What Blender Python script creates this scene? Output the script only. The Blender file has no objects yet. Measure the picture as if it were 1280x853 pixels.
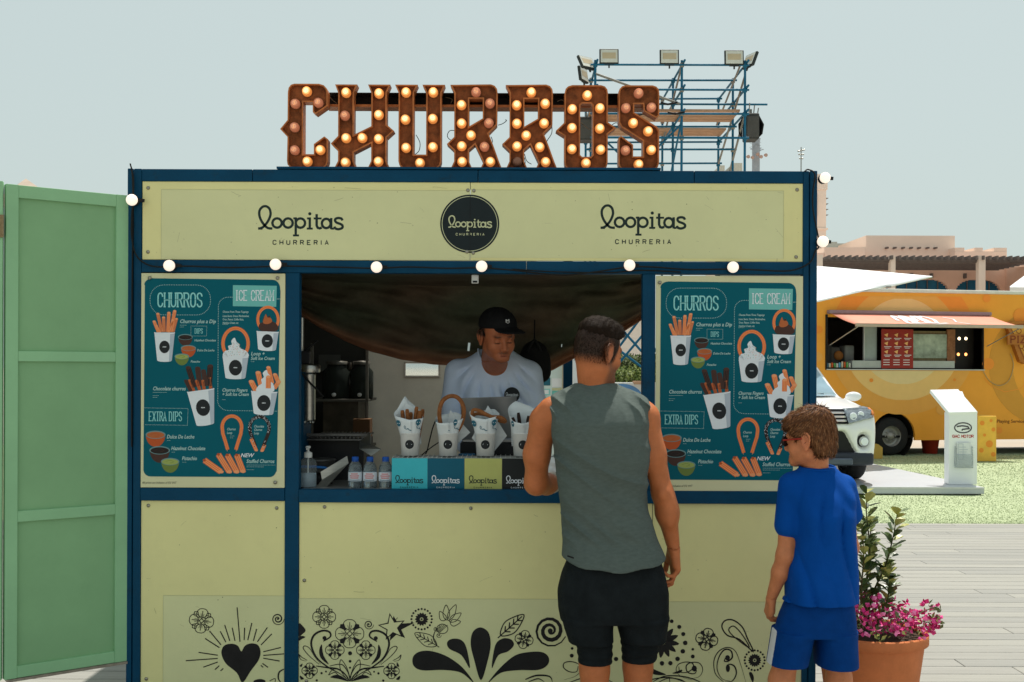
import bpy, bmesh, math, random
import numpy as np
from mathutils import Vector, Matrix, Euler
from mathutils.geometry import tessellate_polygon
random.seed(7); RNG = np.random.default_rng(7)
R = math.radians; PI = math.pi
S = bpy.context.scene; COL = S.collection
F = 1380.0                                   # focal length in photograph pixels
# ---------------------------------------------------------------- camera
cd = bpy.data.cameras.new('camera'); cam = bpy.data.objects.new('camera', cd); COL.objects.link(cam)
cd.sensor_width = 36; cd.lens = F/1280*36; cd.shift_y = 33.5/1280; cd.clip_start = .05; cd.clip_end = 5000
cam.location = (0, 0, 1.6)
cam.rotation_euler = (Matrix.Rotation(PI/2, 4, 'X') @ Matrix.Rotation(R(.2), 4, 'Z')).to_euler()
S.camera = cam
# ---------------------------------------------------------------- light
SUN = Vector((.17, .36, 1.0)).normalized()   # towards the sun: high, behind the kiosk and a little to the right
el = math.asin(SUN.z); az = math.atan2(SUN.x, SUN.y)
W = bpy.data.worlds.new('World'); S.world = W; W.use_nodes = True
nt = W.node_tree; nt.nodes.clear()
sky = nt.nodes.new('ShaderNodeTexSky'); sky.sky_type = 'NISHITA'; sky.sun_disc = False
sky.sun_elevation = el; sky.sun_rotation = az; sky.air_density = 1.0; sky.dust_density = 4.0; sky.ozone_density = 1.0
mixs = nt.nodes.new('ShaderNodeMix'); mixs.data_type = 'RGBA'; mixs.inputs[0].default_value = .80
mixs.inputs[7].default_value = (5.55, 6.45, 6.15, 1)    # the dusty veil of a hazy noon sky
bgn = nt.nodes.new('ShaderNodeBackground'); bgn.inputs[1].default_value = .10
wo = nt.nodes.new('ShaderNodeOutputWorld')
nt.links.new(sky.outputs[0], mixs.inputs[6]); nt.links.new(mixs.outputs[2], bgn.inputs[0]); nt.links.new(bgn.outputs[0], wo.inputs[0])
sl = bpy.data.lights.new('sun', 'SUN'); sl.energy = 4.3; sl.angle = R(.7); sl.color = (1, .95, .86)
so = bpy.data.objects.new('sun', sl); COL.objects.link(so); so.rotation_euler = SUN.to_track_quat('Z', 'Y').to_euler()
S.view_settings.view_transform = 'Standard'; S.view_settings.look = 'None'; S.view_settings.gamma = 1
S.view_settings.exposure = 0.2; S.view_settings.use_curve_mapping = False

# ---------------------------------------------------------------- helpers
def P(px, py, d): return Vector(((px-640)/F*d, d, 1.6-(py-460)/F*d))
_m = {}
def srgb(c):
    if isinstance(c, str):
        c = [int(c[i:i+2], 16)/255 for i in (0, 2, 4)]
    return tuple(((v/12.92) if v <= .04045 else ((v+.055)/1.055)**2.4) for v in c)
def mat(name, col, rough=.6, metal=0, var=.12, scale=6, bump=0, bscale=60, emit=0, trans=0, alpha=1, spec=.2, dirt=0, dirtcol=(.12,.1,.08), ior=1.45, coat=0, stretch=None, attr=None, sss=0):
    if name in _m: return _m[name]
    m = bpy.data.materials.new(name); m.use_nodes = True; n = m.node_tree; b = n.nodes['Principled BSDF']
    b.inputs['Roughness'].default_value = rough; b.inputs['Metallic'].default_value = metal
    b.inputs['Specular IOR Level'].default_value = spec; b.inputs['IOR'].default_value = ior
    if coat: b.inputs['Coat Weight'].default_value = coat; b.inputs['Coat Roughness'].default_value = .08
    if trans: b.inputs['Transmission Weight'].default_value = trans
    if alpha < 1: b.inputs['Alpha'].default_value = alpha
    if sss: b.inputs['Subsurface Weight'].default_value = sss; b.inputs['Subsurface Radius'].default_value = (.01, .004, .002); b.inputs['Subsurface Scale'].default_value = 1
    tc = n.nodes.new('ShaderNodeTexCoord'); vec = tc.outputs['Object']
    if stretch:
        mp = n.nodes.new('ShaderNodeMapping'); mp.inputs['Scale'].default_value = stretch
        n.links.new(vec, mp.inputs[0]); vec = mp.outputs[0]
    c = (*col, 1)
    src = None
    if attr:
        a = n.nodes.new('ShaderNodeAttribute'); a.attribute_name = attr; src = a.outputs['Color']
    if var > 0:
        t = n.nodes.new('ShaderNodeTexNoise'); t.inputs['Scale'].default_value = scale; t.inputs['Detail'].default_value = 6; t.inputs['Roughness'].default_value = .65
        n.links.new(vec, t.inputs['Vector'])
        mr = n.nodes.new('ShaderNodeMapRange'); mr.inputs[1].default_value = .3; mr.inputs[2].default_value = .7
        mr.inputs[3].default_value = 1-var; mr.inputs[4].default_value = 1+var*.6
        n.links.new(t.outputs[0], mr.inputs[0])
        mx = n.nodes.new('ShaderNodeMix'); mx.data_type = 'RGBA'; mx.blend_type = 'MULTIPLY'; mx.inputs[0].default_value = 1
        mx.inputs[6].default_value = c
        if src: n.links.new(src, mx.inputs[6])
        n.links.new(mr.outputs[0], mx.inputs[7]); src = mx.outputs[2]
        if not (trans or metal):
            rr = n.nodes.new('ShaderNodeMapRange'); rr.inputs[3].default_value = min(1, rough+.1); rr.inputs[4].default_value = max(0.02, rough-.1)
            n.links.new(t.outputs[0], rr.inputs[0]); n.links.new(rr.outputs[0], b.inputs['Roughness'])
    if dirt:
        t2 = n.nodes.new('ShaderNodeTexNoise'); t2.inputs['Scale'].default_value = scale*2.7; t2.inputs['Detail'].default_value = 9; t2.inputs['Roughness'].default_value = .75
        n.links.new(tc.outputs['Object'], t2.inputs['Vector'])
        cr = n.nodes.new('ShaderNodeMapRange'); cr.inputs[1].default_value = .56; cr.inputs[2].default_value = .74; cr.inputs[4].default_value = dirt
        n.links.new(t2.outputs[0], cr.inputs[0])
        m2 = n.nodes.new('ShaderNodeMix'); m2.data_type = 'RGBA'; m2.inputs[6].default_value = c; m2.inputs[7].default_value = (*dirtcol, 1)
        if src: n.links.new(src, m2.inputs[6])
        n.links.new(cr.outputs[0], m2.inputs[0]); src = m2.outputs[2]
    if src: n.links.new(src, b.inputs['Base Color'])
    else: b.inputs['Base Color'].default_value = c
    if emit: b.inputs['Emission Color'].default_value = c; b.inputs['Emission Strength'].default_value = emit
    if bump:
        t3 = n.nodes.new('ShaderNodeTexNoise'); t3.inputs['Scale'].default_value = bscale; t3.inputs['Detail'].default_value = 5
        n.links.new(vec, t3.inputs['Vector'])
        bp = n.nodes.new('ShaderNodeBump'); bp.inputs['Strength'].default_value = min(1, bump); bp.inputs['Distance'].default_value = .01 if bump <= 1 else .03
        n.links.new(t3.outputs[0], bp.inputs['Height']); n.links.new(bp.outputs[0], b.inputs['Normal'])
    _m[name] = m; return m
def setp(o, label=None, cat=None, group=None, kind=None):
    if label: o['label'] = label
    if cat: o['category'] = cat
    if group: o['group'] = group
    if kind: o['kind'] = kind
    return o
def thing(name, label, cat, loc=(0, 0, 0), rz=0, group=None):
    o = bpy.data.objects.new(name, None); COL.objects.link(o); o.empty_display_size = .1
    o.location = loc; o.rotation_euler = (0, 0, rz); return setp(o, label, cat, group)
class MB:
    """collects geometry; coordinates are local to the object it becomes"""
    def __init__(s): s.v = []; s.f = []; s.mi = []; s.sm = []; s.mats = []; s.z = 0
    def mid(s, m):
        if m not in s.mats: s.mats.append(m)
        return s.mats.index(m)
    def add(s, vs, fs, m, smooth=False):
        o = len(s.v); s.v += [tuple(v) for v in vs]; k = s.mid(m)
        for f in fs: s.f.append(tuple(i+o for i in f)); s.mi.append(k); s.sm.append(smooth)
        return s
    def box(s, c, sz, m, rot=None, ch=0):
        x, y, z = [a/2 for a in sz]; c = Vector(c)
        if ch:
            vs = []; 
            for a in (-1, 1):
                for b in (-1, 1):
                    for e in (-1, 1):
                        vs += [(a*x, b*(y-ch), e*(z-ch)), (a*(x-ch), b*y, e*(z-ch)), (a*(x-ch), b*(y-ch), e*z)]
            def I(a, b, e, k): return (((a > 0)*4+(b > 0)*2+(e > 0))*3)+k
            fs = []
            for q in (-1, 1):
                fs.append([I(q, -1, -1, 0), I(q, 1, -1, 0), I(q, 1, 1, 0), I(q, -1, 1, 0)][::q])
                fs.append([I(-1, q, -1, 1), I(-1, q, 1, 1), I(1, q, 1, 1), I(1, q, -1, 1)][::q])
                fs.append([I(-1, -1, q, 2), I(1, -1, q, 2), I(1, 1, q, 2), I(-1, 1, q, 2)][::q])
            for a in (-1, 1):
                for b in (-1, 1):
                    fs.append([I(a, b, -1, 0), I(a, b, -1, 1), I(a, b, 1, 1), I(a, b, 1, 0)])
                    fs.append([I(a, -1, b, 0), I(a, -1, b, 2), I(a, 1, b, 2), I(a, 1, b, 0)])
                    fs.append([I(-1, a, b, 1), I(-1, a, b, 2), I(1, a, b, 2), I(1, a, b, 1)])
                    for e in (-1, 1): fs.append([I(a, b, e, 0), I(a, b, e, 1), I(a, b, e, 2)])
        else:
            vs = [(a*x, b*y, e*z) for a in (-1, 1) for b in (-1, 1) for e in (-1, 1)]
            fs = [(0, 1, 3, 2), (4, 6, 7, 5), (0, 4, 5, 1), (2, 3, 7, 6), (0, 2, 6, 4), (1, 5, 7, 3)]
        M = Euler(rot).to_matrix() if rot is not None and not isinstance(rot, Matrix) else rot
        vs = [(M @ Vector(v) if M else Vector(v))+c for v in vs]
        return s.add(vs, fs, m)
    def box2(s, x0, x1, y0, y1, z0, z1, m, ch=0):
        return s.box(((x0+x1)/2, (y0+y1)/2, (z0+z1)/2), (abs(x1-x0), abs(y1-y0), abs(z1-z0)), m, ch=ch)
    def bar(s, a, b, w, h, m, up=(0, 0, 1), ch=0):
        a = Vector(a); b = Vector(b); d = b-a; L = d.length; d.normalize(); u = Vector(up)
        if abs(d.dot(u)) > .98: u = Vector((1, 0, 0))
        sd = d.cross(u).normalized(); u = sd.cross(d)
        M = Matrix((d, sd, u)).transposed()
        return s.box((a+b)/2, (L, w, h), m, M, ch)
    def tube(s, pts, r, m, n=8, cap=True, closed=False, smooth=True):
        pts = [Vector(p) for p in pts]; N = len(pts)
        rr = r if isinstance(r, (list, tuple)) else [r]*N
        vs = []; prev = None
        for i, p in enumerate(pts):
            if closed: t = pts[(i+1) % N]-pts[i-1]
            else: t = pts[min(i+1, N-1)]-pts[max(i-1, 0)]
            t.normalize()
            if prev is None:
                u = Vector((0, 0, 1)) if abs(t.z) < .9 else Vector((1, 0, 0)); u = (u-t*u.dot(t)).normalized()
            else: u = (prev-t*prev.dot(t)); u = u.normalized() if u.length > 1e-6 else Vector((1, 0, 0))
            prev = u; w = t.cross(u)
            for k in range(n):
                a = 2*PI*k/n; vs.append(p+(u*math.cos(a)+w*math.sin(a))*rr[i])
        fs = []
        for i in range(N if closed else N-1):
            j = (i+1) % N
            for k in range(n): fs.append((i*n+k, i*n+(k+1) % n, j*n+(k+1) % n, j*n+k))
        s.add(vs, fs, m, smooth)
        if cap and not closed:
            s.add(vs[:n], [tuple(range(n))[::-1]], m); s.add(vs[-n:], [tuple(range(n))], m)
        return s
    def lathe(s, prof, m, c=(0, 0, 0), n=24, axis=None, smooth=True, wob=None):
        """prof = [(r, z)...] round the z axis (or another axis through c)"""
        c = Vector(c); M = Vector(axis).to_track_quat('Z', 'Y').to_matrix() if axis is not None else Matrix.Identity(3)
        vs = []; N = len(prof)
        for (r, z) in prof:
            for k in range(n):
                a = 2*PI*k/n; q = r*(wob(a) if wob else 1); vs.append(M @ Vector((q*math.cos(a), q*math.sin(a), z))+c)
        fs = [(i*n+k, i*n+(k+1) % n, (i+1)*n+(k+1) % n, (i+1)*n+k) for i in range(N-1) for k in range(n)]
        return s.add(vs, fs, m, smooth)
    def sphere(s, c, r, m, n=16, k=10, sc=(1, 1, 1), rot=None):
        c = Vector(c); M = Euler(rot).to_matrix() if rot else Matrix.Identity(3)
        vs = []; 
        for i in range(k+1):
            t = PI*i/k
            for j in range(n):
                a = 2*PI*j/n; vs.append(M @ Vector((r*sc[0]*math.sin(t)*math.cos(a), r*sc[1]*math.sin(t)*math.sin(a), r*sc[2]*math.cos(t)))+c)
        fs = [(i*n+j, (i+1)*n+j, (i+1)*n+(j+1) % n, i*n+(j+1) % n) for i in range(k) for j in range(n)]
        return s.add(vs, fs, m, True)
    def prism(s, poly, y0, y1, m, holes=(), T=None, sides=True, back=True):
        """polygon in (x, z) with holes, extruded from y0 (front) to y1"""
        loops = [list(poly)]+[list(h) for h in holes]
        flat = [p for l in loops for p in l]; n = len(flat)
        tris = tessellate_polygon([[Vector((p[0], p[1], 0)) for p in l] for l in loops])
        T = T or (lambda x, y, z: (x, y, z))
        vs = [T(p[0], y0, p[1]) for p in flat]
        if y1 is None: return s.add(vs, [tuple(t) for t in tris], m)
        vs += [T(p[0], y1, p[1]) for p in flat]
        fs = [tuple(t) for t in tris]
        if back: fs += [tuple(i+n for i in t)[::-1] for t in tris]
        if sides:
            o = 0
            for l in loops:
                k = len(l)
                for i in range(k): a, b = o+i, o+(i+1) % k; fs.append((a, b, b+n, a+n))
                o += k
        return s.add(vs, fs, m)
    def build(s, name, parent=None, loc=None, label=None, kind=None, fix=True, bevel=0, rz=None):
        me = bpy.data.meshes.new(name); me.from_pydata(s.v, [], s.f)
        for m in s.mats: me.materials.append(m)
        me.polygons.foreach_set('material_index', s.mi); me.polygons.foreach_set('use_smooth', s.sm)
        if fix:
            b = bmesh.new(); b.from_mesh(me); bmesh.ops.recalc_face_normals(b, faces=b.faces); b.to_mesh(me); b.free()
        me.update()
        o = bpy.data.objects.new(name, me); COL.objects.link(o)
        if parent is not None: o.parent = parent
        if loc is not None: o.location = loc
        if rz is not None: o.rotation_euler = (0, 0, rz)
        if label: o['label'] = label
        if kind: o['kind'] = kind
        if bevel:
            bv = o.modifiers.new('bevel', 'BEVEL'); bv.width = bevel; bv.segments = 2; bv.limit_method = 'ANGLE'
        return o
def copy_tree(o, parent=None, **kw):
    c = o.copy(); COL.objects.link(c)
    if parent is not None: c.parent = parent
    for ch in list(o.children): copy_tree(ch, c)
    for k, v in kw.items():
        if k in ('label', 'group'): c[k] = v
    return c
def offset_poly(pts, d):
    n = len(pts); out = []
    for i in range(n):
        a = Vector(pts[i-1]); b = Vector(pts[i]); c = Vector(pts[(i+1) % n])
        e1 = (b-a).normalized(); e2 = (c-b).normalized()
        n1 = Vector((-e1.y, e1.x)); n2 = Vector((-e2.y, e2.x)); k = n1+n2
        if k.length < .2: k = n1; L = 1
        else: k.normalize(); L = 1/max(.4, k.dot(n1))
        out.append(tuple(b+k*d*L))
    return out
# ---------------------------------------------------------------- flat print (lettering, pictures) as thin sheets
def arc(cx, cy, rx, ry, a0, a1, n=None):
    n = n or max(4, int(abs(a1-a0)/15)); return [(cx+rx*math.cos(R(a0+(a1-a0)*i/n)), cy+ry*math.sin(R(a0+(a1-a0)*i/n))) for i in range(n+1)]
def rrect(x0, y0, x1, y1, r, n=6):
    p = []
    for cx, cy, a in ((x1-r, y0+r, -90), (x1-r, y1-r, 0), (x0+r, y1-r, 90), (x0+r, y0+r, 180)): p += arc(cx, cy, r, r, a, a+90, n)
    return p
def smooth_line(pts, k=6, closed=False):
    """Catmull-Rom through the points"""
    P_ = [Vector(p) for p in pts]; n = len(P_); out = []
    rng = range(n if closed else n-1)
    for i in rng:
        if closed: a, b, c, d = P_[i-1], P_[i], P_[(i+1) % n], P_[(i+2) % n]
        else: a, b, c, d = P_[max(i-1, 0)], P_[i], P_[i+1], P_[min(i+2, n-1)]
        for j in range(k):
            t = j/k; out.append(tuple(.5*((2*b)+(c-a)*t+(2*a-5*b+4*c-d)*t*t+(3*b-a-3*c+d)*t**3)))
    if not closed: out.append(tuple(P_[-1]))
    return out
class Print:
    def __init__(s, T, step=.0004):
        s.mb = MB(); s.T = T; s.step = step; s.i = 0     # T(u, v, h) -> 3D, h = height off the surface
    def h(s, layer): s.i = (s.i+1) % 8; return layer*s.step+s.i*.00004
    def poly(s, pts, m, layer=1, holes=()):
        h = s.h(layer); s.mb.prism(pts, h, None, m, holes, T=lambda x, y, z: s.T(x, z, y)); return s
    def ell(s, cx, cy, rx, ry, m, layer=1, n=20, rot=0, rings=0):
        if rings:                                         # for curved surfaces
            h = s.h(layer); vs = [s.T(cx, cy, h)]+[s.T(cx+rx*j/rings*math.cos(2*PI*i/n), cy+ry*j/rings*math.sin(2*PI*i/n), h) for j in range(1, rings+1) for i in range(n)]
            s.mb.add(vs, [(0, 1+i, 1+(i+1) % n) for i in range(n)]+[(1+j*n+i, 1+(j+1)*n+i, 1+(j+1)*n+(i+1) % n, 1+j*n+(i+1) % n) for j in range(rings-1) for i in range(n)], m); return s
        pts = [(rx*math.cos(2*PI*i/n), ry*math.sin(2*PI*i/n)) for i in range(n)]; c, q = math.cos(R(rot)), math.sin(R(rot))
        return s.poly([(cx+x*c-y*q, cy+x*q+y*c) for x, y in pts], m, layer)
    def line(s, pts, w, m, layer=1, closed=False, ends=None):
        """ribbon; w a number or one width per point"""
        q = [Vector(p) for p in pts]
        k = [q[0]]
        for p in q[1:]:
            if (p-k[-1]).length > 1e-5: k.append(p)
        q = k; n = len(q)
        if n < 2: return s
        if not isinstance(w, (int, float)) and len(w) != n: w = [w[min(len(w)-1, int(i*len(w)/n))] for i in range(n)]
        L, Rr = [], []
        for i in range(n):
            if closed: a, c = q[i-1], q[(i+1) % n]
            else: a, c = q[max(i-1, 0)], q[min(i+1, n-1)]
            e1 = (q[i]-a) if (q[i]-a).length > 1e-6 else (c-q[i]); e2 = (c-q[i]) if (c-q[i]).length > 1e-6 else e1
            e1 = e1.normalized(); e2 = e2.normalized(); n1 = Vector((-e1.y, e1.x)); nn = n1+Vector((-e2.y, e2.x))
            nn = nn.normalized() if nn.length > .2 else n1
            ww = (w if isinstance(w, (int, float)) else w[i])/2/max(.5, nn.dot(n1))
            L.append(q[i]+nn*ww); Rr.append(q[i]-nn*ww)
        h = s.h(layer); vs = [s.T(p.x, p.y, h) for p in L]+[s.T(p.x, p.y, h) for p in Rr]
        fs = [(i, (i+1) % n, n+(i+1) % n, n+i) for i in range(n if closed else n-1)]
        s.mb.add(vs, fs, m); return s
    def dotted(s, pts, r, gap, m, layer=1, dash=None):
        acc = 0
        for a, b in zip(pts[:-1], pts[1:]):
            a = Vector(a); b = Vector(b); L = (b-a).length
            while acc < L:
                p = a+(b-a)*(acc/L)
                if dash: e = (b-a).normalized()*dash/2; s.line([p-e, p+e], r*2, m, layer)
                else: s.ell(p.x, p.y, r, r, m, layer, n=6)
                acc += gap
            acc -= L
        return s
    def strokes(s, txt, x, y, h, w, sw, m, layer=1, gap=.25, serif=0, center=False):
        """stroke lettering; x,y = left end of the base line, h cap height (print y grows downwards), w letter width"""
        tot = sum((.45 if c in ' ' else (.12 if c == 'I' and not serif else (.6 if c == 'I' else 1)))*w+gap*w for c in txt)-gap*w
        if center: x -= tot/2
        for c in txt:
            cw = (.45 if c == ' ' else (.12 if c == 'I' and not serif else (.6 if c == 'I' else 1)))*w
            for st in GLY.get(c, ()):
                s.line([(x+p[0]*cw, y-p[1]*h) for p in st], sw, m, layer)
            if serif:
                for (sx, sy, a, b) in SER.get(c, ()):
                    s.line([(x+sx*cw-a*serif, y-sy*h), (x+sx*cw+b*serif, y-sy*h)], sw*.9, m, layer)
            x += cw+gap*w
        return x
    def text(s, txt, x, y, h, m, layer=1, wide=1, shear=0, bold=0, center=False):
        vs, fs = font_mesh(txt, shear, bold); k = h/.72
        if center: x -= (max(v[0] for v in vs))*k*wide/2
        hh = s.h(layer); s.mb.add([s.T(x+v[0]*k*wide, y-v[1]*k, hh) for v in vs], fs, m); return s
    def build(s, name, parent=None, **k): return s.mb.build(name, parent, fix=False, **k)
_f = {}
def font_mesh(txt, shear=0, bold=0):
    key = (txt, shear, bold)
    if key in _f: return _f[key]
    c = bpy.data.curves.new('print', 'FONT'); c.body = txt; c.shear = shear; c.offset = bold; c.resolution_u = 2
    o = bpy.data.objects.new('print', c); COL.objects.link(o)
    me = o.to_mesh(); r = ([tuple(v.co) for v in me.vertices], [tuple(p.vertices) for p in me.polygons])
    o.to_mesh_clear(); bpy.data.objects.remove(o); bpy.data.curves.remove(c); _f[key] = r; return r
_A = arc
GLY = {
 'C': [[(1, .72)]+_A(.5, .72, .5, .28, 0, 180, 8)+_A(.5, .28, .5, .28, 180, 360, 8)],
 'G': [[(1, .72)]+_A(.5, .72, .5, .28, 0, 180, 8)+_A(.5, .28, .5, .28, 180, 360, 8)+[(1, .48), (.55, .48)]],
 'H': [[(0, 0), (0, 1)], [(1, 0), (1, 1)], [(0, .5), (1, .5)]],
 'U': [[(0, 1), (0, .28)]+_A(.5, .28, .5, .28, 180, 360, 8)+[(1, 1)]],
 'R': [[(0, 0), (0, 1), (.55, 1)]+_A(.6, .76, .4, .24, 90, -90, 8)+[(0, .52)], [(.55, .52), (1, 0)]],
 'O': [_A(.5, .72, .5, .28, 0, 180, 8)+_A(.5, .28, .5, .28, 180, 360, 8)+[(1, .72)]],
 'S': [[(1, .75)]+_A(.5, .77, .5, .23, 0, 180, 8)+[(.15, .58), (.85, .42)]+_A(.5, .23, .5, .23, 0, -180, 8)[0:]],
 'I': [[(.5, 0), (.5, 1)]],
 'E': [[(1, 1), (0, 1), (0, 0), (1, 0)], [(0, .5), (.75, .5)]],
 'A': [[(0, 0), (.5, 1), (1, 0)], [(.2, .34), (.8, .34)]],
 'M': [[(0, 0), (0, 1), (.5, .35), (1, 1), (1, 0)]],
 'X': [[(0, 0), (1, 1)], [(0, 1), (1, 0)]],
 'T': [[(.5, 0), (.5, 1)], [(0, 1), (1, 1)]],
 'D': [[(0, 0), (0, 1), (.5, 1)]+_A(.5, .7, .5, .3, 90, 0, 5)+_A(.5, .3, .5, .3, 0, -90, 5)+[(0, 0)]],
 'P': [[(0, 0), (0, 1), (.55, 1)]+_A(.6, .75, .4, .25, 90, -90, 8)+[(0, .5)]],
 'N': [[(0, 0), (0, 1), (1, 0), (1, 1)]],
 'W': [[(0, 1), (.25, 0), (.5, .8), (.75, 0), (1, 1)]],
 'Z': [[(0, 1), (1, 1), (0, 0), (1, 0)]],
}
SER = {'H': [(0, 0, 1, 1), (0, 1, 1, 1), (1, 0, 1, 1), (1, 1, 1, 1)], 'U': [(0, 1, 1, 1), (1, 1, 1, 1)], 'R': [(0, 0, 1, 1), (1, 0, .6, 1), (0, 1, 1, 0)],
       'I': [(.5, 0, 1.2, 1.2), (.5, 1, 1.2, 1.2)], 'A': [(0, 0, 1, 1), (1, 0, 1, 1)], 'M': [(0, 0, 1, 1), (1, 0, 1, 1), (0, 1, 1, 0), (1, 1, 0, 1)],
       'X': [(0, 0, 1, 1), (1, 0, 1, 1), (0, 1, 1, 1), (1, 1, 1, 1)], 'T': [(.5, 0, 1.2, 1.2)], 'D': [(0, 0, 1, 0), (0, 1, 1, 0)], 'P': [(0, 0, 1, 1), (0, 1, 1, 0)], 'E': [(0, 0, 1, 0), (0, 1, 1, 0)]}
def logo(p, cx, cy, k, m, layer=1, sub=True, subk=1):
    """the shop's word mark; k = scale, 1 is 106 photograph pixels wide"""
    def q(pts): return [(cx+(x-625)/2.909*k, cy+(y-231)/2.909*k) for x, y in pts]
    sw = 9/2.909*k; L = lambda pts, w=1, **a: p.line(q(pts), sw*w, m, layer, **a)
    L(smooth_line([(478, 249), (488, 245), (505, 225), (515, 200), (512, 180), (503, 171), (495, 169), (485, 172), (475, 185), (475, 205), (484, 226), (498, 243), (508, 249), (522, 250)], 3))
    L([(470, 250), (486, 250)])
    for c in (539, 579): L(arc(c, 230, 17, 17, 0, 360, 16)[:-1], closed=True)
    L([(607, 209), (607, 277)]); L([(597, 275), (619, 275)], .8); L([(598, 213), (607, 213)], .8); L(arc(624, 230, 17, 17, 0, 360, 16)[:-1], closed=True)
    L([(658, 209), (658, 252)]); L([(647, 250), (669, 250)], .8); L([(648, 213), (658, 213)], .8); p.ell(*q([(658, 196)])[0], 6/2.909*k, 6/2.909*k, m, layer, 10)
    L([(683, 197), (683, 238), (687, 247), (694, 249), (702, 246)]); L([(672, 213), (701, 213)], .8)
    L(arc(718, 231, 16, 17, 0, 360, 16)[:-1], closed=True); L([(736, 211), (736, 252)]); L([(736, 250), (746, 250)], .8)
    L(smooth_line([(777, 220), (773, 213), (762, 211), (752, 214), (750, 221), (756, 228), (768, 232), (777, 238), (776, 247), (763, 252), (751, 249), (748, 242)], 2))
    if sub: p.strokes('CHURRERIA', cx, cy+26.5*k*subk**.3, 5.2*k*subk, 3.9*k*subk, 1.15*k*subk, m, layer, gap=1.2, center=True)
# ================================================================ the churros kiosk
D0 = 5.0; K = 276.0
def bx(px): return (px-640)/K
def bz(py): return 1.6-(py-460)/K
BLUE = mat('blue_frame_paint', (.0, .050, .112), .5, spec=.16, var=.16, scale=5, dirt=.75, dirtcol=(.010, .028, .04), bump=.15, bscale=90)
CREAM = mat('cream_panel_paint', (.79, .735, .355), .38, var=.07, scale=1.7, dirt=.10, dirtcol=(.36, .33, .17), bump=.05, bscale=4)
VINYL = mat('olive_vinyl', (.70, .69, .385), .42, var=.06, scale=2.2, dirt=.06, dirtcol=(.3, .32, .16), bump=.05, bscale=6)
VLINE = mat('vinyl_edge', (.52, .51, .28), .5, var=0)
INK = mat('black_vinyl', (.016, .015, .016), .4, var=.3, scale=12)
LOGOINK = mat('logo_ink', srgb('22302f'), .45, var=0)
STEEL = mat('brushed_steel', (.42, .41, .38), .32, metal=1, var=.18, scale=5, bump=.1, bscale=30, stretch=(1, 1, 12))
SCREW = mat('screw_steel', (.34, .32, .27), .35, metal=1, var=.2, scale=60)
BLACK = mat('black_rubber', (.012, .012, .013), .5, var=.2)
BROWNHOLE = mat('rusted_screw', (.06, .035, .02), .7, var=.3, scale=50)
kiosk = thing('churros_kiosk', 'square blue framed churros kiosk with cream panels and an open serving window', 'kiosk', (0, 6.1, 0))
KO = Vector((0, -6.1, 0))
def kpart(mb, name, **k):
    return mb.build(name, kiosk, loc=KO, **k)
def frame(x0, x1, y0, y1, z0, z1, name='frame_post', **k):
    m = MB(); m.box2(x0, x1, y0, y1, z0, z1, BLUE); return kpart(m, name, bevel=.003, **k)
ZT, ZB = bz(212.3), .07
YF = D0; YB = 7.25
XL, XR = bx(158.5), bx(1021)
# corner posts: two square tubes side by side with a dark gap between them
for a, b in ((158.5, 165.3), (166.6, 176)): frame(bx(a), bx(b), YF, YF+.05, ZB, ZT-.001*(a > 160))
for a, b in ((1003.5, 1010.6), (1012, 1021)): frame(bx(a), bx(b), YF, YF+.05, ZB, ZT-.001*(a < 1010))
frame(bx(165), bx(167), YF+.012, YF+.04, ZB+.01, ZT-.02); frame(bx(1010), bx(1012.5), YF+.012, YF+.04, ZB+.01, ZT-.02)
for x in (XL, XR-.05): frame(x, x+.05, YB-.05, YB, ZB, ZT)
frame(bx(705)*1.42, bx(705)*1.42+.06, YB-.06, YB-.005, ZB, ZT-.05)
# top rail in lengths with open joints
js = [176.2, 314, 315, 596, 597, 866.5, 867.5, 1003.3]
for a, b in ((176.2, 314.3), (315, 596.3), (597, 866.8), (867.5, 1003.3)): frame(bx(a), bx(b), YF+.001, YF+.06, bz(228), ZT-.002, 'top_rail')
m = MB(); m.box2(bx(345), bx(825), YF-.004, YF+.3, ZT+.0005, ZT+.010, BLUE); kpart(m, 'sign_base_plate')
for a, b in ((176.2, 657.4), (658, 1003.3)): frame(bx(a), bx(b), YF+.001, YF+.06, bz(342), bz(326.6), 'middle_rail')
frame(bx(356.5), bx(374), YF+.0005, YF+.055, ZB, bz(342.2)); frame(bx(803), bx(819), YF+.0005, YF+.055, bz(613), bz(342.2))
# serving ledge
m = MB(); m.box2(bx(176.2), bx(356.3), YF-.004, YF+.05, bz(627.5), bz(611.5), BLUE); kpart(m, 'ledge', bevel=.003)
m = MB(); m.box2(bx(374.2), bx(1003.3), YF-.006, YF+.05, bz(629), bz(613), BLUE); kpart(m, 'ledge', bevel=.003)
frame(bx(176.2), bx(1003.3), YF+.004, YF+.05, ZB, ZB+.06, 'bottom_rail')
for x in (XL, XR-.04):
    frame(x, x+.04, YF+.055, YB-.055, ZT-.06, ZT-.005, 'side_rail'); frame(x, x+.04, YF+.055, YB-.055, ZB, ZB+.06, 'side_rail')
    frame(x, x+.04, YF+.055, YB-.055, 1.02, 1.07, 'side_rail')
frame(XL+.055, XR-.055, YB-.05, YB, ZT-.06, ZT-.004, 'top_rail'); frame(XL+.055, XR-.055, YB-.05, YB, ZB, ZB+.06, 'bottom_rail')
for x in (XL+.05, XR-.05, 0):
    for y in (YF+.06, YB-.06):
        m = MB(); m.lathe([(0, 0), (.045, 0), (.045, .012), (.014, .016), (.014, ZB+.03), (0, ZB+.03)], STEEL, (x, y, .004), 12); kpart(m, 'foot')
def T0(px, py, h): return (bx(px), YF-h, bz(py))
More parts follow.
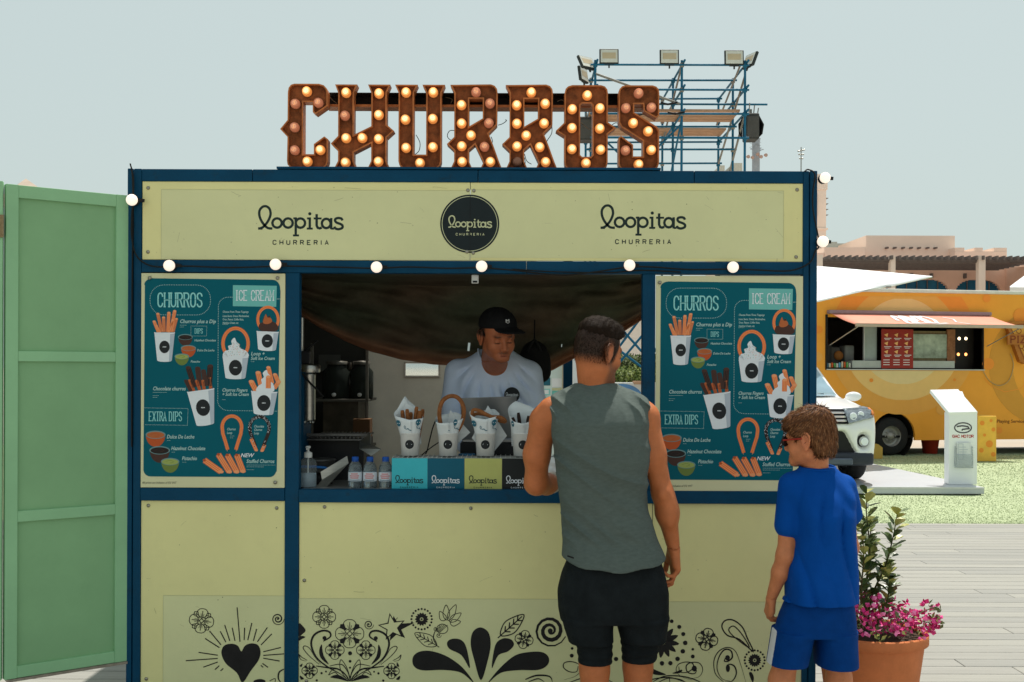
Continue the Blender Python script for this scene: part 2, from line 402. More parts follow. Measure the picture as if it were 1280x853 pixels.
def screw(mb, px, py, y=YF, r=.0085, m=SCREW):
    mb.lathe([(r, 0), (r, .002), (r*.75, .0045), (r*.35, .006), (0, .0065)], m, (bx(px), y, bz(py)), 10, axis=(0, -1, 0))
def panel(x0, x1, y0, y1, yf, label, screws, vinyl=None, m=CREAM, name='panel'):
    a = MB(); a.box2(bx(x0), bx(x1), YF+yf, YF+yf+.012, bz(y1), bz(y0), m); o = kpart(a, name, bevel=.0015, label=label)
    if screws:
        for (px, py) in screws:
            s_ = MB(); screw(s_, px, py, YF+yf); q = s_.build('screw', o)
    if vinyl:
        p = Print(lambda u, v, h: (bx(u), YF+yf-.0006-h, bz(v)), .0003)
        p.poly([(vinyl[0], vinyl[1]), (vinyl[2], vinyl[1]), (vinyl[2], vinyl[3]), (vinyl[0], vinyl[3])], VINYL)
        p.line([(vinyl[0], vinyl[3]), (vinyl[0], vinyl[1]), (vinyl[2], vinyl[1]), (vinyl[2], vinyl[3])], .5, VLINE, 2)
        p.build('vinyl_sheet', o)
    return o
# header: two sheets, round badge across the joint
hl = panel(176.8, 586.7, 228.3, 326, .006, 'cream header panel with the left word mark', [(184, 236.5), (184, 316.5), (584, 238), (583, 315)], (200.5, 238.5, 586.5, 325.6))
hr = panel(587.4, 1003.2, 228.3, 326, .006, 'cream header panel with the right word mark', [(591.5, 238.5), (591, 316.5), (996, 236), (995, 320)], (587.6, 237.5, 979, 322.5))
pl = Print(lambda u, v, h: (bx(u), YF+.0052-h, bz(v)), .0004)
logo(pl, 375, 280.2, 1, LOGOINK, 1); pl.build('word_mark', hl)
pl = Print(lambda u, v, h: (bx(u), YF+.0052-h, bz(v)), .0004)
logo(pl, 803.5, 277.8, 1, LOGOINK, 1); pl.build('word_mark', hr)
BADGE = mat('badge_black', srgb('1d2629'), .42, var=.15, scale=5); BADGETXT = mat('badge_cream', (.55, .56, .34), .5, var=0)
pb = Print(lambda u, v, h: (bx(u), YF+.0045-h, bz(v)), .0005)
pb.ell(586.5, 280, 37, 36.5, BADGE, 1, 56); pb.line(arc(586.5, 280, 34.6, 34.1, 0, 360, 56)[:-1], .8, BADGETXT, 2, closed=True)
logo(pb, 587, 281, .51, BADGETXT, 3); pb.line([(587, 243.5), (587, 316.5)], .55, INK, 4)
kpart(pb.mb, 'badge', fix=False, label='round black badge with the cream word mark')
# lower panels
PL = panel(176.3, 356.2, 627.8, 1000, .008, 'cream lower panel with the heart print', [(185.5, 634), (346, 636.5), (183.5, 851)], (204.5, 746.5, 356, 870))
PM = panel(374.4, 816.2, 629.3, 1000, .008, 'wide cream lower panel with the flower print', [(406, 635), (381, 727), (589, 636), (384, 853)], (374.6, 749.5, 816, 870))
PR = panel(817.2, 1003.2, 629.3, 1000, .008, 'cream lower panel with the scroll print', [(996, 640)], (817.4, 752, 1003, 870))
# ---- scuffs, pin pricks and scratches on the panels
SCUF = mat('scuff_mark', (.34, .32, .18), .6, var=0); SCUD = mat('dark_speck', (.10, .09, .05), .7, var=0)
for pan, x0, x1, y0, y1, sd, yo in ((hl, 182, 580, 232, 322, 1, .0052), (hr, 592, 998, 232, 322, 2, .0052), (PL, 180, 352, 632, 850, 3, .0072), (PM, 378, 812, 634, 850, 4, .0072), (PR, 820, 1000, 634, 850, 5, .0072)):
    rs = random.Random(sd); p = Print(lambda u, v, h: (bx(u), YF+yo-h, bz(v)), .0002)
    for k in range(int((x1-x0)*.10)): r_ = rs.choice((.25, .3, .4, .6)); p.ell(rs.uniform(x0, x1), rs.uniform(y0, y1), r_, r_, rs.choice((SCUF, SCUD, SCUF)), 1, 6)
    for k in range(int((x1-x0)*.03)):
        x, y, a, l = rs.uniform(x0, x1), rs.uniform(y0, y1), rs.gauss(0, .5)+(1.57 if rs.random() < .3 else 0), rs.uniform(3, 22); p.line([(x, y), (x+l*.5*math.cos(a), y+l*.5*math.sin(a)+rs.uniform(-.6, .6)), (x+l*math.cos(a), y+l*math.sin(a))], rs.choice((.18, .25, .35)), SCUF, 1)
    p.build('scuffs', pan, kind='stuff')
# ---- ornaments
def TP(u, v, h): return (bx(u), YF+.0066-h, bz(v))
def flower(p, cx, cy, r, m=INK, fill=False, rot=0, lw=.9):
    for k in range(4):
        a = R(rot+90*k); q = []
        for t in range(-50, 51, 10):
            rr = r*(1-.30*abs(t/50)**2.2)*(1 if abs(t) > 4 else .98); q.append((cx+rr*math.cos(a+R(t*.84)), cy+rr*math.sin(a+R(t*.84))))
        pet = [(cx+r*.2*math.cos(a), cy+r*.2*math.sin(a))]+[(x, y) for x, y in q]
        p.line(pet, lw, m, 1, closed=True)
        p.line([(cx+r*.28*math.cos(a), cy+r*.28*math.sin(a)), (cx+r*.8*math.cos(a), cy+r*.8*math.sin(a))], lw, m, 2)
        for s_ in (-.22, .22): p.line([(cx+r*.28*math.cos(a+s_), cy+r*.28*math.sin(a+s_)), (cx+r*.6*math.cos(a+s_), cy+r*.6*math.sin(a+s_))], lw*.6, m, 2)
        b = a+PI/4
        sm = [(cx+r*.30*math.cos(b), cy+r*.30*math.sin(b)), (cx+r*.80*math.cos(b-.27), cy+r*.80*math.sin(b-.27)), (cx+r*.92*math.cos(b), cy+r*.92*math.sin(b)), (cx+r*.80*math.cos(b+.27), cy+r*.80*math.sin(b+.27))]
        if fill: p.poly(sm, m, 3)
        else: p.line(sm, lw, m, 3, closed=True)
    p.line(arc(cx, cy, r*.15, r*.15, 0, 360, 10)[:-1], lw, m, 3, closed=True)
def spiral(p, cx, cy, r, turns=2.3, a0=0, w0=.5, w1=1.6, sgn=1, m=INK):
    n = int(turns*14); pts = []; ws = []
    for i in range(n+1):
        t = i/n; a = R(a0)+sgn*2*PI*turns*(1-t); rr = r*(.10+.90*t)
        pts.append((cx+rr*math.cos(a), cy+rr*math.sin(a))); ws.append(w1+(w0-w1)*abs(2*t-1)**1.2)
    p.line(pts, ws, m, 2); p.ell(cx, cy, r*.16, r*.16, m, 2, 8)
def scroll(p, pts, w, end=None, m=INK, k=6):
    q = smooth_line(pts, k); n = len(q); p.line(q, [w*(.25+.75*math.sin(PI*min(1, .12+.95*i/n))) for i in range(n)], m, 2)
    if end: p.ell(*end, m, 3, 10)
def petal(p, pts, m=INK, line=0, layer=2):
    q = smooth_line(pts, 5, True)
    if line: p.line(q, line, m, layer, closed=True)
    else: p.poly(q, m, layer)
def burst(p, cx, cy, r, n=12, m=INK, dots=True, rd=1.5):
    for k in range(n):
        a = 2*PI*k/n; c, s_ = math.cos(a), math.sin(a); w = r*.13
        petal(p, [(cx+r*.16*c, cy+r*.16*s_), (cx+r*.42*c-w*s_, cy+r*.42*s_+w*c), (cx+r*.66*c, cy+r*.66*s_), (cx+r*.42*c+w*s_, cy+r*.42*s_-w*c)], m)
    p.ell(cx, cy, r*.1, r*.1, m, 2, 8)
    if dots:
        for k in range(20): a = 2*PI*k/20; p.ell(cx+r*math.cos(a), cy+r*math.sin(a), rd, rd, m, 2, 8)
def leaf(p, a, b, w, m=INK, lw=.9, veins=5):
    a = Vector(a); b = Vector(b); d = b-a; n = Vector((-d.y, d.x)).normalized()
    p.line([tuple(q) for q in smooth_line([a, a+d*.3+n*w*.85, a+d*.6+n*w*.8, b, a+d*.6-n*w*.8, a+d*.3-n*w*.85], 5, True)], lw, m, 2, closed=True)
    p.line([a-d*.12, b-d*.08], lw, m, 2)
    for i in range(1, veins):
        c = a+d*(i/veins*.9); e = d.normalized()*w*.55
        for s_ in (-1, 1): p.line([c, c+e+n*s_*w*.5], lw*1.1, m, 2)
# left panel: heart and rays
p = Print(TP, .0003)
hp = [(304, 855), (297, 843), (283, 831), (277.5, 818), (281, 809), (290, 806.5), (298, 809), (302.5, 816), (307, 809), (315, 806), (323, 808), (326.5, 816), (324, 827), (314, 841)]
p.poly(smooth_line(hp, 5, True), INK, 2)
for k, (a, b) in enumerate([((297, 761), (300.7, 804)), ((281.5, 783), (288, 803)), ((291, 786.5), (294.5, 803)), ((276, 791), (283, 804.5)), ((262.5, 790.5), (277, 808)), ((257, 800), (275, 811.5)), ((249, 817.5), (273, 821)), ((233, 828), (273, 825)), ((255, 836), (273, 829.5)), ((269.5, 839), (275, 834)), ((276.5, 840.5), (280, 837.5)),
                           ((306.5, 786.5), (306, 802)), ((315.5, 780.5), (310.5, 802)), ((321.5, 788), (317.5, 803)), ((335, 786), (322.5, 804)), ((340.5, 794), (327, 808)), ((352, 811), (330, 816.5)), ((356, 819), (330, 821)), ((350.5, 828), (330, 824.5)), ((336, 836), (329, 831)), ((330, 836), (327, 833.5))]):
    p.line([a, b], 1.3, INK, 2)
flower(p, 252.5, 778, 15.5, rot=8); spiral(p, 348, 775.3, 8, 2.2, 0, .6, 1.8)
scroll(p, [(356, 838), (350, 842), (349, 850), (353, 856)], 2); petal(p, [(318, 853), (326, 850.5), (333, 853), (328, 858), (320, 858)]); 
p.line(smooth_line([(338, 853), (345, 850), (344, 858)], 3), .9, INK, 2)
p.build('heart_print', PL)
# middle panel
p = Print(TP, .0003)
petal(p, [(374.6, 781), (380, 785), (382.8, 790), (378, 795), (374.6, 797), ]); petal(p, [(374.6, 798), (379, 796.5), (382.5, 798), (378, 800.5), (374.6, 802.5)])
flower(p, 406, 772.5, 14.5); flower(p, 438, 793.5, 18, fill=True, rot=0); flower(p, 419.5, 814, 11.8, fill=True); flower(p, 458.3, 814, 11.8, fill=True); flower(p, 388, 840, 9.8, fill=True); flower(p, 490.5, 840, 9.8, fill=True)
spiral(p, 461.8, 782, 6.2, 2, 0, .6, 1.4)
for dy, r in ((818, 2.6), (828, 1.8), (836, 1.3)): p.ell(438.6, dy, r, r, INK, 2, 12)
for s_ in (-1, 1):
    X = lambda x: 438.6+s_*(x-438.6)
    scroll(p, [(X(405), 803), (X(414), 797), (X(412), 791), (X(403), 790), (X(393), 796), (X(390), 808), (X(397), 824), (X(412), 836), (X(425), 843), (X(436), 851)], 2.6)
    p.ell(X(406.5), 799, 2.6, 2.6, INK, 2, 10)
    petal(p, [(X(403), 807), (X(400), 814), (X(402), 824), (X(412), 832), (X(406), 822), (X(404), 814)])
    scroll(p, [(X(400), 832), (X(387), 821), (X(380), 812), (X(382), 809), (X(388), 812), (X(394), 822), (X(402), 832)], 1.1)
    scroll(p, [(X(385), 827), (X(378), 823), (X(374.9), 820), (X(377), 826), (X(384), 828)], 1.1)
    scroll(p, [(X(396), 834), (X(410), 836), (X(424), 838), (X(434), 846), (X(438), 853)], 2.0)
    scroll(p, [(X(413), 834), (X(428), 832), (X(436), 842), (X(438.4), 853)], 1.2)
    petal(p, [(X(438.4), 852), (X(431), 846), (X(426), 836), (X(427), 826), (X(433), 833), (X(437), 843)], line=.9)
    petal(p, [(X(412), 845), (X(418), 838), (X(428), 840), (X(437), 852), (X(427), 849), (X(420), 842)], line=.9)
    petal(p, [(X(414), 848), (X(424), 845), (X(437), 853), (X(424), 850)])
    for q in ((403, 843, 1.5), (408.5, 841, 1.2), (397, 852, 1.5)): p.ell(X(q[0]), q[1], q[2], q[2], INK, 2, 8)
    petal(p, [(X(375.4), 834), (X(379), 831), (X(378), 835)]) if s_ > 0 else petal(p, [(X(377), 834), (X(380), 829), (X(380), 834)])
    petal(p, [(X(376), 846), (X(381), 850), (X(377), 851)])
st = []
for k in range(10):
    a = R(-100+36*k); r = (16.5 if k % 2 == 0 else 7); st.append((491+r*math.cos(a), 785+r*math.sin(a)))
p.poly([(x+4.6+(9 if k == 2 else 0), y+2.2) for k, (x, y) in enumerate(st)], INK, 1); p.poly(st, mat('vinyl_print_ground', (.70, .69, .385), .42, var=0), 2); p.line(st, 1.4, INK, 3, closed=True)
p.line([(493, 779), (498, 773)], .6, INK, 3)
burst(p, 528, 775, 12.8, 14, rd=1.35)
leaf(p, (547, 808), (519.5, 792.5), 8); scroll(p, [(549, 810), (543, 800), (545, 790), (552, 784)], 1.2)
for k in range(5):
    a = R(-118+27*k); c, s_ = math.cos(a), math.sin(a); L = (15, 21, 24, 20, 15)[k]; w = 4.2
    petal(p, [(559+5*c, 781+5*s_), (559+L*.6*c-w*s_, 781+L*.6*s_+w*c), (559+(L+3)*c, 781+(L+3)*s_), (559+L*.6*c+w*s_, 781+L*.6*s_-w*c)], line=.85)
p.line(arc(554, 787, 7, 6, 0, 360, 16)[:-1], .9, INK, 2, closed=True)
for k in range(-2, 3): p.line([(549+k*1.2, 791), (556+k*2.4, 782)], .6, INK, 2)
spiral(p, 545.5, 787, 3, 1.4, 0, .5, .9); spiral(p, 549.5, 795, 3.4, 1.4, 0, .5, .9)
# the big fountain of petals
petal(p, [(602.5, 851), (594, 826), (589.5, 806), (592, 791), (601.5, 785), (611.5, 791), (614.5, 806), (611, 826)])
petal(p, [(588.5, 836), (578, 820), (563, 812), (560, 804), (566, 799.5), (577, 800.5), (584, 810)]); petal(p, [(616, 836), (624, 820), (636, 815), (643.5, 807), (640, 800), (629, 799), (620, 808)])
petal(p, [(594, 855), (578, 842), (556, 838.5), (529, 839), (518, 833), (517.5, 822), (526, 815.5), (541, 815), (561, 822), (580, 836)])
petal(p, [(611, 855), (627, 842), (649, 838.5), (674, 838), (685.5, 832), (687.5, 823), (680, 816), (664, 815.5), (645, 820), (626, 836)])
leaf(p, (627, 795), (656, 769), 9.5, lw=1.4); flower(p, 656.3, 800, 11.5, fill=True, rot=12, lw=1)
spiral(p, 689, 789, 20.5, 2.4, 20, 1.2, 5.0)
scroll(p, [(658, 850), (672, 845), (688, 846), (692, 853)], 2.2); scroll(p, [(662, 853), (674, 849), (682, 853)], 1.5)
# ---- swirl ornament behind the man
for s_ in (-1, 1):
    cx = 787; X = lambda x: cx+s_*(x-cx)
    scroll(p, [(X(724), 833), (X(722), 840), (X(713), 840), (X(706), 835), (X(707), 829), (X(716), 827.5), (X(725), 831), (X(727), 839), (X(720), 846), (X(707), 850)], 1.3)
    scroll(p, [(X(712), 854), (X(735), 847), (X(760), 850), (X(775), 858)], 1.5)
    petal(p, [(X(740), 843), (X(752), 838), (X(762), 833), (X(757), 842), (X(748), 844)])
for q in ((716.5, 811, 1.7), (716, 820, 2.5), (771.5, 824, 2.8), (829, 829, 2.8)): p.ell(q[0], q[1], q[2], q[2], INK, 2, 10)
p.build('flower_print', PM)
p = Print(TP, .0003)
for k in range(12):
    a = R(30*k+8); c, s_ = math.cos(a), math.sin(a); cx, cy = 830, 802
    if cx+19*c < 818: continue
    petal(p, [(cx+3*c, cy+3*s_), (cx+12*c-3.3*s_, cy+12*s_+3.3*c), (cx+20.5*c, cy+20.5*s_), (cx+12*c+3.3*s_, cy+12*s_-3.3*c)])
p.ell(830, 802, 3.2, 3.2, INK, 2, 10)
for q in ((829, 829.6, 2.6), (839.5, 829, 2.8), (848.5, 823.5, 2.9), (855, 814, 2.9), (858, 803.5, 2.9), (855.5, 792.5, 2.6), (850.5, 783.5, 2.6), (841, 776.5, 2.4), (832.5, 774, 2), (867.5, 811.5, 1.7), (867.5, 820.5, 2.5)): p.ell(*q[:2], q[2], q[2], INK, 2, 12)
flower(p, 885, 799, 14, fill=True, rot=12, lw=1.2)
scroll(p, [(868, 833), (872, 838), (869, 842), (861, 840), (859.5, 832), (866, 828), (876, 829), (880, 837), (875, 846), (862, 848)], 1.4); p.ell(869.5, 835.5, 3.2, 3.8, INK, 2, 12)
petal(p, [(842, 841.5), (848, 839), (854, 837), (853, 840.5), (847, 842)])
scroll(p, [(818, 852), (834, 845), (858, 846), (876, 852), (882, 858)], 1.6); scroll(p, [(820, 856), (836, 848), (854, 850), (862, 858)], 1.2); p.line([(838, 846), (839, 853)], .9, INK, 2)
petal(p, [(943, 814), (926, 799), (911, 794), (904, 784), (907, 776), (917, 774.5), (929, 783), (936, 798)], line=1.7)
petal(p, [(938, 809), (922, 798), (913, 789), (914, 784), (920, 783), (930, 794)], line=1.4)
scroll(p, [(910, 820), (907, 826), (912, 826), (917, 821), (915, 813), (907, 812), (900, 822), (898, 836), (904, 848), (914, 851)], 1.9)
scroll(p, [(906, 852), (896, 842), (894, 826), (900, 814), (911, 809), (921, 814), (928, 832), (935, 856)], 1.3)
scroll(p, [(911, 832), (914, 830), (920, 833), (922, 842), (917, 851), (908, 852)], 1.9); p.ell(911.5, 835, 2.6, 5, INK, 2, 12); p.ell(911, 822, 3, 3.4, INK, 2, 12)
burst(p, 945, 825, 12.5, 16, rd=1.4); petal(p, [(938, 841), (941, 840), (944, 846), (943, 853), (940, 848)])
p.build('scroll_print', PR)
# ---- the menu boards
TEAL = mat('menu_teal', (0, .105, .145), .45, spec=.12, var=.05, scale=3, bump=.04, bscale=5)
MINT = mat('menu_mint', srgb('6fb9b4'), .5, var=0); MTXT = mat('menu_pale_text', srgb('b4d3cf'), .5, var=0); MCY = mat('menu_title_text', srgb('8fd0cf'), .5, var=0)
WHT = mat('menu_white', srgb('dfe4ea'), .5, var=0); WSH = mat('menu_cup_grey', srgb('b3bcc8'), .5, var=0); ORG = mat('menu_orange', srgb('e8773c'), .5, var=0); ORL = mat('menu_light_orange', srgb('f0a070'), .5, var=0); ORD = mat('menu_dark_orange', srgb('b9542a'), .5, var=0)
CHO = mat('menu_chocolate', srgb('4a322c'), .5, var=0); CHD = mat('menu_dark_chocolate', srgb('2b2322'), .5, var=0); CAR = mat('menu_caramel', srgb('b5643a'), .5, var=0); PIS = mat('menu_pistachio', srgb('9aa75c'), .5, var=0); GLS = mat('menu_glass', srgb('6b8f93'), .5, var=0); LBL = mat('menu_black', srgb('25282b'), .5, var=0)
def mcup(p, cx, top, bot, w, h, tilt=0, lr=.3):
    """paper cup picture: rim centre (cx, top), widths top and bot"""
    c, s_ = math.cos(R(tilt)), math.sin(R(tilt))
    def q(x, y): return (cx+x*c-y*s_, top+x*s_+y*c)
    p.poly([q(-w, 0), q(w, 0), q(bot, h-4)]+[q(bot*math.cos(R(a)), h-4+6*math.sin(R(a))) for a in (30, 60, 90, 120, 150)]+[q(-bot, h-4)], WHT, 4)
    p.poly([q(w*.55, 2), q(w, 0), q(bot, h-4), q(bot*.6, h)], WSH, 5)
    p.line([q(w*math.cos(R(a)), 5*math.sin(R(a))) for a in range(0, 181, 20)], 4, WHT, 6)
    x, y = q(0, h*.50); r = w*lr*1.7; p.ell(x, y, r, r*1.2, LBL, 7, 18, tilt); 
    p.strokes('XOOXIX', x, y+1.5, 3.2, 2.2, .9, WHT, 8, .25, center=True)
def stick(p, a, b, w, m1=ORG, m2=ORL, layer=2):
    a = Vector(a); b = Vector(b); p.line([a, b], w, m1, layer)
    n = (b-a).normalized(); n = Vector((-n.y, n.x))
    for k in (-.3, 0, .3): p.line([a+n*w*k, b+n*w*k], w*.13, m2, layer+1)
    p.ell(b.x, b.y, w*.5, w*.3, m2, layer+1, 8)
def bowl(p, cx, cy, w, m, ms):
    p.poly([(cx-w, cy)]+[(cx+w*math.cos(R(a)), cy+w*1.25*math.sin(R(a))) for a in range(0, 181, 15)], ms, 3); p.ell(cx, cy, w*1.04, w*.42, GLS, 4, 20); p.ell(cx, cy+1, w*.92, w*.33, m, 5, 20)
    p.line(smooth_line([(cx-w*.5, cy), (cx, cy-w*.16), (cx+w*.4, cy+1), (cx, cy+w*.16)], 3), 1.2, ms, 6)
def loop(p, cx, cy, rx, ry, w, m1=ORG, m2=ORL, a0=115, a1=425, legs=0, layer=2):
    pts = arc(cx, cy, rx, ry, a0, a1, 26)
    if legs: pts = [(cx-rx*.42, cy+legs)]+smooth_line([(cx-rx*.62, cy+legs*.7), (cx-rx*.93, cy+legs*.28)], 2)+arc(cx, cy, rx, ry, 165, 375, 22)+[(cx+rx*.93, cy+legs*.28), (cx+rx*.62, cy+legs*.7), (cx+rx*.42, cy+legs)]
    p.line(pts, w, m1, layer); 
    for k in (-.25, .2):
        q = [(cx+(x-cx)*(1+k*w/rx), cy+(y-cy)*(1+k*w/rx)) for x, y in pts]; p.line(q, w*.1, m2, layer+1)
    return pts
def hand(p, t, x, y, h, m=MTXT, wide=.95, layer=3): p.text(t, x, y, h*1.04, m, layer, wide=wide*.92, shear=.25, bold=.012)
def tiny(p, x, y, w, n=1):
    for i in range(n): 
        xx = x
        while xx < x+w*(1 if i < n-1 else .6): l = random.uniform(2, 6); p.line([(xx, y+i*7), (min(xx+l, x+w), y+i*7)], 1.1, MTXT, 3); xx += l+1.6
def menu(p):
    rr = lambda *a: rrect(*a)
    p.poly([(34, 66)]+arc(60, 66, 28, 24, 180, 270, 6)+[(60, 41), (505, 45)]+arc(518, 75, 30, 30, 270, 350, 6)+[(550, 90), (538, 775)]+arc(510, 770, 26, 26, 10, 90, 5)+[(60, 795)]+arc(58, 768, 27, 27, 90, 170, 5)+[(31, 768)], TEAL, 1)
    p.dotted(rr(54, 66, 284, 180, 52)+[(232, 66)][:0]+[rr(54, 66, 284, 180, 52)[0]], 1.5, 6.5, MTXT, 2)
    p.strokes('CHURROS', 168, 149, 52, 17.5, 5.2, MCY, 3, .42, serif=4, center=True)
    p.line([(86, 122), (252, 122)], 1.2, TEAL, 6)
    p.poly([(369, 66), (536, 68), (534, 148), (369, 146)], MINT, 2)
    p.strokes('ICE CREAM', 452, 124, 38, 12.5, 3.6, WHT, 4, .42, serif=3.2, center=True); p.line([(384, 105), (524, 105)], 1, MINT, 7)
    # dotted outline of the ice cream section
    p.dotted([(366, 112)]+arc(350, 148, 36, 36, 270, 180, 6)+[(313, 500)]+arc(352, 503, 40, 40, 180, 90, 6)+[(540, 545)], 1.5, 6.5, MTXT, 2); p.dotted([(538, 118), (549, 118)], 1.5, 5, MTXT, 2)
    # cup of churros
    for a, b, w in (((86, 245), (70, 205), 12), ((99, 245), (84, 176), 13), ((108, 245), (106, 190), 13), ((122, 245), (126, 172), 13), ((134, 245), (148, 165), 13), ((142, 245), (155, 195), 11), ((92, 248), (78, 220), 10), ((126, 248), (140, 200), 10)): stick(p, a, b, w, random.choice((ORG, ORG, ORD)))
    mcup(p, 110, 247, 28, 39, 110)
    hand(p, 'Churros plus a Dip', 167, 211, 14); tiny(p, 168, 219, 26, 2)
    p.dotted([(210, 222), (270, 222), (270, 260), (210, 260), (210, 222)], 1, 4, MTXT, 2); p.strokes('DIPS', 240, 250, 18, 6, 2, MCY, 3, .4, serif=1.5, center=True)
    bowl(p, 189, 264, 27, CHD, CHO); bowl(p, 201, 306, 28, CAR, ORD); bowl(p, 176, 338, 27, PIS, mat('menu_dark_green', srgb('6e7f3f'), .5, var=0))
    hand(p, 'Hazelnut Chocolate', 223, 280, 8); hand(p, 'Dulce De Leche', 233, 318, 8); hand(p, 'Pistachio', 209, 361, 8)
    # ice cream cups
    hand(p, 'Choose From Three Toppings', 330, 171, 7.5, wide=.8)
    for k, t in enumerate(('Lotus Sauce, Oreos, Marshmallow,', 'Oreo, Peanut, Coffee Nuts,', 'Hazelnut Cream, etc')): hand(p, t, 330, 187+k*13, 7.5, wide=.72)
    tiny(p, 330, 216, 34)
    loop(p, 503, 196, 39, 47, 11); loop(p, 380, 288, 48, 58, 13)
    petal(p, [(468, 232), (472, 212), (488, 205), (482, 198), (496, 176), (500, 186), (510, 182), (516, 200), (534, 212), (543, 232), (520, 245), (490, 245)], CHO, layer=3); petal(p, [(484, 207), (494, 176), (501, 188), (513, 190), (518, 205), (500, 214)], CAR, layer=4)
    mcup(p, 502, 242, 34, 42, 72, 2)
    petal(p, [(334, 338), (338, 318), (354, 312), (352, 298), (366, 292), (364, 278), (376, 266), (384, 282), (394, 290), (396, 304), (412, 312), (424, 320), (428, 338), (380, 350)], WHT, layer=3)
    for k in range(60):
        a = random.uniform(0, 1); y = 285+a*50; x = 380+random.uniform(-1, 1)*(12+34*a); p.ell(x, y, 1.5, 1.2, random.choice((ORG, MINT, CAR, WSH, PIS)), 5, 5)
    mcup(p, 380, 338, 38, 49, 84)
    hand(p, 'Loop +', 438, 333, 14); hand(p, 'Soft Ice Cream', 438, 350, 12.5, wide=.9); tiny(p, 438, 357, 22)
    for a, b, w in (((462, 475), (440, 432), 20), ((478, 450), (466, 398), 20), ((520, 440), (505, 378), 16), ((545, 440), (530, 405), 16), ((505, 455), (505, 414), 20), ((528, 458), (545, 432), 16)): stick(p, a, b, w)
    petal(p, [(462, 470), (466, 450), (480, 440), (478, 425), (488, 415), (484, 400), (498, 388), (504, 402), (514, 412), (512, 430), (524, 442), (524, 470)], WHT, layer=4)
    stick(p, (505, 458), (506, 414), 19, layer=5); mcup(p, 490, 470, 37, 50, 88, 2)
    hand(p, 'Churros Fingers', 329, 471, 12.5, wide=.88); hand(p, '+ Soft Ice Cream', 329, 487, 12.5, wide=.88); tiny(p, 330, 502, 18)
    # chocolate churros
    for a, b, w, mm in (((212, 470), (192, 430), 16, CHO), ((225, 455), (200, 380), 20, CHD), ((245, 450), (236, 382), 20, CHO), ((268, 450), (258, 392), 18, CHO), ((280, 450), (284, 374), 22, CHD), ((222, 470), (206, 428), 12, ORD), ((246, 470), (232, 430), 12, ORD), ((262, 470), (256, 430), 12, ORD), ((286, 462), (284, 420), 12, ORD)): stick(p, a, b, w, mm, CAR if mm is ORD else CHO)
    mcup(p, 248, 466, 34, 52, 134, -8)
    hand(p, 'Chocolate churros', 65, 467, 14, wide=.88); tiny(p, 66, 475, 84); tiny(p, 66, 487, 24, 2)
    p.dotted([(34, 534), (200, 536), (198, 600), (34, 598)], 1.2, 5, MTXT, 2)
    p.strokes('EXTRA DIPS', 114, 583, 34, 9.6, 3.2, MCY, 3, .42, serif=2.6, center=True)
    bowl(p, 77, 636, 37, CAR, ORD); bowl(p, 93, 695, 38, CHD, CHO); bowl(p, 133, 738, 34, PIS, mat('menu_dark_green', srgb('6e7f3f'), .5, var=0))
    for t, x, y in (('Dulce De Leche', 119, 650), ('Hazelnut Chocolate', 136, 694), ('Pistachio', 177, 732)): hand(p, t, x, y, 14, wide=.86); tiny(p, x+2, y+8, 20)
    loop(p, 367, 606, 37, 42, 13, legs=86); q = loop(p, 472, 608, 37, 42, 13, CHD, CHO, legs=70)
    for (x, y) in q:
        for k in range(3): p.ell(x+random.uniform(-6, 6), y+random.uniform(-6, 6), 1.2, 1.2, WHT, 5, 5)
    stick(p, (492, 672), (482, 696), 13); stick(p, (440, 650), (460, 694), 13)
    for k, t in enumerate(('Churros', 'Loop')): hand(p, t, 348, 618+k*14, 9, wide=.8)
    for k, t in enumerate(('Chocolate', 'Churros', 'Loop')): hand(p, t, 451, 607+k*13, 9, wide=.75)
    tiny(p, 360, 640, 16, 2)
    for a, b in (((263, 732), (326, 776)), ((316, 710), (358, 776)), ((350, 712), (386, 776)), ((386, 712), (410, 774))): stick(p, a, b, 22); p.ell(b[0], b[1], 5, 4, ORL, 6, 8); p.ell(a[0], a[1], 6, 5, ORD, 6, 8)
    p.text('NEW', 400, 720, 15, WHT, 3, shear=.3, bold=.02)
    hand(p, 'Stuffed Churros', 422, 742, 14, wide=.88); tiny(p, 424, 750, 110, 2); tiny(p, 424, 768, 50)
    p.text('All prices are inclusive of 5% VAT', 26, 822, 8, LBL, 3, wide=.85, shear=.25)
BOARD = mat('menu_board_cream', (.66, .64, .40), .35, var=.05, scale=3)
for ox, oy, x0, x1, y0, y1, lab, scs in ((170, 336.3, 176.6, 356.3, 343.3, 611, 'left menu board with teal printed ground', ((187.5, 349.5), (347, 349), (345, 604))), (814.4, 338, 819.6, 1003.2, 344.3, 613, 'right menu board with teal printed ground', ((824, 353),))):
    a = MB(); a.box2(bx(x0), bx(x1), YF-.004, YF+.006, bz(y1), bz(y0), BOARD); bo = kpart(a, 'menu_board', bevel=.0015, label=lab)
    for px, py in scs: s_ = MB(); screw(s_, px, py, YF-.0085); s_.build('screw', bo)
    random.seed(3); p = Print(lambda u, v, h: (bx(ox+u/3.046), YF-.0046-h, bz(oy+v/3.046)), .00035); menu(p); p.build('menu_print', bo)
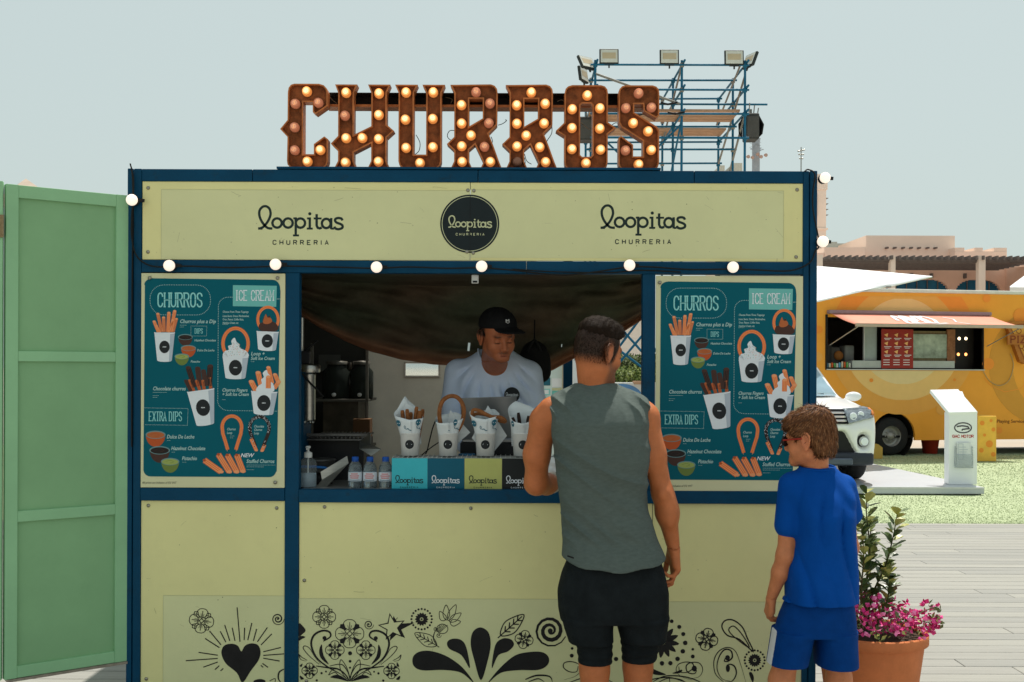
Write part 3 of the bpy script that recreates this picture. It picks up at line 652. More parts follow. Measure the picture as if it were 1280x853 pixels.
# ---- walls, added roof piece, floor
SHEET = mat('kiosk_wall_sheet', (.30, .30, .26), .5, var=.12, scale=3, dirt=.2)
WHITEW = mat('white_wall_sheet', (.6, .6, .56), .5, var=.1, scale=3)
for x, mm in ((XL+.012, SHEET), (XR-.028, SHEET)):
    a = MB(); a.box2(x, x+.016, YF+.056, YB-.056, ZB+.062, ZT-.062, mm); kpart(a, 'side_wall')
a = MB(); a.box2(XL+.052, (461-640)/F*(YB-.07)+.01, YF+.062, YB-.052, ZT-.05, ZT-.03, SHEET); kpart(a, 'roof')  # partial roof added out of view to keep the left rear corner dark
a = MB(); a.box2((461-640)/F*(YB-.07)+.0, (461-640)/F*(YB-.07)+.02, 6.35, YB-.075, ZB+.06, ZT-.055, SHEET) if 0 else a.box2(-.2, -.16, YF+.06, YB-.055, ZT-.055, ZT-.015, BLUE); kpart(a, 'roof_beam')
a = MB(); a.box2(.62, .66, YF+.06, YB-.055, ZT-.055, ZT-.015, BLUE); kpart(a, 'roof_beam')
a = MB(); a.box2(XL+.042, XR-.042, YF+.052, YB-.052, ZB+.012, ZB+.05, mat('kiosk_floor', (.09, .085, .075), .7)); kpart(a, 'floor')
# back wall: stainless sheet with a small opening, dark corner at the left
yb = YB-.07; kb = F/yb
def Xb(px, y=None): return (px-640)/F*(y or yb)
def Zb(py, y=None): return 1.6-(py-460)/F*(y or yb)
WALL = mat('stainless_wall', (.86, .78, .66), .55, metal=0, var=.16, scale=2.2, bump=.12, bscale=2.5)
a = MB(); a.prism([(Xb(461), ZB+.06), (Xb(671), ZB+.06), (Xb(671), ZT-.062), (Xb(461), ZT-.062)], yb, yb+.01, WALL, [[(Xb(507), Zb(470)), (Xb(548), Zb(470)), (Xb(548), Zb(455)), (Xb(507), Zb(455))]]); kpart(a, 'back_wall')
a = MB()
for x0, x1, z0, z1 in ((Xb(505), Xb(550), Zb(472), Zb(470)), (Xb(505), Xb(550), Zb(455), Zb(453)), (Xb(505), Xb(507), Zb(470), Zb(455)), (Xb(548), Xb(550), Zb(470), Zb(455))): a.box2(x0, x1, yb-.008, yb-.0005, z0, z1, STEEL)
w = kpart(a, 'window_frame'); a = MB(); a.box2(Xb(507), Xb(548), yb+.003, yb+.006, Zb(470), Zb(455), mat('window_glass', (.8, .85, .85), .12, trans=.9, var=0, ior=1.1)); a.build('pane', w)
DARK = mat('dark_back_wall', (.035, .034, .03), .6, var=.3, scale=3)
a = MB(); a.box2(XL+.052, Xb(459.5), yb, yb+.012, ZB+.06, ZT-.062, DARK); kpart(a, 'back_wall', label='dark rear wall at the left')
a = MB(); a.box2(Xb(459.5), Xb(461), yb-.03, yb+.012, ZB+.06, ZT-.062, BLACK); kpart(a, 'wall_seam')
a = MB(); a.box2(Xb(672), XR-.052, yb, yb+.02, ZB+.06, 1.02, SHEET); kpart(a, 'rear_parapet')
# worktop along the window and a lower bench behind
TOP = mat('steel_worktop', (.36, .35, .33), .4, metal=.7, var=.15, scale=8)
a = MB(); a.box2(bx(374.3), bx(1000), YF+.052, YF+.62, bz(613)-.03, bz(613)-.002, TOP); kpart(a, 'worktop', bevel=.003)
# ================================================================ string of festoon bulbs
FEST = mat('festoon_glass', (1, .84, .72), .3, var=0, emit=.62)
CAB = mat('black_cable', (.012, .012, .012), .55, var=.1)
fes = thing('festoon_lights', 'black festoon cable with round white bulbs running round the kiosk front', 'string lights', (0, YF-.03, bz(326)))
FO = Vector((0, -(YF-.03), -bz(326)))
bl = [(169, 254), (215.5, 335), (347, 333), (472, 336), (602, 334.5), (785, 332.5), (913, 334.5), (1024, 302.5), (1026.5, 223.5)]
cpts = [(165, 214, .012), (167.5, 228, .012), (169, 250, .03), (165.5, 275, .012), (166, 300, .014), (172, 322, .018), (188, 334, .018), (213, 336.5, .03), (236, 335, .022), (290, 336.5, .02), (345, 335, .03), (372, 334.5, .02), (420, 335.5, .02), (470, 337, .03), (510, 335, .02), (560, 336.5, .02), (600, 336, .03), (640, 338.5, .02), (700, 344, .012), (745, 340, .012), (783, 334.5, .03), (815, 334, .02), (860, 337, .02), (911, 336.5, .03), (940, 337, .02), (985, 338, .02), (1010, 328, .012), (1018, 313, .004), (1022, 303, .012), (1014.5, 262, .012), (1014, 240, .014), (1016, 218, .02), (1009, 211, .0), (1004, 214, .012)]
cm = MB(); cm.tube(smooth_line([(bx(a), YF-.004-c, bz(b)) for a, b, c in cpts], 5), .0036, CAB, 6); cm.build('cable', fes, loc=FO)
cm = MB(); cm.tube(smooth_line([(bx(a), YF-.004-c, bz(b)) for a, b, c in [(640, 337, .01), (690, 340, .012), (760, 341, .01), (800, 338, .012), (850, 340, .01)]], 5), .003, CAB, 6); cm.tube(smooth_line([(bx(163), YF-.012, bz(207)), (bx(166.5), YF-.012, bz(240)), (bx(165.6), YF-.01, bz(400)), (bx(166), YF-.01, bz(560))], 5), .0034, CAB, 6); cm.build('cable', fes, loc=FO)
for k, (px, py) in enumerate(bl):
    y = YF-.052; c = Vector((bx(px), y, bz(py))); o = MB(); o.sphere(c, .0255 if k < 8 else .024, FEST, 20, 12); b_ = o.build('bulb', fes, loc=FO)
    s_ = MB(); s_.lathe([(.019, -.002), (.022, .004), (.022, .02), (.015, .028), (.013, .036), (0, .036)], BLACK, c+Vector((0, .022, 0)), 12, axis=(0, 1, 0)); 
    s_.bar(c+Vector((-.004, .03, .006)), c+Vector((.045, .034, .002)), .012, .014, BLACK); s_.build('socket', b_)
# ================================================================ marquee letters
RUST = mat('rusty_letter_face', (.27, .080, .024), .62, metal=.0, var=.6, scale=22, dirt=.75, dirtcol=(.035, .014, .008), bump=.3, bscale=60)
RIM = mat('rusty_letter_rim', (.50, .16, .05), .45, metal=.25, var=.35, scale=25, dirt=.5, dirtcol=(.14, .05, .02))
BON = mat('lit_bulb_glass', (1, .44, .14), .2, var=0, emit=.72); BDIM = mat('dim_bulb_glass', (.62, .22, .12), .18, var=0, emit=.18); BOFF = mat('unlit_bulb_glass', (.25, .12, .08), .15, var=0)
FIL = mat('glowing_filament', (1, .80, .45), .2, var=0, emit=1.5); AMB = mat('amber_bulb_edge', (.85, .30, .07), .25, var=0, emit=.42); BIN = mat('bright_bulb_core', (1, .66, .34), .2, var=0, emit=.95); BON2 = mat('dim_bulb_core', (.75, .34, .20), .2, var=0, emit=.3)
COLLAR = mat('bulb_collar', (.22, .09, .04), .5, var=.2)
sign = thing('marquee_sign', 'rusty marquee lettering reading CHURROS with glowing bulbs on the kiosk roof', 'sign', (bx(590), YF+.1, ZT))
SO = -Vector(sign.location)
z1 = lambda u, v: (330+u/3.879, 50+v/3.879); z2 = lambda u, v: (640+u/3.879, 40+v/3.879)
Rout = [(898, 212), (1095, 209), (1113, 216), (1124, 231), (1127, 250), (1125, 405), (1083, 448), (1108, 510), (1135, 585), (1150, 622), (1045, 622), (1060, 590), (1018, 502), (988, 528), (988, 585), (1005, 622), (900, 622), (917, 585), (917, 533), (882, 500), (917, 466), (917, 250)]
Rbulb = [(1022, 246, 1), (951, 308, 0), (1090, 300, 1), (952, 398, 0), (1085, 396, 1), (998, 456, 0), (953, 509, 0), (1064, 512, 1), (955, 585, 0), (1093, 585, 0)]
LET = [
 ('C', z1, [(135, 209), (255, 209), (278, 216), (292, 231), (297, 250), (297, 316), (240, 356), (226, 346), (226, 297), (178, 297), (178, 553), (232, 553), (232, 503), (282, 466), (299, 479), (299, 585), (293, 606), (280, 618), (262, 622), (135, 622), (116, 616), (104, 603), (101, 585), (103, 468), (67, 430), (103, 386), (104, 250), (108, 228), (119, 214)], [], [(195, 245, 0), (252, 300, 1), (139, 305, 1), (136, 420, 1), (137, 532, 1), (199, 587, 0), (262, 530, 0)]),
 ('H', z1, [(335, 212), (441, 212), (425, 252), (425, 458), (512, 415), (512, 252), (496, 212), (602, 212), (585, 252), (585, 406), (621, 437), (585, 470), (585, 585), (600, 622), (494, 622), (512, 585), (512, 497), (425, 542), (425, 585), (438, 622), (331, 622), (350, 585), (350, 535), (315, 500), (350, 463), (350, 252)], [], [(387, 250, 0), (548, 253, 0), (382, 362, 1), (547, 358, 0), (388, 472, 0), (467, 471, 0), (547, 475, 0), (385, 591, 0), (546, 586, 0)]),
 ('U', z1, [(628, 212), (736, 212), (718, 250), (718, 553), (780, 553), (780, 250), (762, 212), (869, 212), (853, 250), (853, 585), (847, 605), (833, 618), (815, 622), (680, 622), (662, 617), (650, 604), (645, 585), (645, 250)], [], [(680, 248, 0), (813, 247, 0), (677, 380, 0), (811, 376, 0), (681, 518, 0), (812, 514, 0), (749, 592, 0)]),
 ('R', z1, Rout, [[(988, 278), (1056, 278), (1056, 375), (988, 415)]], Rbulb),
 ('R', z1, [(u+270, v) for u, v in Rout], [[(1258, 278), (1326, 278), (1326, 375), (1258, 415)]], [(u+270, v, (2 if k == 8 else 0)) for k, (u, v, _) in enumerate(Rbulb)]),
 ('O', z2, [(290, 250), (430, 250), (449, 256), (460, 270), (463, 288), (463, 430), (502, 457), (463, 488), (463, 625), (459, 645), (447, 658), (430, 662), (288, 662), (268, 657), (256, 643), (253, 625), (253, 498), (212, 472), (253, 432), (253, 288), (258, 268), (270, 256)], [[(328, 348), (338, 338), (380, 338), (390, 348), (390, 590), (380, 600), (338, 600), (328, 590)]], [(363, 298, 0), (290, 365, 0), (425, 360, 0), (289, 457, 0), (425, 459, 0), (289, 560, 0), (429, 562, 0), (358, 629, 0)]),
 ('S', z2, [(550, 250), (682, 250), (700, 256), (711, 269), (714, 288), (714, 395), (700, 408), (640, 374), (636, 340), (592, 340), (592, 382), (704, 452), (714, 470), (714, 628), (709, 646), (697, 658), (680, 662), (548, 662), (531, 657), (520, 645), (517, 628), (517, 507), (528, 497), (587, 540), (587, 597), (636, 597), (636, 520), (530, 452), (518, 430), (517, 288), (521, 268), (533, 255)], [], [(614, 287, 1), (552, 359, 1), (677, 356, 1), (588, 432, 0), (661, 472, 0), (551, 566, 1), (677, 563, 0), (615, 634, 0)])]
YL = YF+.035
names = {'C': 'letter C', 'H': 'letter H', 'U': 'letter U', 'R': 'letter R', 'O': 'letter O', 'S': 'letter S'}
bproto = {}
for ch, zf, out, holes, bulbs in LET:
    q = lambda u, v: (bx(zf(u, v)[0]), bz(zf(u, v)[1])+.0015)
    ol = [q(*p_) for p_ in out]; hs = [[q(*p_) for p_ in h_] for h_ in holes]
    m = MB(); m.prism(ol, YL+.022, YL+.062, RUST, hs)
    for lp in [ol]+hs:
        ar = sum(lp[i-1][0]*lp[i][1]-lp[i][0]*lp[i-1][1] for i in range(len(lp)))
        sg = 1 if (ar > 0) == (lp is ol) else -1
        inn = offset_poly(lp, sg*.0055); outp = offset_poly(lp, -sg*.0008); n = len(lp)
        vs = [(x, y, z) for y in (YL, YL+.064) for (x, z) in outp]+[(x, y, z) for y in (YL, YL+.0215) for (x, z) in inn]
        fs = []
        for i in range(n):
            j = (i+1) % n; fs += [(i, j, n+j, n+i), (2*n+i, 2*n+j, 3*n+j, 3*n+i), (i, j, 2*n+j, 2*n+i)]
        m.add(vs, fs, RIM)
    lo = m.build('sign_letter', sign, loc=SO, label='rusty bulb-lit '+names[ch])
    for (u, v, st) in bulbs:
        x, z = q(u, v); st_m = (BON, BDIM, BOFF)[st]
        if st not in bproto:
            g = MB(); g.lathe([(.0265, .004), (.0265, -.006), (.0255, -.0065), (.0245, .004)], COLLAR, n=18, axis=(0, 1, 0))
            g.lathe([(.0235, 0), (.0245, .012), (.0225, .026), (.0185, .034)], (AMB, BDIM, BOFF)[st], n=18, axis=(0, -1, 0)); g.lathe([(.0185, .034), (.013, .0385)], st_m, n=18, axis=(0, -1, 0)); g.lathe([(.013, .0385), (.006, .041), (0, .0415)], (BIN, BON2, BOFF)[st], n=18, axis=(0, -1, 0))
            if st < 2:
                fm = FIL if st == 0 else BON
                for dx in (-.006, .001, .008): g.bar((dx-.003, -.0405+abs(dx)*.3, -.008), (dx+.001, -.041+abs(dx)*.3, .008), .002, .002, fm)
            o_ = g.build('bulb', lo, loc=(x, YL+.018, z)); bproto[st] = o_.data; o_.scale = (.92,)*3
        else:
            o_ = bpy.data.objects.new('bulb', bproto[st]); COL.objects.link(o_); o_.parent = lo; o_.location = (x, YL+.018, z); o_.scale = (.92,)*3; o_.rotation_euler = (0, random.uniform(0, 3), 0)
m = MB(); xa, xb = bx(402), bx(826); y0, y1 = YL+.068, YL+.15
BEAM = mat('dark_beam', (.03, .022, .018), .55, var=.3, scale=20)
m.box2(xa, xb, y1-.004, y1, bz(128), bz(109.5), BEAM); m.box2(xa, xb, y0, y1-.004, bz(110.3), bz(109.5), BEAM); m.box2(xa, xb, y0-.004, y1-.004, bz(128), bz(126.8), RIM); m.box2(xa, xb, y0-.004, y0-.001, bz(126.8), bz(124.8), RIM)
m.build('beam', sign, loc=SO)
for px in (424, 470, 571, 641):
    m = MB(); m.box2(bx(px), bx(px+6), y1+.001, y1+.03, ZT-.02, bz(112), BEAM); m.build('strut', sign, loc=SO)
wires = [[(404, 112), (409, 118), (414, 122), (410, 126)], [(406, 111), (412, 114), (412, 124)], [(553, 112), (562, 115), (560, 120)], [(516, 162), (521, 172), (520, 182), (515, 187)], [(567, 156), (559, 156), (556, 163), (561, 168), (567, 164)], [(621, 148), (627, 146), (632, 142), (630, 141)], [(612, 164), (614, 170), (611, 175)], [(655, 190), (656, 197), (654, 204)], [(690, 146), (690, 158), (684, 168), (683, 174)], [(655, 186), (658, 195), (664, 199)], [(765, 150), (772, 145), (779, 148)], [(760, 155), (752, 146), (745, 144)], [(727, 145), (735, 152), (742, 156)], [(697, 118), (703, 116), (712, 122)], [(764, 120), (770, 115), (778, 117)]]
for k, w_ in enumerate(wires):
    m = MB(); m.tube(smooth_line([(bx(a), YL+.09+.01*(k % 3), bz(b)) for a, b in w_], 4), .0018, mat('wire_beige', (.3, .22, .14), .5, var=0) if k in (0, 2, 11, 12, 13) else CAB, 5); m.build('wire', sign, loc=SO)
# ================================================================ green folding door at the left
GREEN = mat('green_door_paint', srgb('93c296'), .55, var=.12, scale=1.6, dirt=.14, dirtcol=(.16, .27, .16), bump=.1, bscale=30)
GREEND = mat('green_panel_paint', srgb('86b184'), .55, var=.12, scale=1.3, dirt=.14, dirtcol=(.10, .22, .12), bump=.1, bscale=24)
A = Vector(P(157, 460, 5.03)); Bv = Vector(P(4.5, 460, 4.715)); A.z = Bv.z = 0; dv = (Bv-A); LW = dv.length
th = math.atan2(dv.y, dv.x)
fd = thing('folding_door', 'green panelled folding door leaf standing open left of the kiosk', 'door', A, th)
zt = 1.6+212.5/F*5.03; zb_ = 1.6-366/F*5.03
def dpart(name, x0, x1, z0, z1, y0, y1, m=GREEN, bv=.002, par=None):
    a = MB(); a.box2(x0, x1, y0, y1, z0, z1, m); return a.build(name, par or fd, bevel=bv)
q = lambda py, d=4.87: 1.6-(py-460)/F*d
st = .055
for x0, x1 in ((0, st), (LW-.05, LW)): dpart('stile', x0, x1, zb_, zt, -.002, .036)
zr = [(zt-.055, zt-.0005), (1.6-(448-460)/F*4.87-.022, 1.6-(448-460)/F*4.87+.022), (1.6-(642-460)/F*4.87-.025, 1.6-(642-460)/F*4.87+.022), (zb_+.0005, zb_+.05)]
for a_, b_ in zr: dpart('rail', st, LW-.05, a_, b_, 0, .034)
for i in range(3): dpart('door_panel', st-.005, LW-.045, zr[i+1][1]-.004, zr[i][0]+.004, .004, .014, GREEND, 0) if 0 else dpart('door_panel', st, LW-.05, zr[i+1][1], zr[i][0], .012, .02, GREEND, 0)
dpart('threshold_strip', 0.0, LW-.01, zb_-.012, zb_-.001, .0, .04, mat('worn_aluminium', (.35, .3, .25), .5, metal=.5, var=.3, scale=30), 0)
C2 = A+dv*1.002
f2 = thing('folding_door', 'next green leaf of the folding door, cut off by the left picture edge', 'door', C2, th-R(20)+PI*0)
for x0, x1 in ((.004, st),): 
    a = MB(); a.box2(.0, .5, -.002, .034, zb_, zt+.01, GREEN); a.build('door_panel', f2, bevel=.002)
a = MB(); a.box2(.0, .03, -.010 if 0 else .036, .042, 1.6+160/F*4.7, 1.6+188/F*4.7, mat('brass_hinge', (.30, .22, .12), .5, metal=.4, var=.3, scale=60)); a.tube([(0, .042, 1.6+160/F*4.7), (0, .042, 1.6+188/F*4.7)], .006, mat('brass_hinge', (0, 0, 0)), 8); a.build('hinge', f2)
# ================================================================ implicit bodies
class SDF:
    """grid of distances; primitives are blended in one after another, then a surface is pulled out of it"""
    def __init__(s, lo, hi, h):
        s.h = h; s.lo = np.array(lo, np.float32); s.n = np.ceil((np.array(hi)-np.array(lo))/h).astype(int)+1
        s.v = np.full(s.n, .2, np.float32)
        s.ax = [s.lo[i]+h*np.arange(s.n[i], dtype=np.float32) for i in range(3)]
    def blk(s, lo, hi):
        a = np.clip(((np.array(lo)-s.lo)/s.h).astype(int), 0, s.n); b = np.clip(((np.array(hi)-s.lo)/s.h).astype(int)+2, 0, s.n)
        sl = tuple(slice(a[i], b[i]) for i in range(3))
        X, Y, Z = np.meshgrid(*[s.ax[i][sl[i]] for i in range(3)], indexing='ij', sparse=True); return sl, X, Y, Z
    def mix(s, sl, d, k, sub=False):
        a = s.v[sl]
        if a.size == 0: return
        if sub: a, d = -a, d
        if k > 0:
            h = np.maximum(k-np.abs(a-d), 0)/k; r = np.minimum(a, d)-h*h*k*.25
        else: r = np.minimum(a, d)
        s.v[sl] = -r if sub else r
    def cap(s, a, b, ra, rb=None, k=.02, sub=False, sq=None):
        rb = ra if rb is None else rb; a = np.array(a, np.float32); b = np.array(b, np.float32); m = max(ra, rb)*1.4+k+.02
        sl, X, Y, Z = s.blk(np.minimum(a, b)-m, np.maximum(a, b)+m); ba = b-a; L = max(1e-9, float(ba@ba))
        t = np.clip(((X-a[0])*ba[0]+(Y-a[1])*ba[1]+(Z-a[2])*ba[2])/L, 0, 1)
        d = np.sqrt((X-a[0]-t*ba[0])**2+(Y-a[1]-t*ba[1])**2+(Z-a[2]-t*ba[2])**2)-(ra+(rb-ra)*t)
        s.mix(sl, d, k, sub); return s
    def ell(s, c, r, k=.02, M=None, sub=False):
        c = np.array(c, np.float32); r = np.array(r, np.float32); m = float(r.max())+k+.02
        sl, X, Y, Z = s.blk(c-m, c+m); x, y, z = X-c[0], Y-c[1], Z-c[2]
        if M is not None: x, y, z = (x*M[0][i]+y*M[1][i]+z*M[2][i] for i in range(3))
        q = np.sqrt((x/r[0])**2+(y/r[1])**2+(z/r[2])**2); g = np.sqrt((x/r[0]**2)**2+(y/r[1]**2)**2+(z/r[2]**2)**2)+1e-6
        s.mix(sl, q*(q-1)/g, k, sub); return s
    def stack(s, tab, k=.02, p=2.3, fold=None, cut=None):
        """tab rows: z, x left, x right, y front, y back: an upright body of super-elliptic sections"""
        t = np.array(sorted(tab), np.float32); z0, z1 = t[0, 0], t[-1, 0]
        lo = (t[:, 1].min()-.05, t[:, 3].min()-.05, z0-.05); hi = (t[:, 2].max()+.05, t[:, 4].max()+.05, z1+.05)
        sl, X, Y, Z = s.blk(lo, hi); zz = np.clip(Z, z0, z1)
        zs = np.linspace(z0, z1, 240); gk = np.exp(-.5*(np.arange(-40, 41)*(zs[1]-zs[0])/.011)**2); gk /= gk.sum()
        tt = {i: np.convolve(np.pad(np.interp(zs, t[:, 0], t[:, i]), 40, mode='edge'), gk, mode='valid') for i in (1, 2, 3, 4)}
        I = [np.interp(zz.ravel(), zs, tt[i]).reshape(zz.shape).astype(np.float32) for i in (1, 2, 3, 4)]
        cx, w = (I[0]+I[1])/2, (I[1]-I[0])/2; cy, e = (I[2]+I[3])/2, (I[3]-I[2])/2
        q = (np.abs((X-cx)/w)**p+np.abs((Y-cy)/e)**p)**(1/p); d = (q-1)*np.minimum(w, e)
        if fold is not None: d = d+fold(X, Y, Z)
        d = np.maximum(d, np.maximum(z0-Z, Z-z1))
        if cut is not None: d = np.maximum(d, cut(X, Y, Z))
        s.mix(sl, d, k); return s
    def field(s): return np.meshgrid(*s.ax, indexing='ij', sparse=True)
    def mesh(s):
        v = s.v; n = s.n; inside = v < 0
        cnt = np.zeros((n[0]-1, n[1]-1, n[2]-1), np.int8)
        for a in (0, 1):
            for b in (0, 1):
                for c in (0, 1): cnt += inside[a:n[0]-1+a, b:n[1]-1+b, c:n[2]-1+c]
        idx = np.argwhere((cnt > 0) & (cnt < 8)); m = len(idx); acc = np.zeros((m, 3)); num = np.zeros(m)
        C = [(a, b, c) for a in (0, 1) for b in (0, 1) for c in (0, 1)]
        val = {c: v[idx[:, 0]+c[0], idx[:, 1]+c[1], idx[:, 2]+c[2]] for c in C}
        for c in C:
            for ax in range(3):
                if c[ax] == 0:
                    e = list(c); e[ax] = 1; e = tuple(e); a, b = val[c], val[e]; mk = (a < 0) != (b < 0)
                    t = np.where(mk, a/np.where(mk, a-b, 1), 0); p = np.array(c, float)[None, :].repeat(m, 0); p[:, ax] += t
                    acc += p*mk[:, None]; num += mk
        vs = s.lo+(idx+acc/num[:, None])*s.h
        lut = np.full(cnt.shape, -1, np.int64); lut[tuple(idx.T)] = np.arange(m); fs = []
        for ax in range(3):
            o = [i for i in range(3) if i != ax]
            A = [slice(1, -1)]*3; A[ax] = slice(0, -1); B = list(A); B[ax] = slice(1, None)
            ia, ib = inside[tuple(A)], inside[tuple(B)]; e = np.argwhere(ia != ib)
            if len(e) == 0: continue
            flip = ia[tuple(e.T)]; g = e.copy(); g[:, o[0]] += 1; g[:, o[1]] += 1
            def L(d0, d1): q = g.copy(); q[:, o[0]] += d0; q[:, o[1]] += d1; return lut[tuple(q.T)]
            Q = np.stack([L(-1, -1), L(0, -1), L(0, 0), L(-1, 0)], 1)
            if ax == 1: flip = ~flip
            Q[~flip] = Q[~flip][:, ::-1]; fs.append(Q)
        return vs, np.concatenate(fs)
def to_obj(name, vs, fs, m, parent=None, col=None, loc=None, relax=1, mi=None, **k):
    me = bpy.data.meshes.new(name); me.vertices.add(len(vs))
    if relax:
        e = np.concatenate([fs[:, [0, 1]], fs[:, [1, 2]], fs[:, [2, 3]], fs[:, [3, 0]]])
        for _ in range(relax):
            acc = np.zeros_like(vs); c = np.zeros(len(vs))
            for j in range(3): acc[:, j] = np.bincount(e[:, 0], vs[e[:, 1], j], len(vs))+np.bincount(e[:, 1], vs[e[:, 0], j], len(vs))
            c = np.bincount(e.ravel(), minlength=len(vs)).astype(float); vs = vs*.5+.5*acc/np.maximum(c, 1)[:, None]
    me.vertices.foreach_set('co', vs.astype(np.float32).ravel()); nf = len(fs)
    me.loops.add(nf*4); me.loops.foreach_set('vertex_index', fs.astype(np.int32).ravel())
    me.polygons.add(nf); me.polygons.foreach_set('loop_start', np.arange(0, nf*4, 4, dtype=np.int32)); me.polygons.foreach_set('loop_total', np.full(nf, 4, np.int32))
    me.polygons.foreach_set('use_smooth', np.ones(nf, bool)); me.update(calc_edges=True)
    for q in (m if isinstance(m, (list, tuple)) else [m]): me.materials.append(q)
    if mi is not None: me.polygons.foreach_set('material_index', mi.astype(np.int32))
    if col is not None:
        a = me.color_attributes.new('tone', 'FLOAT_COLOR', 'POINT'); a.data.foreach_set('color', np.concatenate([col, np.ones((len(vs), 1))], 1).astype(np.float32).ravel())
    o = bpy.data.objects.new(name, me); COL.objects.link(o)
    if parent is not None: o.parent = parent; o.location = -Vector(parent.location) if loc is None else loc
    for a_, b_ in k.items(): o[a_] = b_
    return o
def rotm(f, tilt=0, roll=0):
    """rows = head axes in world space: right, forward, up; f = heading in degrees from +y towards +x"""
    M = Matrix.Rotation(R(-f), 3, 'Z') @ Matrix.Rotation(R(-tilt), 3, 'X') @ Matrix.Rotation(R(roll), 3, 'Y')
    return np.array([list(M.col[0]), list(M.col[1]), list(M.col[2])], float)
class Rec:
    """remembers primitives, so the same shape can be sampled on a coarse grid for the body and on fine ones for head and hands"""
    def __init__(s): s.q = []
    def cap(s, *a, **k): s.q.append(('cap', a, k)); return s
    def ell(s, *a, **k): s.q.append(('ell', a, k)); return s
    def stack(s, *a, **k): s.q.append(('stack', a, k)); return s
    def mesh(s, lo, hi, h, zc, heads, hands, hf=.0028):
        """zc: height of the seam on the neck; heads / hands: centre and radius of the finely sampled balls"""
        VS, FS, n = [], [], 0
        def run(lo, hi, h, cut):
            nonlocal n
            g = SDF(lo, hi, h)
            for f, a, k in s.q: getattr(g, f)(*a, **k)
            X, Y, Z = g.field(); g.v = np.maximum(g.v, cut(X, Y, Z)).astype(np.float32); v, f = g.mesh(); VS.append(v); FS.append(f+n); n += len(v)
        ball = lambda c, r: (lambda X, Y, Z: np.sqrt((X-c[0])**2+(Y-c[1])**2+(Z-c[2])**2)-r)
        def cut(X, Y, Z):
            d = Z-zc
            for c, r in hands: d = np.maximum(d, -ball(c, r)(X, Y, Z))
            return d
        run(lo, hi, h, cut)
        for c, r in heads: run((c[0]-r, c[1]-r, zc-.02), (c[0]+r, c[1]+r, c[2]+r), hf, lambda X, Y, Z: zc-.0015-Z+0*X)
        for c, r in hands: run(np.array(c)-r-.01, np.array(c)+r+.01, hf, ball(c, r+.0015))
        return np.concatenate(VS), np.concatenate(FS)
class Head:
    def __init__(s, c, heading, tilt=0, roll=0, k=1.0, child=False): s.c = np.array(c, float); s.M = rotm(heading, tilt, roll); s.k = k; s.child = child
    def w(s, p): return s.c+(np.array(p, float)@s.M)*s.k
    def loc(s, V): return ((V-s.c)@s.M.T)/s.k
    def cap(s, g, a, b, ra, rb=None, k=.01, sub=False): g.cap(s.w(a), s.w(b), ra*s.k, (rb if rb is not None else ra)*s.k, k*s.k, sub)
    def ell(s, g, c, r, k=.01, sub=False, t=0):
        M = s.M if not t else (Matrix.Rotation(R(t), 3, 'X') @ Matrix([list(q) for q in s.M])); M = np.array(M)
        g.ell(s.w(c), np.array(r)*s.k, k*s.k, M=M.T, sub=sub)
    def build(s, g):
        ch = s.child; jw = .85 if ch else 1
        s.ell(g, (0, -.012, .045), (.077, .097, .083), .02); s.ell(g, (0, -.045, .005), (.064, .055, .062), .03)
        s.ell(g, (0, .03, -.02), (.062, .062, .075), .03); s.cap(g, (-.05*jw, -.005, -.055), (-.012, .072, -.095*jw), .023, .02, .03); s.cap(g, (.05*jw, -.005, -.055), (.012, .072, -.095*jw), .023, .02, .03)
        s.cap(g, (-.012, .076, -.1*jw), (.012, .076, -.1*jw), .016, .016, .02)
        for q in (-1, 1): s.ell(g, (q*.038, .056, -.028), (.026, .028, .03), .02)
        s.cap(g, (-.03, .082, .026), (.03, .082, .026), .012, .012, .015)
        for q in (-1, 1): s.ell(g, (q*.031, .099, .003), (.019, .014, .013), .012, sub=True); s.ell(g, (q*.031, .079, .002), (.0145, .0135, .0125), .003)
        s.cap(g, (0, .09, .012), (0, .108, -.028), .008, .0125, .012); 
        for q in (-1, 1): s.ell(g, (q*.012, .1, -.033), (.009, .011, .008), .006); s.ell(g, (q*.006, .104, -.042), (.0035, .006, .004), .002, sub=True)
        s.ell(g, (0, .094, -.047), (.006, .005, .009), .006); s.cap(g, (-.02, .086, -.062), (.02, .086, -.062), .006, .006, .006); s.cap(g, (-.016, .086, -.072), (.016, .086, -.072), .007, .007, .006)
        s.ell(g, (0, .094, -.0665), (.024, .008, .0016), .002, sub=True); s.ell(g, (0, .09, -.084), (.02, .006, .005), .006, sub=True)
        for q in (-1, 1):
            E = lambda a, b: (q*(.0805+.012*max(0, -a/.03)), -.012+a, b)            # the ear stands off the skull towards the back
            s.ell(g, (q*.080, -.014, .0), (.007, .021, .034), .006); s.ell(g, (q*.0895, -.010, .004), (.007, .0125, .021), .003, sub=True)
            hx = [(.014, .012), (.012, .028), (.0, .036), (-.014, .034), (-.023, .022), (-.024, .004), (-.018, -.012), (-.008, -.024)]
            for (a0, b0), (a1, b1) in zip(hx[:-1], hx[1:]): s.cap(g, E(a0, b0), E(a1, b1), .0042, .0042, .003)
            ah = [(-.004, .020), (-.012, .008), (-.011, -.008), (-.002, -.016)]
            for (a0, b0), (a1, b1) in zip(ah[:-1], ah[1:]): s.cap(g, E(a0, b0), E(a1, b1), .0032, .0032, .003)
            s.ell(g, E(-.001, -.030), (.006, .010, .011), .005); s.ell(g, E(.013, -.004), (.005, .0045, .007), .004)
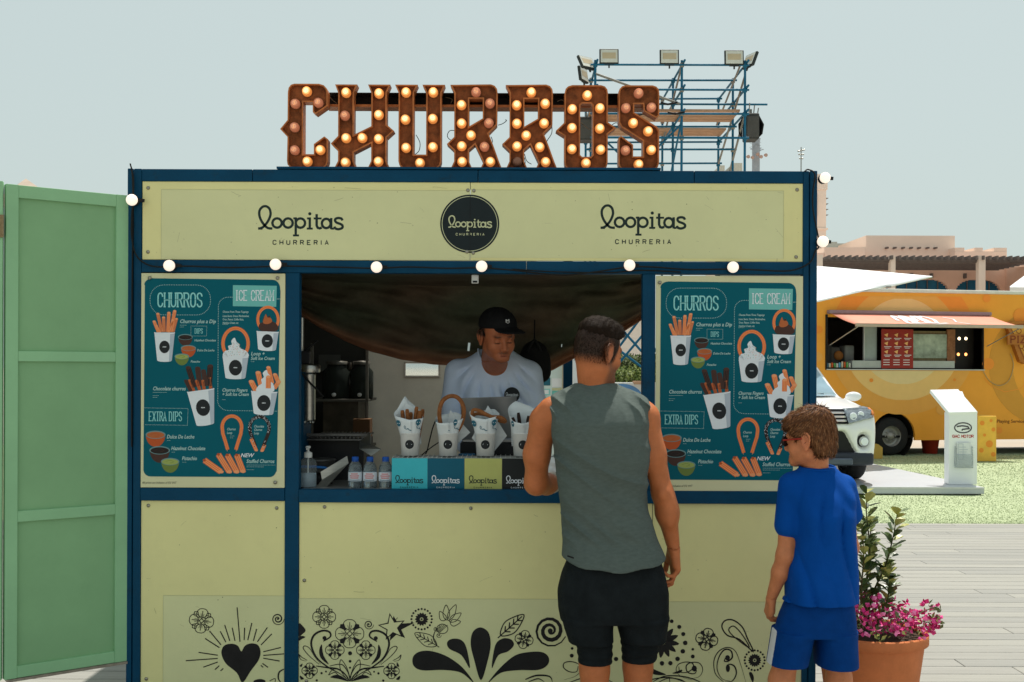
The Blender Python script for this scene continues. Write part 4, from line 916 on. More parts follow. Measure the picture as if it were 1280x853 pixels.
def hand_sdf(g, wrist, d, nrm, thumb, k=1.0, curl=(35, 40, 25), spread=.0, curls=None, tcurl=20):
    """wrist point, d = direction of the fingers, nrm = out of the palm, thumb = side the thumb leaves on"""
    d = Vector(d).normalized(); nrm = (Vector(nrm)-d*Vector(nrm).dot(d)).normalized(); t = d.cross(nrm).normalized()
    if t.dot(Vector(thumb)) < 0: t = -t
    w = Vector(wrist); L = lambda a, b, c=0: w+d*a*k+t*b*k+nrm*c*k
    kn = [(.088, .030), (.094, .010), (.089, -.010), (.080, -.028)]; ln = [(.040, .025, .020), (.045, .029, .021), (.041, .027, .020), (.032, .020, .018)]; rd = [.0092, .0094, .0090, .0080]
    for (a, b), r in zip(kn, (.0135, .0135, .013, .012)): g.cap(L(.012, b*.55), L(a, b), .0155*k, r*k, .012*k)
    g.cap(L(.01, .012, .004), L(.045, .030, .010), .016*k, .014*k, .014*k); g.cap(L(.015, -.012, .004), L(.06, -.026, .008), .015*k, .012*k, .014*k)
    for i, ((a, b), l, r) in enumerate(zip(kn, ln, rd)):
        p = L(a, b); ang = 0; cu = curls[i] if curls else curl
        for j in range(3):
            ang += R(cu[j]*(1+.10*i)); dd = d*math.cos(ang)+nrm*math.sin(ang)+t*((1.5-i)*spread); dd.normalize(); q = p+dd*l[j]*k
            g.cap(p, q, (r-.0008*j)*k, (r-.0008*(j+1))*k, .004*k); p = q
    p = L(.022, .026, .006); a1 = L(.055, .050, .016); a2 = L(.083, .054, .016+.018*math.sin(R(tcurl))); a3 = L(.104, .050, .016+.045*math.sin(R(tcurl)))
    g.cap(p, a1, .014*k, .0115*k, .012*k); g.cap(a1, a2, .0112*k, .0102*k, .004*k); g.cap(a2, a3, .0102*k, .0085*k, .003*k)
def strands(name, pts, nrm, flow, length, width, m, parent, jit=.3, seg=3, droop=0):
    """thin tapered locks of hair standing on the given points"""
    N = len(pts); d = flow+nrm*.0; d = d+RNG.normal(0, jit, d.shape); d /= np.linalg.norm(d, axis=1)[:, None]
    sd = np.cross(d, nrm); sd /= np.linalg.norm(sd, axis=1)[:, None]+1e-9
    L = length*(RNG.uniform(.55, 1.15, N))[:, None]; Wd = width*RNG.uniform(.7, 1.3, N)[:, None]; rows = []; p = pts.copy(); dd = d.copy()
    for j in range(seg+1):
        t = j/seg; w = Wd*(1-t)**.7+width*.08
        rows += [p-sd*w/2, p+sd*w/2]; 
        dd = dd-nrm*(.10)+np.array([0, 0, -droop]); dd /= np.linalg.norm(dd, axis=1)[:, None]; p = p+dd*L/seg
    V = np.stack(rows, 1).reshape(-1, 3); nper = 2*(seg+1); f = []
    for j in range(seg): f.append([2*j, 2*j+1, 2*j+3, 2*j+2])
    Fs = (np.array(f)[None]+(np.arange(N)*nper)[:, None, None]).reshape(-1, 4)
    return to_obj(name, V, Fs, m, parent, relax=0, loc=(0, 0, 0) if parent.type == 'MESH' else None)
def grid_normals(vs, fs):
    n = np.cross(vs[fs[:, 2]]-vs[fs[:, 0]], vs[fs[:, 3]]-vs[fs[:, 1]]); out = np.zeros_like(vs)
    for j in range(4):
        for a in range(3): out[:, a] += np.bincount(fs[:, j], n[:, a], len(vs))
    return out/(np.linalg.norm(out, axis=1)[:, None]+1e-12)
def sm(a, lo, hi): t = np.clip((a-lo)/(hi-lo), 0, 1); return t*t*(3-2*t)
SKIN = mat('tanned_skin', (.5, .2, .1), .42, var=.13, scale=26, bump=.3, bscale=260, spec=.3, attr='tone', sss=.12)
def folds(seed, amp=.004, fx=14, fz=9):
    r = np.random.default_rng(seed); w = [(r.uniform(-1, 1)*fx, r.uniform(-1, 1)*fx, r.uniform(-1, 1)*fz, r.uniform(0, 6.3), r.uniform(.4, 1)) for _ in range(7)]
    def f(X, Y, Z):
        s_ = 0
        for a, b, c, ph, q in w: s_ = s_+q*(np.abs(np.sin(.5*(a*X+b*Y+c*Z*2.2+ph+1.3*np.sin(7*X+5*Z+ph))))-.6)
        return (s_*amp).astype(np.float32)
    return f
# ---------------------------------------------------------------- the customer in the sleeveless shirt
DM = 4.5
def man():
    kk = F/DM
    def q(px, py, dy=0): p = P(px, py, DM); return np.array([p.x, DM+dy, p.z])       # at the man's own distance, moved in depth
    t = thing('person', 'man in grey green sleeveless shirt and black shorts leaning one arm on the counter', 'person', (P(762, 460, DM).x, DM, 0.008))
    H = Head(q(747.5, 441, -.005), 52, 10, 3, k=1.02)
    g = Rec(); H.build(g)
    nb = q(743, 489, .01); g.cap(H.w((0, -.035, -.035)), nb, .058, .062, .03); g.cap(H.w((0, -.01, -.07)), q(745, 487, .04), .05, .056, .03)
    for s_ in (-1, 1): g.cap(q(744, 496, .01), q(750+s_*46, 516, .02), .040, .050, .04)
    zz = lambda py: 1.6-(py-460)/kk; xx = lambda px: (px-640)/kk
    row = lambda py, a, b, f, r: (zz(py), xx(a), xx(b), DM-f, DM+r)
    torso = [row(500, 705, 790, .07, .09), row(510, 696, 800, .10, .11), row(525, 693, 806, .125, .125), row(560, 700, 804, .125, .13), row(600, 706, 800, .11, .12), row(640, 711, 806, .10, .12), row(690, 712, 824, .12, .12), row(740, 708, 828, .13, .12), row(770, 710, 828, .12, .11)]
    g.stack(torso, .04)
    # arms
    sR, eR, wR = q(806, 522, .0), q(830, 617, .03), q(846, 688, .07)
    g.cap(q(800, 516, .01), sR, .055, .056, .04); g.cap(sR, q(817, 568, .0), .056, .048, .03); g.cap(q(817, 568, .0), eR, .049, .040, .03); g.cap(eR, q(836, 642, .04), .041, .043, .03); g.cap(q(836, 642, .04), wR, .043, .0265, .03); g.ell(q(829, 616, -.018), (.017, .016, .024), .03); g.ell(q(812, 560, -.01), (.038, .038, .07), .04); g.ell(q(838, 640, .01), (.028, .032, .06), .04)
    sL, eL, wL = q(681, 526, .03), q(672, 608, .13), q(706, 611, .34)
    g.cap(q(690, 514, .01), sL, .058, .058, .04); g.cap(sL, q(672, 570, .08), .058, .053, .02); g.cap(q(672, 570, .08), eL, .052, .046, .03); g.cap(eL, q(686, 612, .21), .048, .044, .03); g.cap(q(686, 612, .21), wL, .044, .029, .02)
    # legs: only bare from the knee down
    for (hx, kx, ax, dx, dy) in ((738, 744.5, 742, 0, 0), (800, 800, 806, .0, .04)):
        g.cap(q(hx, 740), q(kx, 835, dy), .085, .056, .03); g.cap(q(kx, 835, dy), q(kx, 880, dy-.015), .058, .058, .03); g.cap(q(kx, 880, dy-.015), q(ax, 968, dy), .056, .034, .03)
        a = q(ax, 985, dy); g.cap((a[0], a[1], .045), (a[0], a[1]+.16, .035), .038, .03, .03)
    # hands
    hand_sdf(g, wR, q(850, 735, .06)-wR, (-1, -.15, 0), (.2, .6, .1), 1.08, curls=[(16, 34, 20), (22, 40, 24), (28, 44, 26), (34, 46, 26)], tcurl=25, spread=.05)
    hand_sdf(g, wL, (.35, 1, .05), (.5, -.3, -.8), (1, 0, 1), 1.0, curl=(40, 50, 30))
    vs, fs = g.mesh((.02, 4.05, 0), (.82, 5.02, 1.62), .006, zz(483), [(H.c, .165)], [(q(848, 716, .10), .105), (wL+np.array([.03, .09, .0]), .10)]); Lc = H.loc(vs)
    base = np.array([.53, .165, .060]); col = np.tile(base, (len(vs), 1))
    hd = (np.abs(Lc).max(1) < .2) & (Lc[:, 2] > -.15)
    red = np.exp(-(((np.abs(Lc[:, 0])-.08)/.016)**2+((Lc[:, 1]+.008)/.03)**2+((Lc[:, 2])/.04)**2))*hd
    col = col*(1-red[:, None]*.25)+np.array([.62, .2, .12])*red[:, None]*.25
    # short clipped sides and nape, stubble on the jaw
    clip = sm(Lc[:, 2], -.075, -.005)*sm(-Lc[:, 1]+.35*Lc[:, 2], -.048, -.03)*hd*(1-np.exp(-(((np.abs(Lc[:, 0])-.086)/.014)**2+((Lc[:, 1]+.008)/.028)**2+((Lc[:, 2])/.04)**2))*.999)
    clip = np.clip(clip, 0, 1)
    stub = sm(-Lc[:, 2], .02, .06)*sm(Lc[:, 1], -.005, .03)*hd*sm(-Lc[:, 2], -.2, -.1)*.62+sm(Lc[:, 1], -.01, .01)*sm(-Lc[:, 1], -.03, -.012)*hd*(Lc[:, 2] < .03)*(Lc[:, 2] > -.035)*.45
    col = col*(1-np.clip(clip, 0, .96)[:, None])+np.array([.014, .009, .007])*np.clip(clip, 0, .96)[:, None]
    stub = np.clip(stub, 0, .7)[:, None]; col = col*(1-stub)+np.array([.06, .035, .025])*stub
    lips = (np.exp(-((Lc[:, 0]/.022)**2+((Lc[:, 1]-.09)/.012)**2+((Lc[:, 2]+.067)/.01)**2))*hd)[:, None]; col = col*(1-lips*.6)+np.array([.42, .12, .09])*lips*.6
    bro = (np.exp(-(((np.abs(Lc[:, 0])-.031)/.018)**4+((Lc[:, 1]-.088)/.02)**2+((Lc[:, 2]-.026)/.006)**2))*hd)[:, None]; col = col*(1-bro*.9)+np.array([.03, .02, .015])*bro*.9
    to_obj('body', vs, fs, SKIN, t, col)
    # hair: a volume on the top, brushed to the front
    h = SDF(H.c-.17, H.c+.17, .004); Xh = h
    H.ell(h, (0, -.003, .062), (.0755, .0955, .081), .01); H.ell(h, (0, .046, .092), (.056, .050, .034), .03); H.ell(h, (.0, -.03, .085), (.070, .07, .055), .02)
    X, Y, Z = np.meshgrid(*h.ax, indexing='ij'); L3 = H.loc(np.stack([X, Y, Z], -1).reshape(-1, 3)).reshape(*h.n, 3)
    lx, ly, lz = L3[..., 0], L3[..., 1], L3[..., 2]
    line = np.interp(ly, [-.12, -.06, .0, .04, .06, .075], [.045, .05, .058, .062, .070, .082])
    h.v = np.maximum(h.v+.0025*np.sin(ly*170+lx*60)*np.sin(lx*210), (line-lz)*.8)
    hv, hf = h.mesh(); HAIR = mat('dark_brown_hair', (.015, .0075, .004), .6, spec=.1, var=.4, scale=60, bump=.5, bscale=240)
    hair = to_obj('hair', hv, hf, HAIR, t)
    n = grid_normals(hv, hf); n *= np.sign((n*(hv-H.c)).sum(1).mean())
    Lh = H.loc(hv); ok = np.where((n@H.M[2] > -.35))[0]; pick = RNG.choice(ok, 5200)
    lowz = sm(-Lh[pick][:, 2:3], -.10, -.06); fl = (n[pick]*.75+H.M[1]*.9+H.M[2]*.12)*(1-lowz)+(n[pick]*.15-H.M[2]*.9+H.M[1]*.3)*lowz; strands('hair_strands', hv[pick]-n[pick]*.004, n[pick], fl, .015, .0013, HAIR, hair, .22)
    # short hair on the back and sides
    d = np.linalg.norm(vs-H.c, axis=1) < .16; nb_ = grid_normals(vs, fs); ok = np.where((clip > .35) & d)[0]; pick = RNG.choice(ok, 6500, p=clip[ok]/clip[ok].sum())
    sg = np.sign((nb_[ok]*(vs[ok]-H.c)).sum()); nn = nb_[pick]*sg
    strands('clipped_hair', vs[pick], nn, nn*.55-H.M[2]*.8-H.M[1]*.2, .008, .0011, HAIR, hair, .25, seg=2)
    # shirt
    T = [row(479, 721, 768, .052, .078), row(482, 715, 775, .064, .09), row(486, 705, 787, .078, .105), row(491.5, 692, 802, .096, .122), row(499, 684, 812, .120, .132), row(512, 686, 813, .156, .140), row(528, 688, 813, .186, .145), row(575, 693, 811, .178, .14), row(600, 697, 809, .158, .135), row(640, 701, 812, .138, .135), row(675, 704, 823, .14, .145), row(695, 702, 833, .16, .16), row(712, 701, 836, .168, .168)]
    ff = folds(5, .0016, 10, 16)
    s_ = SDF((.10, 4.24, .72), (.76, 4.76, 1.56), .005)
    cx = xx(749)
    def fold(X, Y, Z):
        u = (X-xx(757)); back = sm(-(Y-DM), -.02, .06)
        drag = (np.abs(np.sin((u*.62+Z)*33+1.9*np.sin(Z*7+u*9)))**.6-.5)*.022*back*(.5+.5*np.sin(Z*23+u*11))*sm(-(Z-1.30), -.12, .08)*sm(Z-.86, .0, .1)      # diagonal drag lines over the small of the back
        sh = (np.abs(np.sin(u*46+Z*21+1.2*np.sin(Z*30)))**.6-.5)*.015*sm(Z-1.28, .0, .14)*sm(np.abs(u), .03, .12)*back
        sp = .006*np.exp(-(u/.022)**2)*sm(Z-1.0, 0, .1)*back
        bl = .010*np.exp(-((Z-(.99-u*.35))/.03)**2)*np.sin(u*22)*back
        return ff(X, Y, Z)+drag+sh+sp-bl*.5
    s_.stack(T, 0, 2.5, fold=fold)
    X, Y, Z = s_.field()
    for px, sg in ((692, -1), (806, 1)):           # arm holes
        xa = xx(px); s_.v = np.maximum(s_.v, (sg*(X-xa)-np.interp(Z, [zz(600), zz(575), zz(545), zz(520), zz(503), zz(480)], [.2, .045, .016, .012, .020, .04]).astype(np.float32))*.8)
    hem = (zz(707)+.036*((X-xx(768))/.21)**2+.004*np.sin(X*40)); s_.v = np.maximum(s_.v, (hem-Z)*.9)
    s_.v = np.maximum(s_.v, -(np.sqrt((X-nb[0])**2*1.0+(Y-nb[1]-.012)**2)-.061) - np.maximum(0, (zz(486)-Z))*8) if 0 else s_.v
    vs2, fs2 = s_.mesh()
    SH = mat('grey_green_jersey', (.100, .126, .116), .8, var=.16, scale=40, bump=.35, bscale=500, stretch=(1, 1, 3))
    to_obj('sleeveless_shirt', vs2, fs2, SH, t)
    m = MB(); m.tube([(nb[0]+.071*math.cos(a), nb[1]+.016+.083*math.sin(a), nb[2]+.022+.012*math.sin(a)) for a in np.linspace(0, 2*PI, 40)[:-1]], .005, SH, 8, closed=True); m.build('collar', t, loc=-Vector(t.location))
    # shorts: loose outer shorts over close black tights
    SHT = mat('black_shorts_fabric', (.008, .011, .013), .85, var=.35, scale=18, bump=.3, bscale=160)
    s_ = SDF((.14, 4.24, .36), (.76, 4.82, .92), .005); ff2 = folds(9, .0022, 18, 10)
    s_.stack([row(698, 710, 826, .13, .13), row(716, 703, 832, .145, .145), row(740, 698, 836, .155, .145), row(765, 699, 837, .15, .14), row(773, 702, 837, .14, .13)], 0, 2.4, fold=ff2)
    s_.stack([row(770, 702, 770, .135, .13), row(785, 706, 768, .125, .125), row(801, 712, 768, .115, .115)], .012, 2.3, fold=ff2)
    s_.stack([row(770, 769, 837, .135, .15), row(785, 773, 836, .12, .15), row(800, 777, 834, .11, .14)], .012, 2.3, fold=ff2)
    X, Y, Z = s_.field(); 
    s_.stack([row(795, 719, 766, .085, .085), row(812, 722.5, 767, .078, .078), row(828, 724.5, 766.5, .072, .07)], .0, 2.1, fold=lambda X, Y, Z: .0022*np.sin(Z*190+X*9))
    s_.stack([row(795, 777, 831, .085, .13), row(812, 779, 826, .07, .125), row(827, 780, 822, .05, .11)], .0, 2.1, fold=lambda X, Y, Z: .0022*np.sin(Z*190-X*9))
    X, Y, Z = s_.field(); s_.v = np.maximum(s_.v, (zz(828)+.012*np.cos((X-xx(772))*55)-.012-Z))
    a, b = s_.mesh(); to_obj('shorts', a, b, SHT, t)
    m = MB(); m.bar(q(708, 688, -.13), q(716, 690.5, -.135), .003, .006, BLACK); m.build('shirt_tag', t, loc=-Vector(t.location))
    wr = MB(); ax = Vector(wL-q(686, 612, .21)).normalized(); c0 = Vector(q(686, 612, .21)).lerp(Vector(wL), .35)
    wr.lathe([(.042, -.014), (.0465, -.013), (.0445, .013), (.039, .014)], mat('pale_wristband', (.7, .62, .52), .7), c0, 22, axis=ax); wr.build('wristband', t, loc=-Vector(t.location))
    for k_ in (.5, .62):
        m = MB(); m.lathe([(.0385, -.003), (.0405, 0), (.0385, .003)], BLACK, Vector(q(686, 612, .21)).lerp(Vector(wL), k_), 22, axis=ax); m.build('cord_bracelet', t, loc=-Vector(t.location))
    for (ax_, dy) in ((742, 0), (806, .04)):
        a = q(ax_, 985, dy); m = MB(); m.sphere((a[0], a[1]+.07, .058), .05, mat('white_trainer', (.55, .55, .53), .6), 16, 10, (1.0, 2.9, .95)); m.box((a[0], a[1]+.07, .018), (.09, .28, .02), mat('white_trainer', (1, 1, 1)), ch=.006); m.build('shoe', t, loc=-Vector(t.location))
man()
# ---------------------------------------------------------------- the boy
DB = 4.42
def boy():
    kk = F/DB
    def q(px, py, dy=0): p = P(px, py, DB); return np.array([p.x, DB+dy, p.z])
    zz = lambda py: 1.6-(py-460)/kk; xx = lambda px: (px-640)/kk
    row = lambda py, a, b, f, r: (zz(py), xx(a), xx(b), DB-f, DB+r)
    t = thing('person', 'boy in a bright blue T-shirt and blue shorts wearing sunglasses beside the flower pot', 'person', (xx(1022), DB, .008))
    H = Head(q(1013, 550, .0), -52, 5, 0, k=.93, child=True)
    g = Rec(); H.build(g)
    g.cap(H.w((0, -.03, -.04)), q(1022, 590, .01), .043, .047, .03)
    for s_ in (-1, 1): g.cap(q(1022, 594, .02), q(1023+s_*28, 606, .02), .032, .034, .03)
    g.stack([row(594, 1002, 1044, .035, .06), row(610, 988, 1056, .075, .08), row(650, 996, 1058, .08, .085), row(700, 994, 1060, .08, .085), row(760, 990, 1058, .08, .08), row(780, 990, 1058, .08, .08)], .03)
    a0, a1, a2 = q(989, 616, .0), q(981, 693, -.01), q(969, 752, .06)
    g.cap(a0, a1, .040, .031, .03); g.cap(a1, q(977, 715, .01), .034, .033, .02); g.cap(q(977, 715, .01), a2, .033, .021, .02)
    b0, b1, b2 = q(1056, 618, .02), q(1066, 684, .02), q(1064, 735, .12)
    g.cap(b0, b1, .038, .030, .03); g.cap(b1, q(1066, 705, .06), .032, .030, .02); g.cap(q(1066, 705, .06), b2, .030, .02, .02)
    hand_sdf(g, a2, q(967, 790, .10)-a2, (1, .2, .0), (0, 1, 0), .78, curls=[(20, 30, 20), (30, 40, 25), (35, 45, 25), (40, 45, 25)], tcurl=10)
    hand_sdf(g, b2, (.0, .4, -1), (-1, .2, .0), (0, 1, 0), .78, curl=(25, 35, 20))
    for hx, kx, ax, dy in ((992, 978, 975, .0), (1042, 1052, 1050, .02)):
        g.cap(q(hx+4, 775), q(kx, 850, dy), .055, .046, .03); g.cap(q(kx, 850, dy), q(kx, 890, dy-.01), .047, .046, .03); g.cap(q(kx, 890, dy-.01), q(ax, 958, dy), .044, .028, .03)
        a = q(ax, 958, dy); g.cap((a[0], a[1], .04), (a[0], a[1]+.12, .03), .032, .026, .03)
    vs, fs = g.mesh((.95, 4.12, 0), (1.47, 4.78, 1.30), .0055, zz(588), [(H.c, .15)], [(q(967, 772, .09), .085), (b2+np.array([0, .03, -.06]), .085)]); Lc = H.loc(vs); col = np.tile(np.array([.60, .215, .095]), (len(vs), 1)); hd = (np.abs(Lc).max(1) < .18) & (Lc[:, 2] > -.15)
    lips = (np.exp(-((Lc[:, 0]/.022)**2+((Lc[:, 1]-.09)/.012)**2+((Lc[:, 2]+.067)/.01)**2))*hd)[:, None]; col = col*(1-lips*.6)+np.array([.5, .16, .12])*lips*.6
    red = (np.exp(-(((np.abs(Lc[:, 0])-.085)/.014)**2+((Lc[:, 1]+.008)/.028)**2+((Lc[:, 2])/.035)**2))*hd)[:, None]; col = col*(1-red*.3)+np.array([.7, .2, .12])*red*.3
    to_obj('body', vs, fs, SKIN, t, col)
    # hair: full, layered, down to the nape
    h = SDF(H.c-.17, H.c+.17, .004)
    H.ell(h, (0, -.010, .050), (.085, .105, .085), .01); H.ell(h, (0, -.05, .01), (.075, .064, .072), .02); H.ell(h, (0, .06, .082), (.064, .046, .040), .03); H.ell(h, (0, -.02, .09), (.075, .085, .062), .02); H.cap(h, (-.03, -.06, -.04), (.03, -.06, -.04), .036, .036, .03)
    X, Y, Z = np.meshgrid(*h.ax, indexing='ij'); L3 = H.loc(np.stack([X, Y, Z], -1).reshape(-1, 3)).reshape(*h.n, 3); lx, ly, lz = L3[..., 0], L3[..., 1], L3[..., 2]
    line = np.interp(ly, [-.12, -.05, -.03, -.012, .01, .035, .055, .075, .1], [-.070, -.068, -.038, .016, .022, .0, .035, .045, .05])
    h.v = np.maximum(h.v+.0035*np.sin(np.arctan2(lx, ly)*34+lz*30)*np.sin(lz*70+lx*60), (line-lz)*.7)
    hv, hf = h.mesh(); HB = mat('light_brown_hair', (.155, .058, .022), .45, var=.4, scale=60, bump=.5, bscale=200); HB2 = mat('dark_blond_hair', (.34, .155, .065), .4, var=.3, scale=60)
    hair = to_obj('hair', hv, hf, HB, t); n = grid_normals(hv, hf); n *= np.sign((n*(hv-H.c)).sum(1).mean()); Lh = H.loc(hv)
    crown = np.array([0, -.055, .12]); away = Lh-crown; away /= np.linalg.norm(away, axis=1)[:, None]+1e-6; W_ = away@H.M
    W_ -= n*(W_*n).sum(1)[:, None]; W_ /= np.linalg.norm(W_, axis=1)[:, None]+1e-6
    HB3 = mat('deep_brown_hair', (.085, .034, .014), .5, spec=.3, var=.3, scale=60)
    for mm, cnt, ln, wd, lift in ((HB3, 2800, .026, .0030, -.001), (HB, 3800, .028, .0024, .0003), (HB2, 1500, .026, .0016, .0012)):
        pick = RNG.integers(0, len(hv), cnt); cl = np.sin(Lh[pick][:, :1]*190+Lh[pick][:, 1:2]*150)*.12; strands('hair_strands', hv[pick]+n[pick]*lift, n[pick], n[pick]*.10+W_[pick]+np.cross(n[pick], W_[pick])*cl, ln, wd, mm, hair, .06, seg=4, droop=.05)
    pk = np.where(Lh[:, 2] > .11)[0]; pick = RNG.choice(pk, 90); strands('hair_strands', hv[pick], n[pick], n[pick]*.7+W_[pick]*.6, .026, .0014, HB, hair, .35, seg=3)
    # sunglasses
    GB = mat('dark_sunglasses', (.02, .012, .012), .2, var=0); GR = mat('red_glasses_arm', (.35, .03, .02), .35, var=0)
    for s_ in (-1, 1):
        m = MB(); m.tube([H.w((s_*.085, .0, .014)), H.w((s_*.079, .05, .012)), H.w((s_*.064, .094, .010))], .0035, GR if s_ < 0 else GB, 6)
        if s_ < 0: G_ = thing('sunglasses', 'dark sunglasses worn by the boy in the blue T-shirt', 'sunglasses', H.w((0, .09, 0)))
        m.build('glasses_arm', G_, loc=-Vector(G_.location))
        m = MB(); m.sphere(H.w((s_*.033, .098, .004)), .026, GB, 16, 8, (1.1, .32, .85), rot=(0, 0, R(52))); m.build('lens', G_, loc=-Vector(G_.location))
    # T-shirt
    BLU = mat('royal_blue_jersey', (.0, .062, .32), .75, spec=.1, var=.10, scale=12, bump=.25, bscale=400); ff = folds(21, .0018, 12, 8)
    s_ = SDF((.98, 4.16, .60), (1.47, 4.72, 1.27), .0045)
    def fold(X, Y, Z): u = X-xx(1028); return ff(X, Y, Z)*2.2-.024*(np.abs(np.sin(u*38+np.sin(Z*8)*1.5))**.6-.5)*sm(-(Z-1.14), -.08, .15)*(.6+.4*np.sin(Z*14+u*20))+.005*np.sin((Z*1.0+u*1.4)*45)*sm(Z-1.02, 0, .1)*sm(u, -.05, .08)
    s_.stack([row(583, 1001, 1045, .040, .055), row(587, 997, 1052, .050, .065), row(592, 988, 1058, .060, .08), row(600, 983, 1064, .080, .095), row(618, 984, 1066, .118, .105), row(642, 991, 1066, .145, .11), row(700, 990, 1067, .125, .115), row(735, 984, 1070, .128, .132), row(750, 981, 1072, .132, .136)], 0, 2.4, fold=fold)
    s_.cap(q(991, 606), q(985, 655, -.008), .056, .054, .02); s_.cap(q(1057, 609, .02), q(1065, 642, .02), .051, .049, .02)
    X, Y, Z = s_.field(); 
    lf = (X < xx(996)); s_.v = np.maximum(s_.v, np.where(X < xx(999), (zz(660)-.0-(X-xx(985))*.15)-Z, -1).astype(np.float32)*np.where(Z > zz(700), 1, 0)-.0*(Z)) if 0 else s_.v
    a = q(984, 658); pl = (X-a[0])*.12+(Z-a[2]); s_.v = np.where((X < xx(1000)) & (Z < zz(640)) & (Z > zz(690)), np.maximum(s_.v, -pl*np.where(X < xx(999-0), 1, 0)-.0), s_.v).astype(np.float32) if 0 else s_.v
    a_, b_ = s_.mesh()
    to_obj('t_shirt', a_, b_, BLU, t)
    m = MB(); cN = q(1023, 584.5, .008); m.tube([(cN[0]+.070*math.cos(a), cN[1]+.058*math.sin(a), cN[2]+.004+.008*math.sin(a)) for a in np.linspace(0, 2*PI, 36)[:-1]], .005, BLU, 8, closed=True); m.build('collar', t, loc=-Vector(t.location))
    NB = mat('blue_shorts_fabric', (.0, .040, .20), .75, spec=.1, var=.15, scale=20, bump=.2, bscale=200)
    s_ = SDF((.98, 4.14, .36), (1.47, 4.74, .80), .0045); ff3 = folds(31, .003, 14, 6)
    s_.stack([row(738, 990, 1062, .095, .10), row(752, 982, 1066, .11, .115), row(770, 974, 1069, .115, .115), row(790, 969, 1070, .12, .115)], 0, 2.4, fold=ff3)
    s_.stack([row(785, 967, 1018, .12, .115), row(828, 961, 1010, .11, .11)], .01, 2.3, fold=ff3); s_.stack([row(785, 1019, 1070, .12, .125), row(830, 1021, 1073, .11, .12)], .01, 2.3, fold=ff3)
    a_, b_ = s_.mesh(); mi = ((a_[b_].mean(1)[:, 0] < xx(969)+.0) & (a_[b_].mean(1)[:, 2] < zz(772)) & (np.abs(a_[b_].mean(1)[:, 1]-DB+.01) < .035)).astype(int)
    to_obj('shorts', a_, b_, [NB, mat('white_stripe', (.7, .7, .72), .7, var=0)], t, mi=mi)
    for ax, dy in ((975, .0), (1050, .02)):
        a = q(ax, 958, dy); m = MB(); m.sphere((a[0], a[1]+.05, .05), .042, mat('white_trainer', (1, 1, 1)), 16, 10, (1, 2.6, .9)); m.box((a[0], a[1]+.05, .016), (.075, .22, .018), mat('white_trainer', (1, 1, 1)), ch=.005); m.build('shoe', t, loc=-Vector(t.location))
boy()
